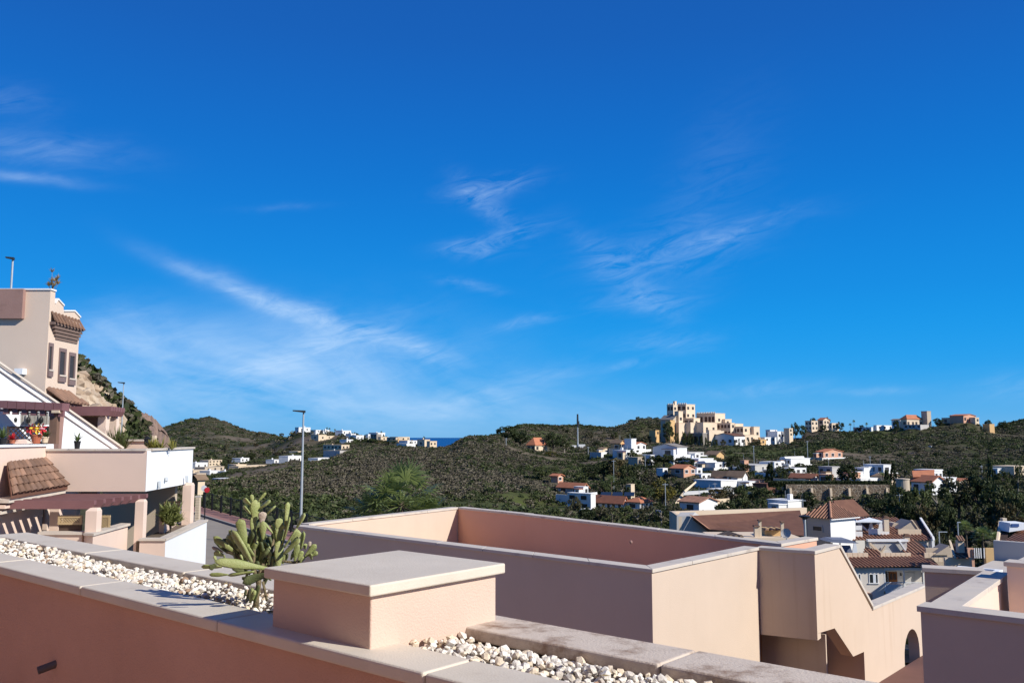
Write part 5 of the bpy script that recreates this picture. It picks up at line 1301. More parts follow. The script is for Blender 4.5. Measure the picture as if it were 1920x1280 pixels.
# upper storey block: pink front, white flank
MB().prism([(xw, YB), (xe, YB), (xe - .27, YB + .25), (xw, YB + .25)], zu, zc - .06).build('wall', 'pink_plaster', bl)
wx0 = xe + .004
MB().prism([(wx0, YB + .001), e2, (e2[0] - .3, e2[1]), (wx0 - .3, YB + .26)], [zu, Z(905, 29.6), Z(905, 29.6), zu], zc - .061).build('wall', 'white_paint', bl)
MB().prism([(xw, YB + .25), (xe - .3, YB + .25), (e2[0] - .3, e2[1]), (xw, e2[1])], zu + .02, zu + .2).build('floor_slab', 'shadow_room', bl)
MB().prism([(xw, YB + .25), (xe - .3, YB + .25), (e2[0] - .3, e2[1]), (xw, e2[1])], zc - .3, zc - .12).build('terrace_deck', 'terracotta_floor', bl)
for k in range(4):
    t0, t1 = k / 4 + .002, (k + 1) / 4 - .002
    a_ = xw - .05 + (xe + .04 - xw) * t0; b_ = xw - .05 + (xe + .04 - xw) * t1
    MB().box(a_, b_, YB - .05, YB + .3, zc - .06, zc).build('coping_slab', 'coping_pale', bl)
for k in range(3):
    t0, t1 = k / 3 + (.06 if k == 0 else .002), (k + 1) / 3 - .002
    L_ = lambda t, o: (wx0 + (e2[0] - wx0) * t + o, YB + .05 + (e2[1] - YB) * t)
    MB().prism([L_(t0, .05), L_(t1, .05), L_(t1, -.33), L_(t0, -.33)], zc - .06, zc + .001).build('coping_slab', 'coping_pale', bl)
for px, py, h in ((296, 908, .5), (309, 901, .17), (348, 898, .42)):
    f = (px - 275.5) / (362 - 275.5); y = YB + (e2[1] - YB) * f * .93
    x = X(px, y, py)
    MB().tube([(x + .03, y, Z(py - 6, y)), (x + .06, y - .04, Z(py + 6 if h > .3 else py + 1, y))], .04, 8).build('downspout', 'galvanised', bl)
# left wall with the tiled awning
yl = 17.0
MB().prism([(xw + .3, yl), (xw - .01, YB - .002), (xw - .3, YB - .002), (xw, yl)], -7, Z(833, YB) - .05).build('wall', 'pink_plaster', bl)
MB().prism([(xw + .35, yl), (xw + .04, YB + .2), (xw - .34, YB + .2), (xw - .05, yl)], Z(833, YB) - .049, Z(833, YB) + .01).build('coping_slab', 'white_paint', bl)
# awning tiles, one by one
aw = [(at(13, 867, 22.75)), (at(84, 859, 24.75)), (at(127, 909, 24.9)), (at(21, 926, 22.05))]
q0, q1, q2, q3 = map(Vector, aw)
aroof = MB().add([q0, q1, q2, q3, q0 - Vector((0, 0, .12)), q1 - Vector((0, 0, .12)), q2 - Vector((0, 0, .12)), q3 - Vector((0, 0, .12))],
         [(0, 1, 2, 3), (7, 6, 5, 4), (0, 4, 5, 1), (1, 5, 6, 2), (2, 6, 7, 3), (3, 7, 4, 0)]).build('awning', 'roof_tile_dark', bl)
nrm = (q3 - q0).cross(q1 - q0).normalized()
if nrm.z < 0: nrm = -nrm
ncol, nrow = 10, 4
def bil(s, t): return (q0.lerp(q1, s)).lerp(q3.lerp(q2, s), t)
for c_ in range(ncol):
    for r_ in range(nrow):
        s = (c_ + .5) / ncol
        t0 = r_ / nrow; t1 = min(1.05, (r_ + 1.12) / nrow)
        p0, p1 = bil(s, t0), bil(s, t1)
        sd_ = (bil(s + .01, t0) - bil(s - .01, t0)).normalized()
        sd1 = (bil(s + .01, t1) - bil(s - .01, t1)).normalized()
        wd = (q1 - q0).length / ncol * .5; wd1 = wd * (1 + (q2 - q3).length / (q1 - q0).length) / 2
        lift = .02 + .02
        vs = []
        for (p, sdv, w_, lf) in ((p0, sd_, wd * .85, .0), (p1, sd1, wd1 * 1.0, lift)):
            for k in range(6):
                an = PI * k / 5
                vs.append(p + sdv * (math.cos(an) * w_) + nrm * (math.sin(an) * .085 + lf))
        MB().add(vs, [(k, k + 1, 7 + k, 6 + k) for k in range(5)] + [tuple(range(6)), tuple(range(11, 5, -1))]).build('roof_tile', 'roof_tile_old', aroof)
for k in range(3):
    o = Vector((0, 0, -.13 - .14 * k)); ins = (.05 + .10 * k)
    a_ = q3 + o; b_ = q2 + o
    inw = Vector((-1, .1, 0))
    a1 = a_ + inw * ins; b1_ = b_ + inw * ins
    MB().extrude([a1, b1_, b1_ + inw * .75, a1 + inw * .75], (0, 0, -.09)).build('cornice', 'coping_pale' if k % 2 == 0 else 'pink_plaster', bl)
# lower pergola
zp = Z(923.5, YB)
nr = 7
for i in range(nr):
    f = i / (nr - 1); y = 22.3 + (24.8 - 22.3) * f
    xr = X(181, 22.3) + (X(277.5, 24.8) - X(181, 22.3)) * f
    xl = max(xw + .25 - (25 - y) * .02, X(2, y) - .6)
    z1 = zp - .02
    zt = z1 + .0
    P3 = [(xl, y, zt), (xr, y, zt), (xr, y, zt - .10), (xr - .10, y, zt - .21), (xl, y, zt - .21)]
    MB().extrude(P3, (0, .13, 0)).build('rafter', 'pergola_brown', bl)
def pillar(px0, px1, y, ptop, pbot, nm='pillar', m='pink_plaster', dp=None):
    x0, x1 = X(px0, y, ptop), X(px1, y, ptop); w = (x1 - x0)
    dp = dp or w
    zt, zb_ = Z(ptop, y), Z(pbot, y)
    k = w * .28
    MB().prism([(x0, y), (x1, y), (x1, y + dp), (x0, y + dp)], zb_ - .6, zt - k).add(
        [(x0, y, zt - k + .001), (x1, y, zt - k + .001), (x1, y + dp, zt - k + .001), (x0, y + dp, zt - k + .001), (x0 + k, y + .06, zt), (x1 - k * .3, y + .06, zt), (x1 - k * .3, y + dp - .06, zt), (x0 + k, y + dp - .06, zt)],
        [(0, 1, 5, 4), (1, 2, 6, 5), (2, 3, 7, 6), (3, 0, 4, 7), (4, 5, 6, 7)]).build(nm, m, bl)
pillar(161, 182, 22.2, 952, 1012); pillar(254, 270, 24.4, 936, 1008); pillar(94, 111, 24.0, 948, 1000)
MB().box(X(35, 25.2), X(92, 25.2), 25.3, 25.5, -4.5, zu).build('wall', 'pink_plaster', bl)
MB().box(xw - .3, e2[0] - .4, 29.2, 29.4, -6, zu + .05).build('wall', 'beige_wall', bl)
MB().box(X(114, 26.5), X(150, 26.5), 26.5, 26.7, -4.2, zu).build('wall', 'pink_plaster', bl)
for (pa, pb) in ((38, 60), (64, 84)):
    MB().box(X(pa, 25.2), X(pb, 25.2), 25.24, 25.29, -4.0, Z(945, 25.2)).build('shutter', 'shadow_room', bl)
# low parapets and their copings
MB().box(X(85, 22.4), X(165, 22.4), 22.3, 22.5, -6, Z(1001, 22.4)).build('wall', 'pink_plaster', bl)
MB().box(X(85, 22.4), X(167, 22.4) + .03, 22.25, 22.55, Z(1001, 22.4) + .001, Z(998, 22.4) + .03).build('coping_slab', 'coping_pale', bl)
MB().prism([(X(182, 21.9), 21.9), (X(246, 24.4), 24.4), (X(246, 24.4) - .2, 24.5), (X(182, 21.9) - .2, 22.0)], -6, Z(1003, 22)).build('wall', 'pink_plaster', bl)
MB().prism([(X(182, 21.9) + .04, 21.85), (X(248, 24.4) + .04, 24.4), (X(248, 24.4) - .26, 24.5), (X(182, 21.9) - .26, 21.95)], Z(1003, 22) + .001, Z(1003, 22) + .06).build('coping_slab', 'coping_pale', bl)
def lattice(px0, px1, ptop, pbot, y, par, m, nx):
    x0, x1 = X(px0, y), X(px1, y); z0, z1 = Z(pbot, y), Z(ptop, y)
    fr = MB()
    fr.box(x0, x1, y, y + .05, z1 - .06, z1).box(x0, x1, y, y + .05, z0, z0 + .05).box(x0, x0 + .05, y, y + .05, z0 + .051, z1 - .061).box(x1 - .05, x1, y, y + .05, z0 + .051, z1 - .061)
    fo = fr.build('lattice_frame', m, par)
    w = (x1 - x0) / nx; h = z1 - z0
    lb = MB()
    n = int(nx + h / w) + 1
    for sgn in (1, -1):
        for i in range(-int(h / w) - 1, nx + 1):
            # diagonal bars clipped to the panel
            a0 = x0 + i * w
            pts = []
            t0 = max(0, (x0 - a0) / h) if True else 0
            t1 = min(1, (x1 - a0) / h)
            if t1 - t0 < .05: continue
            zA = z0 + h * t0; zB_ = z0 + h * t1
            if sgn < 0: zA, zB_ = z1 - h * t0, z1 - h * t1
            xa, xb = a0 + h * t0, a0 + h * t1
            lb.extrude([(xa, y + .01 + (.015 if sgn > 0 else 0), zA - .02), (xb, y + .01 + (.015 if sgn > 0 else 0), zB_ - .02), (xb, y + .01 + (.015 if sgn > 0 else 0), zB_ + .02), (xa, y + .01 + (.015 if sgn > 0 else 0), zA + .02)], (0, .012, 0))
    lb.build('lattice', m, par)
lattice(115, 160, 966, 983, 22.45, bl, 'wood_pale', 9)
MB().box(X(117, 22.5), X(159, 22.5), 22.52, 22.56, Z(998, 22.5), Z(983, 22.5)).build('reed_panel', 'wood_dark', bl)
lattice(185, 212, 966, 999, 23.3, bl, 'wood_pale', 5)
# white lower planter at the corner of the building
p0 = (X(310, 24.0, 1010), 24.0); p1 = (X(388, 29.4, 975), 29.4)
zpl = Z(1009, 24)
MB().prism([(p0[0] + .002, p0[1] + .001), p1, (p1[0] - .2, p1[1]), (p0[0] - .2, p0[1] + .21)], -6.5, zpl - .06).build('planter_wall', 'white_paint', bl)
MB().prism([(X(269, 24), 24.0), (p0[0], 24.0), (p0[0] - .202, 24.2), (X(269, 24), 24.2)], -6.5, zpl - .061).build('planter_wall', 'pink_plaster', bl)
MB().prism([(p0[0] - .9, 26.2), (p1[0] - .9, p1[1]), (p1[0] - 1.05, p1[1]), (p0[0] - 1.05, 26.2)], -6.5, zpl + .35).build('wall', 'pink_plaster', bl)
MB().prism([(p0[0] + .04, 23.95), (p1[0] + .04, p1[1]), (p1[0] - .26, p1[1]), (p0[0] - .26, 24.26)], zpl - .059, zpl).build('coping_slab', 'coping_pale', bl)
MB().prism([(X(268, 24), 23.95), (p0[0] + .03, 23.95), (p0[0] - .27, 24.256), (X(268, 24), 24.256)], zpl - .059, zpl - .001).build('coping_slab', 'coping_pale', bl)
MB().prism([(p0[0] - .26, 24.27), (p1[0] - .26, p1[1]), (p1[0] - .89, p1[1]), (p0[0] - .89, 24.27)], zpl - .4, zpl - .1).build('planter_soil', 'planter_soil', bl)
pillar(343, 359, 28.6, 905, 976, dp=.3)
MB().box(X(359, 29.3), X(361.5, 29.3), 29.3, 29.36, -6, Z(905, 29.3)).build('downpipe', 'black_metal', bl)
for k in range(6):
    z = Z(941 + k * 5.6, 29.0)
    MB().box(X(312, 29), X(341, 29), 29.0, 29.05, z - .035, z + .035).build('slat', 'wood_pale', bl)
# white sloping stair walls above the terrace
def sy(px, o=0.0): return 25.95 + px * .0125 + o
def slant(o, pts, m='garden_white', th=.3):
    return MB().extrude([at(px, py, sy(px, o)) for px, py in pts], (-.14, .26, 0)).build('stair_wall', m, bl)
slant(0, [(-60, 640), (8, 692), (110, 758), (110, 842), (-60, 842)])
slant(.002, [(110.3, 759), (228, 838.5), (228, 842), (110.3, 842)])
def rail(o, a, b, w0, w1, m, th=1.0):
    (x0, y0), (x1, y1) = a, b
    l = math.hypot(x1 - x0, y1 - y0); nx, ny = -(y1 - y0) / l, (x1 - x0) / l
    pl = [(x0 + nx * w0, y0 + ny * w0), (x1 + nx * w0, y1 + ny * w0), (x1 + nx * w1, y1 + ny * w1), (x0 + nx * w1, y0 + ny * w1)]
    return MB().extrude([at(px, py, sy(px, o)) for px, py in pl], (-.2 * th, .38 * th, 0)).build('stair_coping', m, bl)
rail(-.08, (-60, 638), (112, 757), -2, 1.6, 'coping_pale'); rail(-.05, (-60, 638), (104, 752), 11, 12.6, 'coping_grey', .15)
rail(-.082, (114, 757), (232, 840), -2, 1.6, 'coping_pale'); rail(-.052, (110, 770), (213, 841), 0, 1.3, 'coping_grey', .15)
# block that carries the upper terrace
MB().box(X(-60, 27.3), X(112, 27.3), 27.2, 27.45, Z(845, 27), Z(768, 27.2)).build('wall', 'mauve_plaster', bl)
# upper terrace pergola: joist ends in a row
for i in range(7):
    px = -9 + i * 17.4
    y = 25.35
    x0, x1 = X(px, y), X(px + 16.4, y)
    zt = Z(750.5 + i * .8, y); zb_ = zt - .22
    P3 = [(x0, y, zt), (x1, y, zt), (x1, y, zb_), (x0, y, zb_)]
    MB().extrude(P3, (0, .42, 0)).build('rafter', 'pergola_brown', bl)
    MB().extrude([(x0 + .10, y + .08, zb_ - .002), (x1, y + .08, zb_ - .002), (x1, y + .08, zb_ - .17), (x0 + .10, y + .08, zb_ - .17)], (0, .1, 0)).build('rafter_end', 'pergola_brown', bl)
MB().box(X(-20, 25.6), X(93, 25.6), 25.6, 25.75, Z(771, 25.6), Z(766, 25.6)).build('beam', 'pergola_brown', bl)
MB().box(X(89, 25.45), X(103.5, 25.45), 25.45, 25.62, Z(832, 25.45), Z(774, 25.45)).build('post', 'wood_post', bl)
MB().box(X(92, 25.3), X(106, 25.3), 25.3, 25.6, Z(774, 25.4) + .001, Z(769, 25.4)).build('post_cap', 'cream_wall', bl)
lattice(10, 88, 799, 832, 25.7, bl, 'wood_dark', 9)
# tower
YT = 28.0
xt = X(77.5, YT); y2 = xt / ray(150, 650)[0]
ztt = Z(541, YT, 40)
za, zb2, zc2 = Z(544, YT, 80), Z(565, 28.9, 110), Z(588, 30.0, 140)
MB().box(X(-90, YT), xt, YT, YT + .3, -2, ztt - .05).build('wall', 'tower_plaster', bl)
ys = [YT + .3, YT + .3 + (y2 - YT) * .36, y2 - .002]
ya = xt / ray(113, 565)[0]
def tw(px, py):
    y = xt / ray(px, py)[0]; return (xt, y, at(px, py, y)[2])
OUT = [(80, 562), (108, 562), (119, 574), (119.5, 584), (139, 584), (150, 596)]
up_ = [tw(*q) for q in OUT]
up_[0] = (xt, YT + .302, up_[0][2])
MB().extrude(up_ + [(xt, up_[-1][1], -2), (xt, YT + .302, -2)], (-.3, 0, 0)).build('wall', 'tower_plaster', bl)
for q0_, q1_ in zip(up_[:-1], up_[1:]):
    if abs(q1_[1] - q0_[1]) < .05: continue
    MB().extrude([(xt + .04, q0_[1], q0_[2] + .002), (xt + .04, q1_[1], q1_[2] + .002), (xt + .04, q1_[1], q1_[2] + .05), (xt + .04, q0_[1], q0_[2] + .05)], (-.38, 0, 0)).build('coping_slab', 'white_paint', bl)
y2 = up_[-1][1]
MB().box(X(-90, YT), xt - .31, y2 - .3, y2, -2, zc2).build('wall', 'tower_plaster', bl)
MB().box(X(-90, YT), xt - .31, YT + .31, y2 - .31, zc2 - .7, zc2 - .5).build('roof', 'terracotta_floor', bl)
MB().box(X(-90, YT), xt + .04, YT - .04, YT + .30, ztt - .049, ztt).build('coping_slab', 'white_paint', bl)
MB().box(X(-90, YT), X(48, YT, 560), YT - .16, YT - .002, Z(598, YT, 20), Z(543, YT, 20)).build('facade_panel', 'mauve_plaster', bl)
# cornice of stepped mouldings over the windows, tiles on top
ycz0 = YT + .32; ycz1 = y2 - .02
zk = Z(607, 28.6, 100)
for k in range(5):
    o = .03 + .035 * (4 - k)
    MB().box(xt - .01, xt + o, ycz0 + .10 * k - .28, ycz1 - .03 * k, zk + .02 - .11 * (k + 1), zk - .11 * k).build('cornice', 'cornice_brown', bl)
cr = MB()
tile_face(cr, (xt + .20, ycz0 - .3, zk + .04), (xt + .20, ycz1, zk + .00), (xt + .01, ycz1, zk + .16), (xt + .01, ycz0 - .2, zk + .34), .2, .05)
cr.build('cornice_tiles', 'roof_tile_old', bl)
for (pa, pb, pt, pbm) in ((85, 98, 643, 706), (110, 123, 653, 716), (129, 141, 661, 722)):
    ya_, yb_ = xt / ray(pa, 670)[0], xt / ray(pb, 670)[0]
    ya_ = max(ya_, YT + .06); ym = (ya_ + yb_) / 2
    zt, zb_ = Z(pt, ym, pa), Z(pbm, ym, pa)
    fr = MB(); dp = .035
    fr.box(xt, xt + dp, ya_, yb_, zt - .12, zt).box(xt, xt + dp + .03, ya_, yb_, zb_, zb_ + .22).box(xt, xt + dp, ya_, ya_ + .03, zb_ + .221, zt - .121).box(xt, xt + dp, yb_ - .08, yb_, zb_ + .221, zt - .121)
    fo = fr.build('window', 'window_mauve', bl)
    MB().box(xt - .01, xt + .012, ya_ + .03, yb_ - .08, zb_ + .221, zt - .121).build('pane', 'window_shade', fo)
    MB().box(xt + dp + .031, xt + dp + .05, ya_, yb_, zb_ + .18, zb_ + .23).build('sill', 'coping_pale', fo)
# small tiled awning at the foot of the tower
ya_, yb_ = max(YT + .05, xt / ray(84, 745)[0]), xt / ray(132, 745)[0]
ta = MB()
zt_, zb_ = Z(731, 28.5, 100), Z(752, 29, 120)
tile_face(ta, (xt + .55, ya_, zb_), (xt + .55, yb_ + .1, zb_ - .08), (xt + .01, yb_ - .2, zt_ - .05), (xt + .01, ya_, zt_ + .05), .22, .085)
ta.build('awning', 'roof_tile_old', bl)
MB().box(xt, xt + .42, ya_, yb_, zb_ - .25, zb_ - .06).build('cornice', 'mauve_plaster', bl)
MB().box(X(22, 27.9), X(38, 27.9), 27.75, 27.99, Z(702, 27.9), Z(691, 27.9)).build('wall_stub', 'white_paint', bl)
# second pergola on cream pillars
for i in range(6):
    f = i / 5; y = 28.6 + 1.6 * f
    xl_ = X(128, y); xr = X(204, 28.6) + (X(227, 30.2) - X(204, 28.6)) * f
    zt = Z(763, 29.4)
    MB().extrude([(xl_, y, zt), (xr, y, zt), (xr, y, zt - .14), (xr - .08, y, zt - .30), (xl_, y, zt - .30)], (0, .14, 0)).build('rafter', 'pergola_brown', bl)
pillar(184, 199, 28.9, 778, 830); pillar(207, 219, 30.0, 779, 830)
MB().box(X(148, 29.3), X(183, 29.3), 29.3, 29.5, Z(781, 29.3), Z(775, 29.3)).build('beam', 'wood_pale', bl)
MB().box(X(128, 30.3), X(186, 30.3), 30.3, 30.5, -2, Z(775, 30.3)).build('wall', 'mauve_plaster', bl)
MB().box(X(195, 29.2), X(264, 29.2), 29.8, 30.0, -2, Z(827, 29.8)).build('wall', 'pink_plaster', bl)
MB().box(X(195, 29.2), X(264, 29.2), 29.72, 30.08, Z(827, 29.8) + .001, Z(825, 29.8) + .03).build('coping_slab', 'coping_pale', bl)

# ---- things standing on that building
def blades(mb, base, n, h, spread, w, rnd, droop=.5, up=.9):
    for i in range(n):
        a = rnd.uniform(0, 2 * PI); l = h * rnd.uniform(.6, 1.1)
        dx, dy = math.cos(a), math.sin(a)
        el_ = rnd.uniform(.25, 1.0) ** .7 * up
        px_, py_ = -dy, dx
        pts = []
        for t in (0, .35, .7, 1.0):
            r = l * t * (1 - el_) * spread + l * t * .15
            zz = l * (t * (.35 + .65 * el_) - droop * (1 - el_) * t * t)
            pts.append((base[0] + dx * r, base[1] + dy * r, base[2] + zz))
        ww = [w, w * .9, w * .6, w * .08]
        vs = []
        for p, k in zip(pts, ww): vs += [(p[0] - px_ * k, p[1] - py_ * k, p[2]), (p[0] + px_ * k, p[1] + py_ * k, p[2])]
        mb.add(vs, [(0, 1, 3, 2), (2, 3, 5, 4), (4, 5, 7, 6)])
    return mb
rp = random.Random(17)
def pot_plant(name, px, py, d, r, h, potm, leafm, label, ph, n=26, w=.02, spread=1.0, droop=.6, cat='plant'):
    b = at(px, py, d)
    t = thing(name, b, label, cat)
    if r > 0:
        MB().lathe(b, [(r * .72, 0), (r * .95, h * .85), (r * 1.08, h * .86), (r * 1.08, h), (r * .9, h), (r * .88, h * .9)], 14).build('pot', potm, t)
    mb = MB(); blades(mb, (b[0], b[1], b[2] + h * .9), n, ph, spread, w, rp, droop)
    mb.build('foliage', leafm, t, fix=False)
    return t
pot_plant('aloe_plant', 144.5, 841, 25.15, .09, .22, 'black_plastic', 'leaf_pot', 'aloe in a black pot alone on the coping before the white stair wall', .42, 14, .028, 1.3, .9)
pot_plant('pot_plant', 84, 830, 24.9, .10, .17, 'cream_wall', 'leaf_pot', 'bushy plant in a cream pot beside the brown post', .36, 40, .025)
pot_plant('pot_plant', 4, 833, 23.4, .12, .17, 'black_plastic', 'leaf_pot', 'spiky plant in a dark pot at the end of the terrace ledge', .45, 30, .02, 1.2)
t = pot_plant('pot_plant', 22, 831, 23.9, .10, .10, 'terracotta_pot', 'red_paint', 'low plant with red blooms on the terrace ledge', .24, 46, .03, 1.4, .9)
# pinwheel flowers
fb = at(67.5, 831, 24.6)
fl = thing('pinwheel_pot', fb, 'terracotta pot with red and yellow toy pinwheel flowers', 'garden decoration')
MB().lathe(fb, [(.10, 0), (.14, .2), (.155, .21), (.155, .25), (.12, .25), (.12, .2)], 16).build('pot', 'terracotta_pot', fl)
for (px, py, m1, m2) in ((58, 803, 'red_paint', 'red_paint'), (69, 803, 'yellow_paint', 'yellow_paint'), (78, 803, 'pink_paint', 'red_paint')):
    h_ = Vector(at(px, py, 24.45))
    MB().tube([fb[:2] + (fb[2] + .22,), h_], .012, 6).build('stalk', 'teal_paint', fl)
    pm = MB()
    for k in range(7):
        a_ = 2 * PI * k / 7
        c_, s_ = math.cos(a_), math.sin(a_); c2, s2 = math.cos(a_ + .62), math.sin(a_ + .62); cm, sm_ = math.cos(a_ + .31), math.sin(a_ + .31)
        pm.add([h_, h_ + Vector((c_ * .12, -.03, s_ * .12)), h_ + Vector((cm * .17, .01, sm_ * .17)), h_ + Vector((c2 * .12, .02, s2 * .12))], [(0, 1, 2, 3)])
    po = pm.build('pinwheel', m2, fl, fix=False)
    MB().lathe((h_[0], h_[1], h_[2] - .03), [(.01, 0), (.05, .02), (.05, .05), (.01, .07)], 10).build('hub', m1 if m1 != m2 else 'yellow_paint', po)
tb = at(38, 832, 24.1)
pc = thing('cloth_bundle', tb, 'dusty pink cloth folded over the terrace ledge', 'cloth')
MB().add([(tb[0] - .26, tb[1] - .1, tb[2] + .0), (tb[0] + .26, tb[1] - .1, tb[2] + .0), (tb[0] + .24, tb[1] + .2, tb[2] + .03), (tb[0] - .24, tb[1] + .2, tb[2] + .03), (tb[0] - .1, tb[1], tb[2] + .12), (tb[0] + .12, tb[1] + .04, tb[2] + .13)],
         [(0, 1, 5, 4), (1, 2, 5), (2, 3, 4, 5), (3, 0, 4), (0, 3, 2, 1)]).build('fold', 'pink_plaster', pc)
# reed screen with three ornaments
sx0, sx1 = X(-12, 26.4), X(89, 26.4)
rs = thing('reed_screen', ((sx0 + sx1) / 2, 26.4, Z(797, 26.4)), 'weathered grey reed screen hanging under the brown pergola', 'screen')
ns = 46; rm = MB()
for i in range(ns):
    x = sx0 + (sx1 - sx0) * (i + .5) / ns
    rm.tube([(x, 26.4 + rp.uniform(-.01, .01), Z(797, 26.4) + rp.uniform(0, .02)), (x + rp.uniform(-.01, .01), 26.4, Z(772, 26.4))], (sx1 - sx0) / ns * .52, 5)
rm.build('reeds', 'reed_grey', rs)
MB().box(sx0, sx1, 26.36, 26.38, Z(773, 26.4), Z(771, 26.4)).build('top_batten', 'white_paint', rs)
for px in (28, 53, 77):
    p = at(px, 786, 26.3)
    orn = tag(MB().lathe((p[0], p[1], p[2] - .12), [(.01, 0), (.06, .04), (.07, .12), (.04, .18), (.015, .2), (.01, .34)], 10).build('hanging_lantern', 'black_metal'), 'small black lantern on the reed screen, ' + {28: 'farthest from the brown post', 53: 'middle of the three', 77: 'next to the brown post'}[px], 'lantern', 'lanterns on the reed screen')
# lamp by the plants
lb_ = at(279.5, 840, 26.8)
ln = thing('garden_lantern', lb_, 'black garden lantern on a cream post beside yellow green plants', 'lantern')
MB().tube([lb_, (lb_[0], lb_[1], lb_[2] + .2)], .03, 8).build('stem', 'black_metal', ln)
MB().lathe((lb_[0] - .06, lb_[1], lb_[2] + .06), [(.04, 0), (.10, .05), (.10, .2), (.13, .21), (.02, .30)], 8).build('lantern_head', 'black_metal', ln)
MB().box(lb_[0] + .10, lb_[0] + .18, 26.75, 26.9, lb_[2], lb_[2] + .38).build('post', 'cream_wall', ln)
for (px, py, d, h_, n, lab, m) in ((303, 840, 26.6, .44, 150, 'dense yellow green plant spilling over the white panel coping', 'leaf_bright'), (328, 840, 27.6, .30, 30, 'small sparse plant at the end of the white panel coping', 'leaf_bright'), (215, 842, 29.2, .95, 170, 'dark leafy shrub behind the sloping white stair wall', 'leaf_mid')):
    b = at(px, py, d)
    t = thing('terrace_plant', b, lab, 'plant')
    mb = MB()
    for k in range(5 if n > 60 else 2):
        blades(mb, (b[0] + rp.uniform(-.36, .36) * (1 if n > 60 else .3), b[1] + rp.uniform(-.15, .15), b[2] - .05), n // 5, h_, .9, .022, rp, .5)
    mb.build('foliage', m, t, fix=False)
# shrub with arching leaves in the lower white planter
b = at(322, 994, 26.0); b = (b[0], b[1], zpl - .1)
sh = thing('arching_shrub', b, 'round shrub of narrow leaves growing in the white corner planter', 'shrub')
MB().tube([b, (b[0] - .06, b[1], b[2] + .3), (b[0] - .02, b[1], b[2] + .45)], [.04, .03, .02], 6).build('stem', 'bark', sh)
MB().tube([(b[0] - .06, b[1], b[2] + .25), (b[0] - .3, b[1], b[2] + .5)], [.025, .012], 6).build('stem', 'bark', sh)
mb = MB()
for k in range(26):
    a_ = rp.uniform(0, 6.28); r = rp.uniform(0, .36)
    blades(mb, (b[0] + r * math.cos(a_), b[1] + r * math.sin(a_), b[2] + rp.uniform(.2, .62)), 20, .50, 1.15, .03, rp, .9, .9)
mb.build('foliage', 'leaf_shrub', sh, fix=False)
# dry bonsai-like plant on the tower roof
b = at(96.5, 561, 28.7)
bo = thing('dry_tree', b, 'spindly dry potted tree standing on the tower roof edge', 'plant')
tr = MB(); fo = MB()
tr.tube([b, (b[0] + .02, b[1], b[2] + .4), (b[0] - .03, b[1], b[2] + .75)], [.025, .018, .012], 6)
for k in range(11):
    e = (b[0] + rp.uniform(-.2, .2), b[1] + rp.uniform(-.12, .12), b[2] + rp.uniform(.4, .95))
    tr.tube([(b[0], b[1], b[2] + .15 + .03 * k), e], [.012, .005], 5)
    blades(fo, e, 26, .20, 1.2, .012, rp, .4)
tr.build('trunk', 'bark_pale', bo); fo.build('foliage', 'leaf_straw', bo, fix=False)
# ------------------------------------------------------------------ street on the left
ZS = -5.65
KX, KY = -23.0, 65.0
KD = (.538, -.843); KN = (-.843, -.538)
def kp(t, n): return (KX + KD[0] * t + KN[0] * n, KY + KD[1] * t + KN[1] * n)
MB().prism([kp(-6, 0), kp(42, 0), kp(42, 7.5), kp(-6, 7.5)], ZS - 1.2, ZS).build('road', 'asphalt')['kind'] = 'structure'
MB().prism([kp(-6, -1.75), kp(42, -1.75), kp(42, -.16), kp(-6, -.16)], ZS - 1.2, ZS + .12).build('pavement', 'pavement_red')['kind'] = 'structure'
kerb = MB().prism([kp(-6, -.155), kp(42, -.155), kp(42, -.004), kp(-6, -.004)], ZS - .6, ZS + .125).build('kerb', 'kerb_stone'); kerb['kind'] = 'structure'
vg = MB(); rg = random.Random(8)
for i in range(2600):
    t = rg.uniform(8, 34); n = rg.uniform(7.5, 9.6)
    x, y = kp(t, n); h = rg.uniform(.25, .8); a = rg.uniform(0, 6.28)
    vg.add([(x - .03 * math.cos(a), y - .03 * math.sin(a), ZS - .3), (x + .03 * math.cos(a), y + .03 * math.sin(a), ZS - .3), (x + rg.uniform(-.2, .2), y + rg.uniform(-.2, .2), ZS - .2 + h)], [(0, 1, 2)])
tag(vg.build('grass', 'grass_blade', fix=False), kind='stuff')
fence = thing('mesh_fence', kp(14, -1.6) + (ZS + .12,), 'black wire mesh fence with square posts along the reddish pavement', 'fence')
for i in range(15):
    x, y = kp(-4.5 + i * 2.6, -1.6)
    MB().box(x - .06, x + .06, y - .06, y + .06, ZS, ZS + 1.35).build('post', 'black_metal', fence)
fm = MB()
for k in range(14):
    z = ZS + .22 + k * .082
    fm.tube([kp(-4.5, -1.6) + (z,), kp(31.9, -1.6) + (z,)], .006 if 0 < k < 13 else .018, 4)
for i in range(260):
    x, y = kp(-4.5 + i * .14, -1.6)
    fm.tube([(x, y, ZS + .2), (x, y, ZS + 1.28)], .005, 3, cap=False)
fm.build('wire_mesh', 'black_metal', fence)
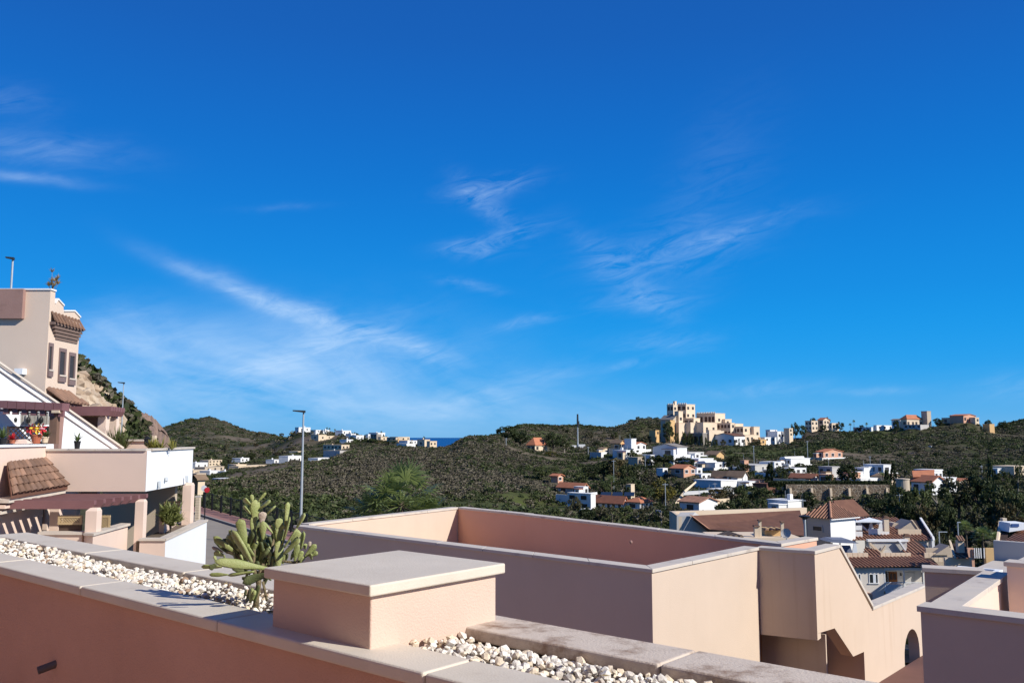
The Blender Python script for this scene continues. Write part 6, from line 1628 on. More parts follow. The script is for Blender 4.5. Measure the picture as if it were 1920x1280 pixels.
def street_lamp(base, ztop, label, r=.07, arm=.55, dirv=(-1, -.2), group=None):
    t = thing('street_lamp', base, label, 'street lamp', group)
    MB().tube([base, (base[0], base[1], (base[2] + ztop) / 2), (base[0], base[1], ztop)], [r * 1.25, r, r * .7], 10).build('pole', 'galvanised', t)
    MB().tube([(base[0], base[1], base[2] - .02), (base[0], base[1], base[2] + .35)], r * 2, 8).build('base', 'galvanised', t)
    l = math.hypot(*dirv); dx, dy = dirv[0] / l, dirv[1] / l
    h = MB().extrude([(base[0] - dx * .1, base[1] - dy * .1, ztop - .02), (base[0] + dx * arm, base[1] + dy * arm, ztop + .06), (base[0] + dx * arm, base[1] + dy * arm, ztop + .12), (base[0] - dx * .1, base[1] - dy * .1, ztop + .10)], (-dy * .22, dx * .22, 0)).build('lamp_head', 'lamp_dark', t)
    return t
lx, ly = kp(22.5, -.45)
street_lamp((X(566, ly, 900), ly, ZS + .12), at(572, 773, ly)[2], 'tall grey street lamp rising above the pale corner of the middle terrace', .062, .55)
lp = at(232, 719, 72)
street_lamp((lp[0], lp[1], ground_z(lp[0], 72)), lp[2], 'slim street lamp on the rocky slope behind the second pergola', .05, .42)
lp = at(24, 487, 46)
street_lamp((lp[0], lp[1], ground_z(lp[0], 46)), lp[2], 'street lamp poking up behind the flat tower roof', .07, .3)
# round sign
sp = at(383.5, 972, 57)
sg = thing('road_sign', (sp[0], sp[1], ZS), 'small round white and red road sign on a dark pole beside the pavement', 'road sign')
MB().tube([(sp[0], sp[1], ZS), (sp[0], sp[1], at(383, 905, 57)[2])], .04, 8).build('pole', 'black_metal', sg)
sz = at(385, 915, 57)[2]
def disc(x, y, z, r, th, nm, m, par):
    return MB().add([(x + r * math.cos(2 * PI * k / 20), y, z + r * math.sin(2 * PI * k / 20)) for k in range(20)] + [(x + r * math.cos(2 * PI * k / 20), y - th, z + r * math.sin(2 * PI * k / 20)) for k in range(20)],
        [tuple(range(20)), tuple(range(39, 19, -1))] + [(k, (k + 1) % 20, 20 + (k + 1) % 20, 20 + k) for k in range(20)]).build(nm, m, par)
disc(sp[0] - .08, sp[1] - .05, sz, .19, .02, 'plate', 'white_plastic', sg)
disc(sp[0] + .12, sp[1] - .08, sz - .10, .17, .02, 'plate', 'red_paint', sg)
gp = at(369, 976, 42)
gpt = thing('gate_pillar', gp, 'stone tiled gate pillar at the bend of the road', 'pillar')
w = 7.5 * 42 / FPX; hh = 43 * 42 / FPX
rows_, cols_ = 9, 3
MB().box(gp[0] - w / 2, gp[0] + w / 2, 42, 42 + w, gp[2] - 3, gp[2] + hh).build('core', 'beige_wall', gpt)
MB().box(gp[0] - w / 2 - .03, gp[0] + w / 2 + .03, 41.97, 42 + w + .03, gp[2] + hh + .001, gp[2] + hh + .06).build('cap', 'coping_pale', gpt)
tl_ = MB()
for r_ in range(rows_):
    for c_ in range(cols_):
        tl_.box(gp[0] - w / 2 + w * (c_ + .07) / cols_, gp[0] - w / 2 + w * (c_ + .93) / cols_, 41.975, 42.01, gp[2] + hh * (r_ + .07) / rows_, gp[2] + hh * (r_ + .93) / rows_)
tl_.build('tiles', 'cream_wall', gpt)

# ------------------------------------------------------------------ small town just below the terraces
def wallq(y0, px0, px1, pt, pb, m, par, nm='wall', th=.3, y1=None, down=0.0):
    """upright panel between two picture columns standing at depth y0 (y1 at the other end)"""
    y1 = y0 if y1 is None else y1
    a = at(px0, pt, y0); b = at(px1, pt, y1)
    za = a[2]; zb_ = at(px0, pb, y0)[2] - down
    dx, dy = b[0] - a[0], b[1] - a[1]; l = math.hypot(dx, dy); nx, ny = -dy / l * th, dx / l * th
    return MB().prism([(a[0], a[1]), (b[0], b[1]), (b[0] + nx, b[1] + ny), (a[0] + nx, a[1] + ny)], zb_, za).build(nm, m, par)
def roofq(A, B, Cc, D, par, nm='roof', m='roof_tile', pitch=.27, r=.1):
    mb = MB(); bs = MB(); tile_face(mb, at(*A), at(*B), at(*Cc), at(*D), pitch, r, base=bs)
    bs.build('roof_base', 'tile_gap_shade', par)
    return mb.build(nm, m, par)
# long house with dark roof and bright parapet
lh = thing('long_house', at(1390, 1010, 92), 'long house with a dark shaded tile roof under a bright cream parapet', 'house')
wallq(94, 1259, 1513, 958.5, 985, 'sand_wall', lh, 'parapet', .5, 99, 8)
wallq(93.9, 1259, 1272, 958.5, 985, 'sand_wall', lh, 'wall', .3, 88, 8)
P3 = [at(1269, 967, 88), at(1298, 967, 88), at(1331, 992, 88), at(1331, 1040, 88), at(1269, 1040, 88)]
MB().extrude(P3, (1.2, 4.5, 0)).build('wall', 'grey_wall', lh)
MB().extrude([at(1298, 966, 88), at(1500, 956, 95.5), at(1512, 1004, 85), at(1331, 992, 86)], (0, .2, -.35)).build('roof', 'roof_tile_dark', lh)
MB().extrude([at(1297, 965, 87.9), at(1330.5, 990.5, 85.9), at(1332.5, 992.5, 85.9), at(1299, 967, 87.9)], (-.25, 0, .1)).build('verge', 'roof_tile', lh)
# low roofs with chimneys and the dish
lr = thing('low_tiled_roof', at(1440, 1010, 50), 'low roof with chimneys peeping over the salmon wall', 'roof')
MB().obox((at(1340, 1004, 47)[0], 47), (1, 0), (0, 1), 0, 4.6, 0, 3, at(1400, 1006, 47)[2] - 4, at(1440, 1008, 47)[2]).build('wall', 'sand_wall', lr)
roofq((1345, 1004, 47), (1395, 1006, 47), (1388, 997, 50), (1362, 997, 50), lr, m='roof_brown')
wallq(48, 1434, 1464, 990, 1012, 'ochre_wall', lr, 'wall', .8)
roofq((1432, 993, 47.7), (1466, 993, 47.7), (1464, 988, 49.2), (1434, 988, 49.2), lr, m='roof_tile_old')
for px, pt, w_ in ((1418, 987, 8), (1424, 976, 5), (1466, 979, 5)):
    c = at(px, pt, 47.5); ww = w_ * 47.5 / FPX / 2
    ch = MB().box(c[0] - ww, c[0] + ww, 47.4, 47.4 + 2 * ww, c[2] - 1.3, c[2]).build('chimney', 'cream_wall', lr)
    MB().box(c[0] - ww * 1.3, c[0] + ww * 1.3, 47.33, 47.47 + 2 * ww, c[2] + .001, c[2] + .07).build('chimney_cap', 'roof_tile_old', ch)
dp = at(1474, 1000, 44)
dish = thing('satellite_dish', (dp[0], dp[1], dp[2] - .5), 'round grey satellite dish above the salmon terrace wall', 'satellite dish')
dm = MB(); vs = []; ax = Vector((-.5, -.8, .35)).normalized(); s1 = ax.cross(Vector((0, 0, 1))).normalized(); s2 = s1.cross(ax)
for r_ in range(5):
    for k in range(18):
        rr = .25 * r_ / 4; a_ = 2 * PI * k / 18
        vs.append(Vector(dp) + (s1 * math.cos(a_) + s2 * math.sin(a_)) * rr + ax * (rr * rr * 1.1))
dm.add(vs, [(i * 18 + k, i * 18 + (k + 1) % 18, (i + 1) * 18 + (k + 1) % 18, (i + 1) * 18 + k) for i in range(4) for k in range(18)])
dm.build('reflector', 'grey_wall', dish)
MB().tube([(dp[0] + .05, dp[1] + .1, dp[2] - .9), (dp[0] + .05, dp[1] + .1, dp[2] - .05)], .03, 6).build('mast', 'galvanised', dish)
MB().tube([Vector(dp) - s2 * .2, Vector(dp) + ax * .28], .012, 5).build('feed_arm', 'galvanised', dish)
# hipped tower house
th = thing('hip_roof_house', at(1558, 1020, 96), 'square house with a hipped tile roof, one wall shaded and one white', 'house')
C, a, b, L1, L2, z0, z1 = house_frame(1514, 1558, 1603, 971, 1014, 96, 4)
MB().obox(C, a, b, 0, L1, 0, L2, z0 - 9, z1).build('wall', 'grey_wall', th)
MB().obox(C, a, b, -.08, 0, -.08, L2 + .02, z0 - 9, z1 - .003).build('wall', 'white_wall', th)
PQ = lambda l, m, z: (C[0] + a[0] * l + b[0] * m, C[1] + a[1] * l + b[1] * m, z)
rise = 27 * 96 / FPX
o = .45; apex = PQ(L1 / 2, L2 / 2, z1 + rise)
rm = MB(); rb_ = MB()
tile_face(rm, PQ(L1 + o, -o, z1), PQ(-o, -o, z1), apex, apex, .36, .095, base=rb_)
rm.build('roof', 'roof_tile', th)
rm = MB(); tile_face(rm, PQ(-o, -o, z1), PQ(-o, L2 + o, z1), apex, apex, .36, .095, base=rb_)
rm.build('roof', 'roof_tile', th)
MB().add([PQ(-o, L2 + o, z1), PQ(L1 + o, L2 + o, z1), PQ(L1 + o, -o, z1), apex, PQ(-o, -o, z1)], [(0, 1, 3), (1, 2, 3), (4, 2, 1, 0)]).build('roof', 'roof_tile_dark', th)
MB().tube([PQ(-o, -o, z1 + .04), apex], .13, 8).build('hip_ridge', 'roof_tile', th)
MB().obox(C, a, b, -.5, -.3, -.46, L2 + .4, z1 - .16, z1 - .05).build('gutter', 'white_wall', th)
put_windows(th, (C[0] + a[0] * L1 * .42, C[1] + a[1] * L1 * .42), a, (-b[0], -b[1]), L1 * .3, z1 - 1.9, z1 - .6, 1, 1, 96, w=1.1, h=.45, frame='grey_wall')
th2 = thing('brown_hip_roof', at(1590, 980, 112), 'second brown hipped roof standing behind the square house', 'roof')
C2_, a2, b2, M1, M2, y0_, y1_ = house_frame(1545, 1568, 1622, 969, 990, 108, 4)
hip_roof(th2, C2_, a2, b2, M1, M2, y1_, 29 * 108 / FPX, 'roof_tile_dark', .4)
MB().obox(C2_, a2, b2, 0, M1, 0, M2, y1_ - 8, y1_ - .152).build('wall', 'grey_wall', th2)
# terrace with canopy
tw = thing('terrace_house', at(1630, 1010, 101), 'tile roofed house with white balconies and a roof terrace', 'house')
roofq((1598, 1012, 98), (1749, 1012, 98), (1727, 975, 107), (1590, 970, 107), tw, m='roof_tile', pitch=.38, r=.105)
wallq(98.5, 1624, 1749, 1012, 1046, 'town_wall', tw, 'wall', .4, None, 6)
MB().extrude([at(1725, 974.5, 107), at(1729, 974.5, 107), at(1753, 1012, 97.5), at(1749, 1012, 97.5)], (0, .1, .3)).build('verge', 'white_wall', tw)
wallq(97.8, 1747, 1752, 1010, 1046, 'white_wall', tw, 'wall_edge', .4, None, 4)
c = at(1731, 1029, 98.45)
MB().box(c[0] - .5, c[0] + .5, 98.38, 98.6, c[2] - .42, c[2] + .42).build('window', 'white_plastic', tw)
MB().box(c[0] + .28, c[0] + .52, 98.34, 98.37, c[2] - .42, c[2] + .42).build('shutter', 'grey_wall', tw)
wallq(99.8, 1598, 1616, 985, 993.5, 'white_wall', tw, 'balcony', .15); wallq(99.2, 1598, 1617, 996, 1010, 'white_wall', tw, 'balcony', .15)
wallq(100, 1629, 1667, 991, 998, 'white_wall', tw, 'parapet', .2, None, .4); wallq(100, 1684, 1727, 992, 999.5, 'cream_wall', tw, 'parapet', .2, None, .4)
MB().extrude([at(1688, 992, 101), at(1711, 976, 101), at(1722, 992, 101)], (0, 3, 0)).build('dormer', 'beige_wall', tw)
MB().extrude([at(1670, 992, 103), at(1676, 980, 103), at(1688, 981, 103), at(1696, 986, 103), at(1686, 992, 103)], (0, 2.4, 0)).build('dormer', 'beige_wall', tw)
MB().extrude([at(1709.5, 975, 100.9), at(1712, 975, 100.9), at(1724, 992, 100.9), at(1721.5, 992, 100.9)], (0, .3, .05)).build('dormer_edge', 'cream_wall', tw)
MB().extrude([at(1606, 974, 101.5), at(1631, 996, 101.5), at(1629, 999, 101.5), at(1603, 977, 101.5)], (0, .35, 0)).build('stair_wall', 'white_wall', tw)
wallq(104, 1612, 1660, 975, 992, 'fabric_blue', tw, 'terrace_shade', .2)
for px, pt in ((1662, 972), (1701, 1006)):
    y = 99 if px == 1662 else 96
    c = at(px, pt, y)
    ch = MB().box(c[0] - .27, c[0] + .27, y, y + .5, c[2] - 1.4, c[2]).build('chimney', 'sand_wall', tw)
    MB().box(c[0] - .36, c[0] + .36, y - .08, y + .58, c[2] + .001, c[2] + .12).build('chimney_cap', 'roof_tile_old', ch)
    MB().box(c[0] - .2, c[0] + .2, y + .04, y + .46, c[2] + .121, c[2] + .3).build('chimney_pot', 'roof_tile_old', ch)
cp = at(1630, 998, 101)
can = thing('canopy', cp, 'white garden canopy with side curtains on the roof terrace', 'canopy')
cx = [at(1603, 977, 100.5), at(1656, 977, 100.5), at(1650, 975, 104), at(1608, 975, 104)]; ca = at(1630, 969.5, 102)
MB().add(cx + [ca] + [(p[0], p[1], p[2] - .12) for p in cx], [(0, 1, 4), (1, 2, 4), (2, 3, 4), (3, 0, 4), (0, 5, 6, 1), (1, 6, 7, 2), (2, 7, 8, 3), (3, 8, 5, 0)]).build('canopy_top', 'fabric_white', can)
for p in cx: MB().box(p[0] - .05, p[0] + .05, p[1] - .05, p[1] + .05, p[2] - 1.6, p[2] - .121).build('pole', 'white_plastic', can)
for px, w_ in ((1612, 5), (1633, 4), (1651, 5)):
    p = at(px, 978, 102); MB().extrude([(p[0] - .12, 102, p[2]), (p[0] + .12, 102, p[2]), (p[0] + .3, 102, p[2] - .9), (p[0] - .3, 102, p[2] - .9)], (0, .05, 0)).build('curtain', 'fabric_white', can)
# front town house with the open gallery
YF = 88.0
fh = thing('gallery_house', at(1660, 1130, YF), 'pale town house with tile roof, small windows and a white railed gallery', 'house')
roofq((1583, 1063, YF - .5), (1762, 1060, YF - .5), (1745, 1044, YF + 3.4), (1575, 1044, YF + 3.4), fh, m='roof_tile', pitch=.36, r=.10)
roofq((1694, 1047, YF + 3.3), (1758, 1047, YF + 3.3), (1719, 1011, YF + 8.5), (1693, 1012, YF + 8.5), fh, m='roof_tile', pitch=.36, r=.10)
roofq((1617, 1046, YF + 3.3), (1664, 1046, YF + 3.3), (1636, 1026, YF + 6.5), (1622, 1025, YF + 6.5), fh, m='roof_tile', pitch=.36, r=.10)
wallq(YF, 1560, 1658, 1064, 1160, 'town_wall', fh, 'wall', .5, None, 3)
wallq(YF + 2.2, 1658, 1740, 1064, 1110, 'town_wall', fh, 'wall', .3)
wallq(YF, 1657.5, 1734, 1064, 1068.5, 'white_wall', fh, 'lintel', 2.2)
wallq(YF, 1657.5, 1740, 1108, 1113, 'white_wall', fh, 'gallery_slab', 2.2); wallq(YF + .3, 1657.5, 1740, 1113.2, 1170, 'town_wall', fh, 'wall', .4, None, 3)
for px in (1658.5, 1694.5, 1731): wallq(YF - .02, px - 1, px + 1, 1068.6, 1108, 'white_wall', fh, 'column', .12)
MB().box(*sorted((at(1658, 1092, YF)[0], at(1731, 1092, YF)[0])), YF + .02, YF + .09, at(1660, 1092, YF)[2], at(1660, 1090.8, YF)[2]).build('handrail', 'white_plastic', fh)
for k in range(30):
    x = at(1659 + k * 2.45, 1100, YF)[0]
    MB().box(x - .025, x + .025, YF + .03, YF + .08, at(1660, 1107.9, YF)[2], at(1660, 1092, YF)[2] - .001).build('baluster', 'white_plastic', fh)
wallq(YF + .1, 1660, 1693, 1095, 1107.5, 'fabric_white', fh, 'railing_screen', .02)
wallq(YF + 2.1, 1666.5, 1682, 1071.5, 1108, 'door_wood', fh, 'door', .09)
wallq(YF + 2.05, 1669, 1673.5, 1075, 1086, 'wood_dark', fh, 'door_panel', .045); wallq(YF + 2.05, 1675.5, 1680, 1075, 1086, 'wood_dark', fh, 'door_panel', .045)
wallq(YF + 2.1, 1696, 1715, 1073, 1094, 'grey_wall', fh, 'shutter', .09); wallq(YF + 2.1, 1688.5, 1690.5, 1074, 1079, 'black_metal', fh, 'wall_lamp', .09)
wallq(YF + 2.1, 1659.5, 1664, 1071, 1090, 'window_shade', fh, 'window', .09); wallq(YF + 1.6, 1728.5, 1731, 1073, 1091, 'black_metal', fh, 'wall_lamp', .09)
for (p0_, p1_) in ((1599, 1614), (1629, 1646.5)):
    fr = MB()
    x0, x1 = at(p0_, 1083, YF)[0], at(p1_, 1083, YF)[0]; zt, zb_ = at(p0_, 1075, YF)[2], at(p0_, 1092, YF)[2]
    fr.box(x0, x1, YF - .05, YF + .02, zt - .06, zt).box(x0 - .08, x1 + .08, YF - .1, YF + .02, zb_ - .09, zb_).box(x0, x0 + .07, YF - .05, YF + .02, zb_ + .001, zt - .061).box(x1 - .07, x1, YF - .05, YF + .02, zb_ + .001, zt - .061)
    wo_ = fr.build('window', 'white_wall', fh)
    MB().box(x0 + .071, x1 - .071, YF - .02, YF + .02, zb_ + .001, zt - .061).build('pane', 'dark_glass', wo_)
    MB().box(x0 + (x1 - x0) * .45, x0 + (x1 - x0) * .75, YF - .03, YF - .021, zb_ + .02, zt - .08).build('curtain', 'fabric_white', wo_)
for (p0_, p1_) in ((1579, 1628), (1651, 1708), (1733, 1776)):
    n_ = max(2, round((p1_ - p0_) / 9))
    for k in range(n_): wallq(YF + 3.2, p0_ + (p1_ - p0_) * k / n_ + .3, p0_ + (p1_ - p0_) * (k + 1) / n_ - .3, 1036, 1047, 'sand_wall', fh, 'parapet_panel', .2, None, .3)
wallq(YF + 6, 1630, 1700, 1012, 1040, 'grey_wall', fh, 'wall', .3, None, 1); wallq(YF + 5.8, 1627, 1703, 1011, 1015, 'white_wall', fh, 'beam', .5)
MB().extrude([at(1632, 1016, YF + 5.6), at(1652, 1034, YF + 5.6), at(1660, 1022, YF + 5.6), at(1662, 1024, YF + 5.6), at(1654, 1038, YF + 5.6), at(1648, 1038, YF + 5.6), at(1630, 1019, YF + 5.6)], (0, .2, 0)).build('dormer_edge', 'cream_wall', fh)
MB().extrude([at(1685, 1014, YF + 5.5), at(1688, 1014, YF + 5.5), at(1704, 1036, YF + 5.5), at(1700, 1036, YF + 5.5)], (0, .3, 0)).build('dormer_edge', 'white_wall', fh)
MB().extrude([at(1662 + 11 * math.cos(PI * k / 8), 1038 - 8 * math.sin(PI * k / 8), YF + 5.7) for k in range(9)], (0, .1, 0)).build('arched_niche', 'town_wall', fh)
MB().box(at(1622, 1118, YF - 1)[0], at(1636, 1118, YF - 1)[0], YF - 1, YF - .02, at(1622, 1126, YF - 1)[2] - 3, at(1622, 1113, YF - 1)[2]).build('porch_wall', 'coral_wall', fh)
# dark sun shade on the next terrace
sp_ = at(1585, 1040, YF + 5)
sh_ = thing('sun_shade', sp_, 'wide dark blue sun shade with hanging drapes on a town roof', 'awning')
MB().extrude([at(1548, 1014, YF + 5), at(1560, 1010.5, YF + 5), at(1592, 1011, YF + 5), at(1611, 1018, YF + 5), at(1590, 1018, YF + 5), at(1562, 1016.5, YF + 5)], (0, 2.2, 0)).build('shade_cloth', 'fabric_blue', sh_)
for px in (1561, 1576, 1604): MB().box(at(px, 1020, YF + 5)[0] - .05, at(px, 1020, YF + 5)[0] + .05, YF + 5.1, YF + 5.2, at(px, 1045, YF + 5)[2], at(px, 1017, YF + 5)[2]).build('pole', 'lamp_dark', sh_)
MB().extrude([at(1601, 1018, YF + 5), at(1605, 1018, YF + 5), at(1608, 1036, YF + 5), at(1598, 1036, YF + 5)], (0, .1, 0)).build('drape', 'fabric_white', sh_)
MB().extrude([at(1577, 1022, YF + 5.6), at(1594, 1022, YF + 5.6), at(1599, 1036, YF + 5.6), at(1570, 1036, YF + 5.6)], (0, .1, 0)).build('drape', 'fabric_blue', sh_)
# roof with chimney further right, low garden walls
cr_ = thing('chimney_roof', at(1800, 1050, 84), 'small steep tile roof with a square chimney above the flat grey roof', 'roof')
roofq((1790, 1046, 82), (1817, 1046, 82), (1810, 1016, 87), (1783, 1018, 87), cr_, m='roof_tile', pitch=.36, r=.10)
MB().extrude([at(1781, 1016, 86.8), at(1784, 1016, 86.8), at(1793, 1046, 82), at(1789, 1046, 82)], (0, .2, .2)).build('verge', 'cream_wall', cr_)
c = at(1802, 1013, 83)
ch = MB().box(c[0] - .28, c[0] + .28, 83, 83.5, c[2] - 1.1, c[2]).build('chimney', 'sand_wall', cr_)
mbt = MB(); tile_face(mbt, (c[0] - .34, 82.9, c[2] + .02), (c[0] + .34, 82.9, c[2] + .02), (c[0] + .28, 83.4, c[2] + .38), (c[0] - .28, 83.4, c[2] + .38), .2, .09); mbt.build('chimney_cap', 'roof_tile_old', ch)
wallq(82.5, 1772, 1822, 1045, 1062, 'sand_wall', cr_, 'wall', .3, None, 6)
gw = thing('terrace_wall', at(1800, 1045, 90), 'low tan terrace walls with a white gate before the palm grove', 'wall')
for (p0_, p1_, pt, pb, m_) in ((1736, 1785, 1027, 1040, 'beige_wall'), (1814, 1826, 1027, 1046, 'coral_wall'), (1848, 1880, 1027, 1046, 'ochre_wall'), (1880, 1925, 1027, 1046, 'ochre_wall')):
    wallq(92, p0_, p1_, pt, pb, m_, gw, 'wall_panel', .3, None, 4)
for px in (1827, 1831, 1835, 1839, 1845): wallq(91.8, px - .6, px + .9, 1027, 1046, 'white_wall', gw, 'gate_bar', .1)
MB().extrude([at(1752, 1040, 91), at(1780, 1022, 91), at(1783, 1040, 91)], (0, 2, 0)).build('gable', 'beige_wall', gw)
# house cut by the right edge
rh = thing('edge_house', at(1900, 1060, 78), 'shaded house with an orange tile roof and a white skylight at the frame edge', 'house')
wallq(78, 1872, 2010, 1016, 1070, 'grey_wall', rh, 'wall', .4, None, 12)
roofq((1882, 1016, 77.4), (2010, 1016, 77.4), (1990, 985, 84), (1915, 992, 82), rh, m='roof_tile', pitch=.38, r=.105)
roofq((1871, 1017, 77.6), (1888, 1017, 77.6), (1893, 981, 84), (1877, 981, 84), rh, m='roof_tile_old', pitch=.38, r=.105)
MB().extrude([at(1875, 979, 83.9), at(1878.5, 979, 83.9), at(1874, 1017, 77.4), at(1870, 1017, 77.4)], (0, .2, .15)).build('verge', 'cream_wall', rh)
sk = MB().extrude([at(1892, 997, 80), at(1894, 980, 80), at(1925, 980, 80), at(1925, 992, 80)], (0, 1.8, 0)).build('skylight', 'white_paint', rh)
MB().box(at(1897, 981, 79.9)[0], at(1911, 981, 79.9)[0], 79.93, 79.99, at(1897, 987, 79.9)[2], at(1897, 981.5, 79.9)[2]).build('glass', 'blue_paint', sk)
c = at(1884, 971, 86); MB().box(c[0] - .2, c[0] + .2, 86, 86.5, c[2] - 1.2, c[2]).build('chimney', 'sand_wall', rh)
wallq(76, 1879, 1890, 1026, 1050, 'sand_wall', rh, 'stub_wall', .5, None, 4)
rb_.build('roof_base', 'tile_gap_shade', th)
# plaza lamp
pl_ = at(1508.5, 968, 36)
pt_ = thing('plaza_lamp', (pl_[0], pl_[1], ground_z(pl_[0], pl_[1])), 'plaza lamp with a flat dark disc head in front of the hipped roof', 'street lamp')
MB().tube([(pl_[0], pl_[1], ground_z(pl_[0], pl_[1])), (pl_[0], pl_[1], pl_[2] - .1)], .05, 8).build('pole', 'galvanised', pt_)
MB().lathe((pl_[0], pl_[1], pl_[2] - .12), [(.04, 0), (.10, .05), (.22, .12), (.23, .15), (.02, .2)], 16).build('lamp_head', 'lamp_dark', pt_)
for px, pt in ((1795.5, 979), (1760.5, 997)):
    p = at(px, pt, 98)
    s_ = thing('street_lamp', (p[0], p[1], ground_z(p[0], 98)), 'thin pale lamp post before the palm grove, the ' + ('taller' if px > 1780 else 'shorter') + ' of two', 'street lamp')
    MB().tube([(p[0], p[1], ground_z(p[0], 98)), p], .06, 6).build('pole', 'galvanised', s_)
    MB().box(p[0] - .05, p[0] + (.9 if px < 1780 else .3), p[1] - .05, p[1] + .05, p[2] - .02, p[2] + .06).build('lamp_head', 'galvanised', s_)
# parked car glimpsed through the arch
cy = 80.0
c = at(1700, 1243, cy)
car = thing('parked_car', (c[0], c[1], c[2]), 'dark blue parked car glimpsed through the arched opening', 'car')
gz = c[2]
prof_ = [(-2.0, .25), (-2.05, .75), (-1.2, .95), (-.55, 1.42), (.8, 1.45), (1.45, 1.0), (2.05, .9), (2.1, .3)]
MB().extrude([(c[0] + x, c[1] - .85, gz + z) for x, z in prof_], (0, 1.7, 0)).build('body', 'car_paint', car, bevel=.06)
MB().extrude([(c[0] + x, c[1] - .87, gz + z) for x, z in [(-1.0, .98), (-.5, 1.34), (.7, 1.36), (1.2, 1.0)]], (0, .03, 0)).build('window', 'dark_glass', car)
for x in (-1.3, 1.3):
    wv = MB(); wv.tube([(c[0] + x, c[1] - .9, gz + .32), (c[0] + x, c[1] - .7, gz + .32)], .32, 16); wo_ = wv.build('wheel', 'black_plastic', car)
    MB().tube([(c[0] + x, c[1] - .92, gz + .32), (c[0] + x, c[1] - .89, gz + .32)], .18, 12).build('rim', 'galvanised', wo_)
MB().prism([(c[0] - 30, cy - 14), (c[0] + 30, cy - 14), (c[0] + 30, cy + 4), (c[0] - 30, cy + 4)], gz - .4, gz).build('street', 'asphalt')['kind'] = 'structure'
gw2 = thing('white_garage_wall', at(1710, 1240, 83), 'white wall behind the dark car beyond the arch', 'wall')
wallq(83.5, 1680, 1735, 1212, 1243, 'white_wall', gw2, 'wall', .3, None, 1)

# ------------------------------------------------------------------ houses of the hills
for h in HOUSES: build_house(h)
bh = thing('white_hacienda', at(1140, 957, 165), 'large white house with long red roof and solar panels behind the middle terrace', 'house')
for row in ((1064, 1108, 1117, 926, 957, 165, 3, 'white_wall', 'flat', None, 0, 2, 0, 2, '', '', ''), (1115, 1168, 1176, 941, 957, 166, 3, 'white_wall', 'gable', 'roof_red', 9, 5, 0, 1, '', '', ''),
            (1176, 1200, 1223, 941, 957, 164, 3, 'white_wall', 'hip', 'roof_red', 9, 1, 3, 1, '', '', ''), (1086, 1107, 1114, 956, 972, 158, 3, 'white_wall', 'flat', None, 0, 0, 0, 1, '', '', '')):
    build_house(row, bh)
for k in range(3):
    MB().extrude([at(1126 + k * 22, 929, 170), at(1145 + k * 22, 929, 170), at(1146 + k * 22, 922, 172), at(1127 + k * 22, 922, 172)], (0, .05, -.1)).build('solar_panel', 'dark_glass', bh)
vl = thing('white_villa', at(1730, 927, 168), 'white villa with coral roofs and a round bay above the grove', 'house')
for row in ((1710, 1748, 1752, 903, 929, 168, 2, 'white_wall', 'gable', 'roof_red', 10, 2, 0, 1, '', '', ''), (1716, 1752, 1768, 882, 906, 174, 2, 'white_wall', 'flat', None, 0, 0, 2, 1, '', '', ''),
            (1752, 1772, 1794, 896, 908, 172, 8, 'white_wall', 'flat', None, 0, 0, 0, 1, '', '', '')):
    build_house(row, vl)
tp = at(1698, 929, 167)
MB().lathe((tp[0], tp[1] + 1, tp[2] - 4), [(1.2, 0), (1.2, 4 + 29 * 167 / FPX), (1.3, 4.02 + 29 * 167 / FPX), (1.3, 4.2 + 29 * 167 / FPX), (.2, 4.3 + 29 * 167 / FPX)], 20).build('round_bay', 'beige_wall', vl)
MB().extrude([at(1710, 882, 173.4), at(1752, 880, 173.4), at(1752, 892, 171.5), at(1712, 894, 171.5)], (0, .2, -.2)).build('roof', 'roof_red', vl)
# hilltop hotel
cs = thing('hilltop_hotel', at(1300, 834, 420), 'sand coloured castle like hotel stepping down the hilltop', 'hotel')
BL = [(1251, 1263, 1271, 759, 800, 430, 'sand_wall', 2, 1, 3), (1270, 1287, 1304, 758, 800, 432, 'sand_wall', 2, 2, 3), (1271, 1273, 1281, 771, 800, 424, 'sand_wall', 0, 1, 1),
      (1263.5, 1265.5, 1269, 752, 764, 431, 'sand_wall', 0, 0, 1), (1254, 1257, 1266, 788, 812, 420, 'ochre_wall', 0, 0, 1), (1306, 1341, 1360, 775, 800, 434, 'sand_wall', 5, 1, 1),
      (1270, 1273, 1286, 793, 812, 421, 'sand_wall', 0, 0, 1), (1292, 1295, 1307, 792, 808, 422, 'sand_wall', 0, 0, 1), (1283, 1301, 1308, 784, 800, 426, 'sand_wall', 2, 1, 1), (1315, 1319, 1345, 792, 816, 421, 'sand_wall', 0, 2, 1),
      (1324, 1330, 1352, 806, 828, 416, 'sand_wall', 0, 1, 1), (1345, 1370, 1378, 793, 818, 428, 'sand_wall', 4, 1, 2), (1374, 1379, 1394, 794, 812, 436, 'sand_wall', 0, 1, 1), (1368, 1394, 1414, 800, 826, 426, 'sand_wall', 4, 2, 2),
      (1411, 1414, 1425, 800, 826, 428, 'sand_wall', 0, 1, 1), (1238, 1318, 1326, 812, 836, 414, 'roof_grey', 9, 0, 1), (1300, 1340, 1346, 808, 824, 424, 'sand_wall', 4, 1, 1), (1392, 1396, 1416, 815, 830, 420, 'sand_wall', 0, 2, 1), (1356, 1360, 1372, 786, 798, 436, 'sand_wall', 0, 1, 1)]
for (x0, xc, x1, yt, yb, d, wm_, nl, nr_, rows) in BL:
    build_house((x0, xc, x1, yt, yb, d, 0, wm_, 'flat', None, 0, nl, nr_, rows, '', 'part', ''), cs, True)
build_house((1239, 1262, 1268, 786, 808, 423, 0, 'beige_wall', 'gable', 'roof_grey', 8, 2, 0, 1, '', '', ''), cs)
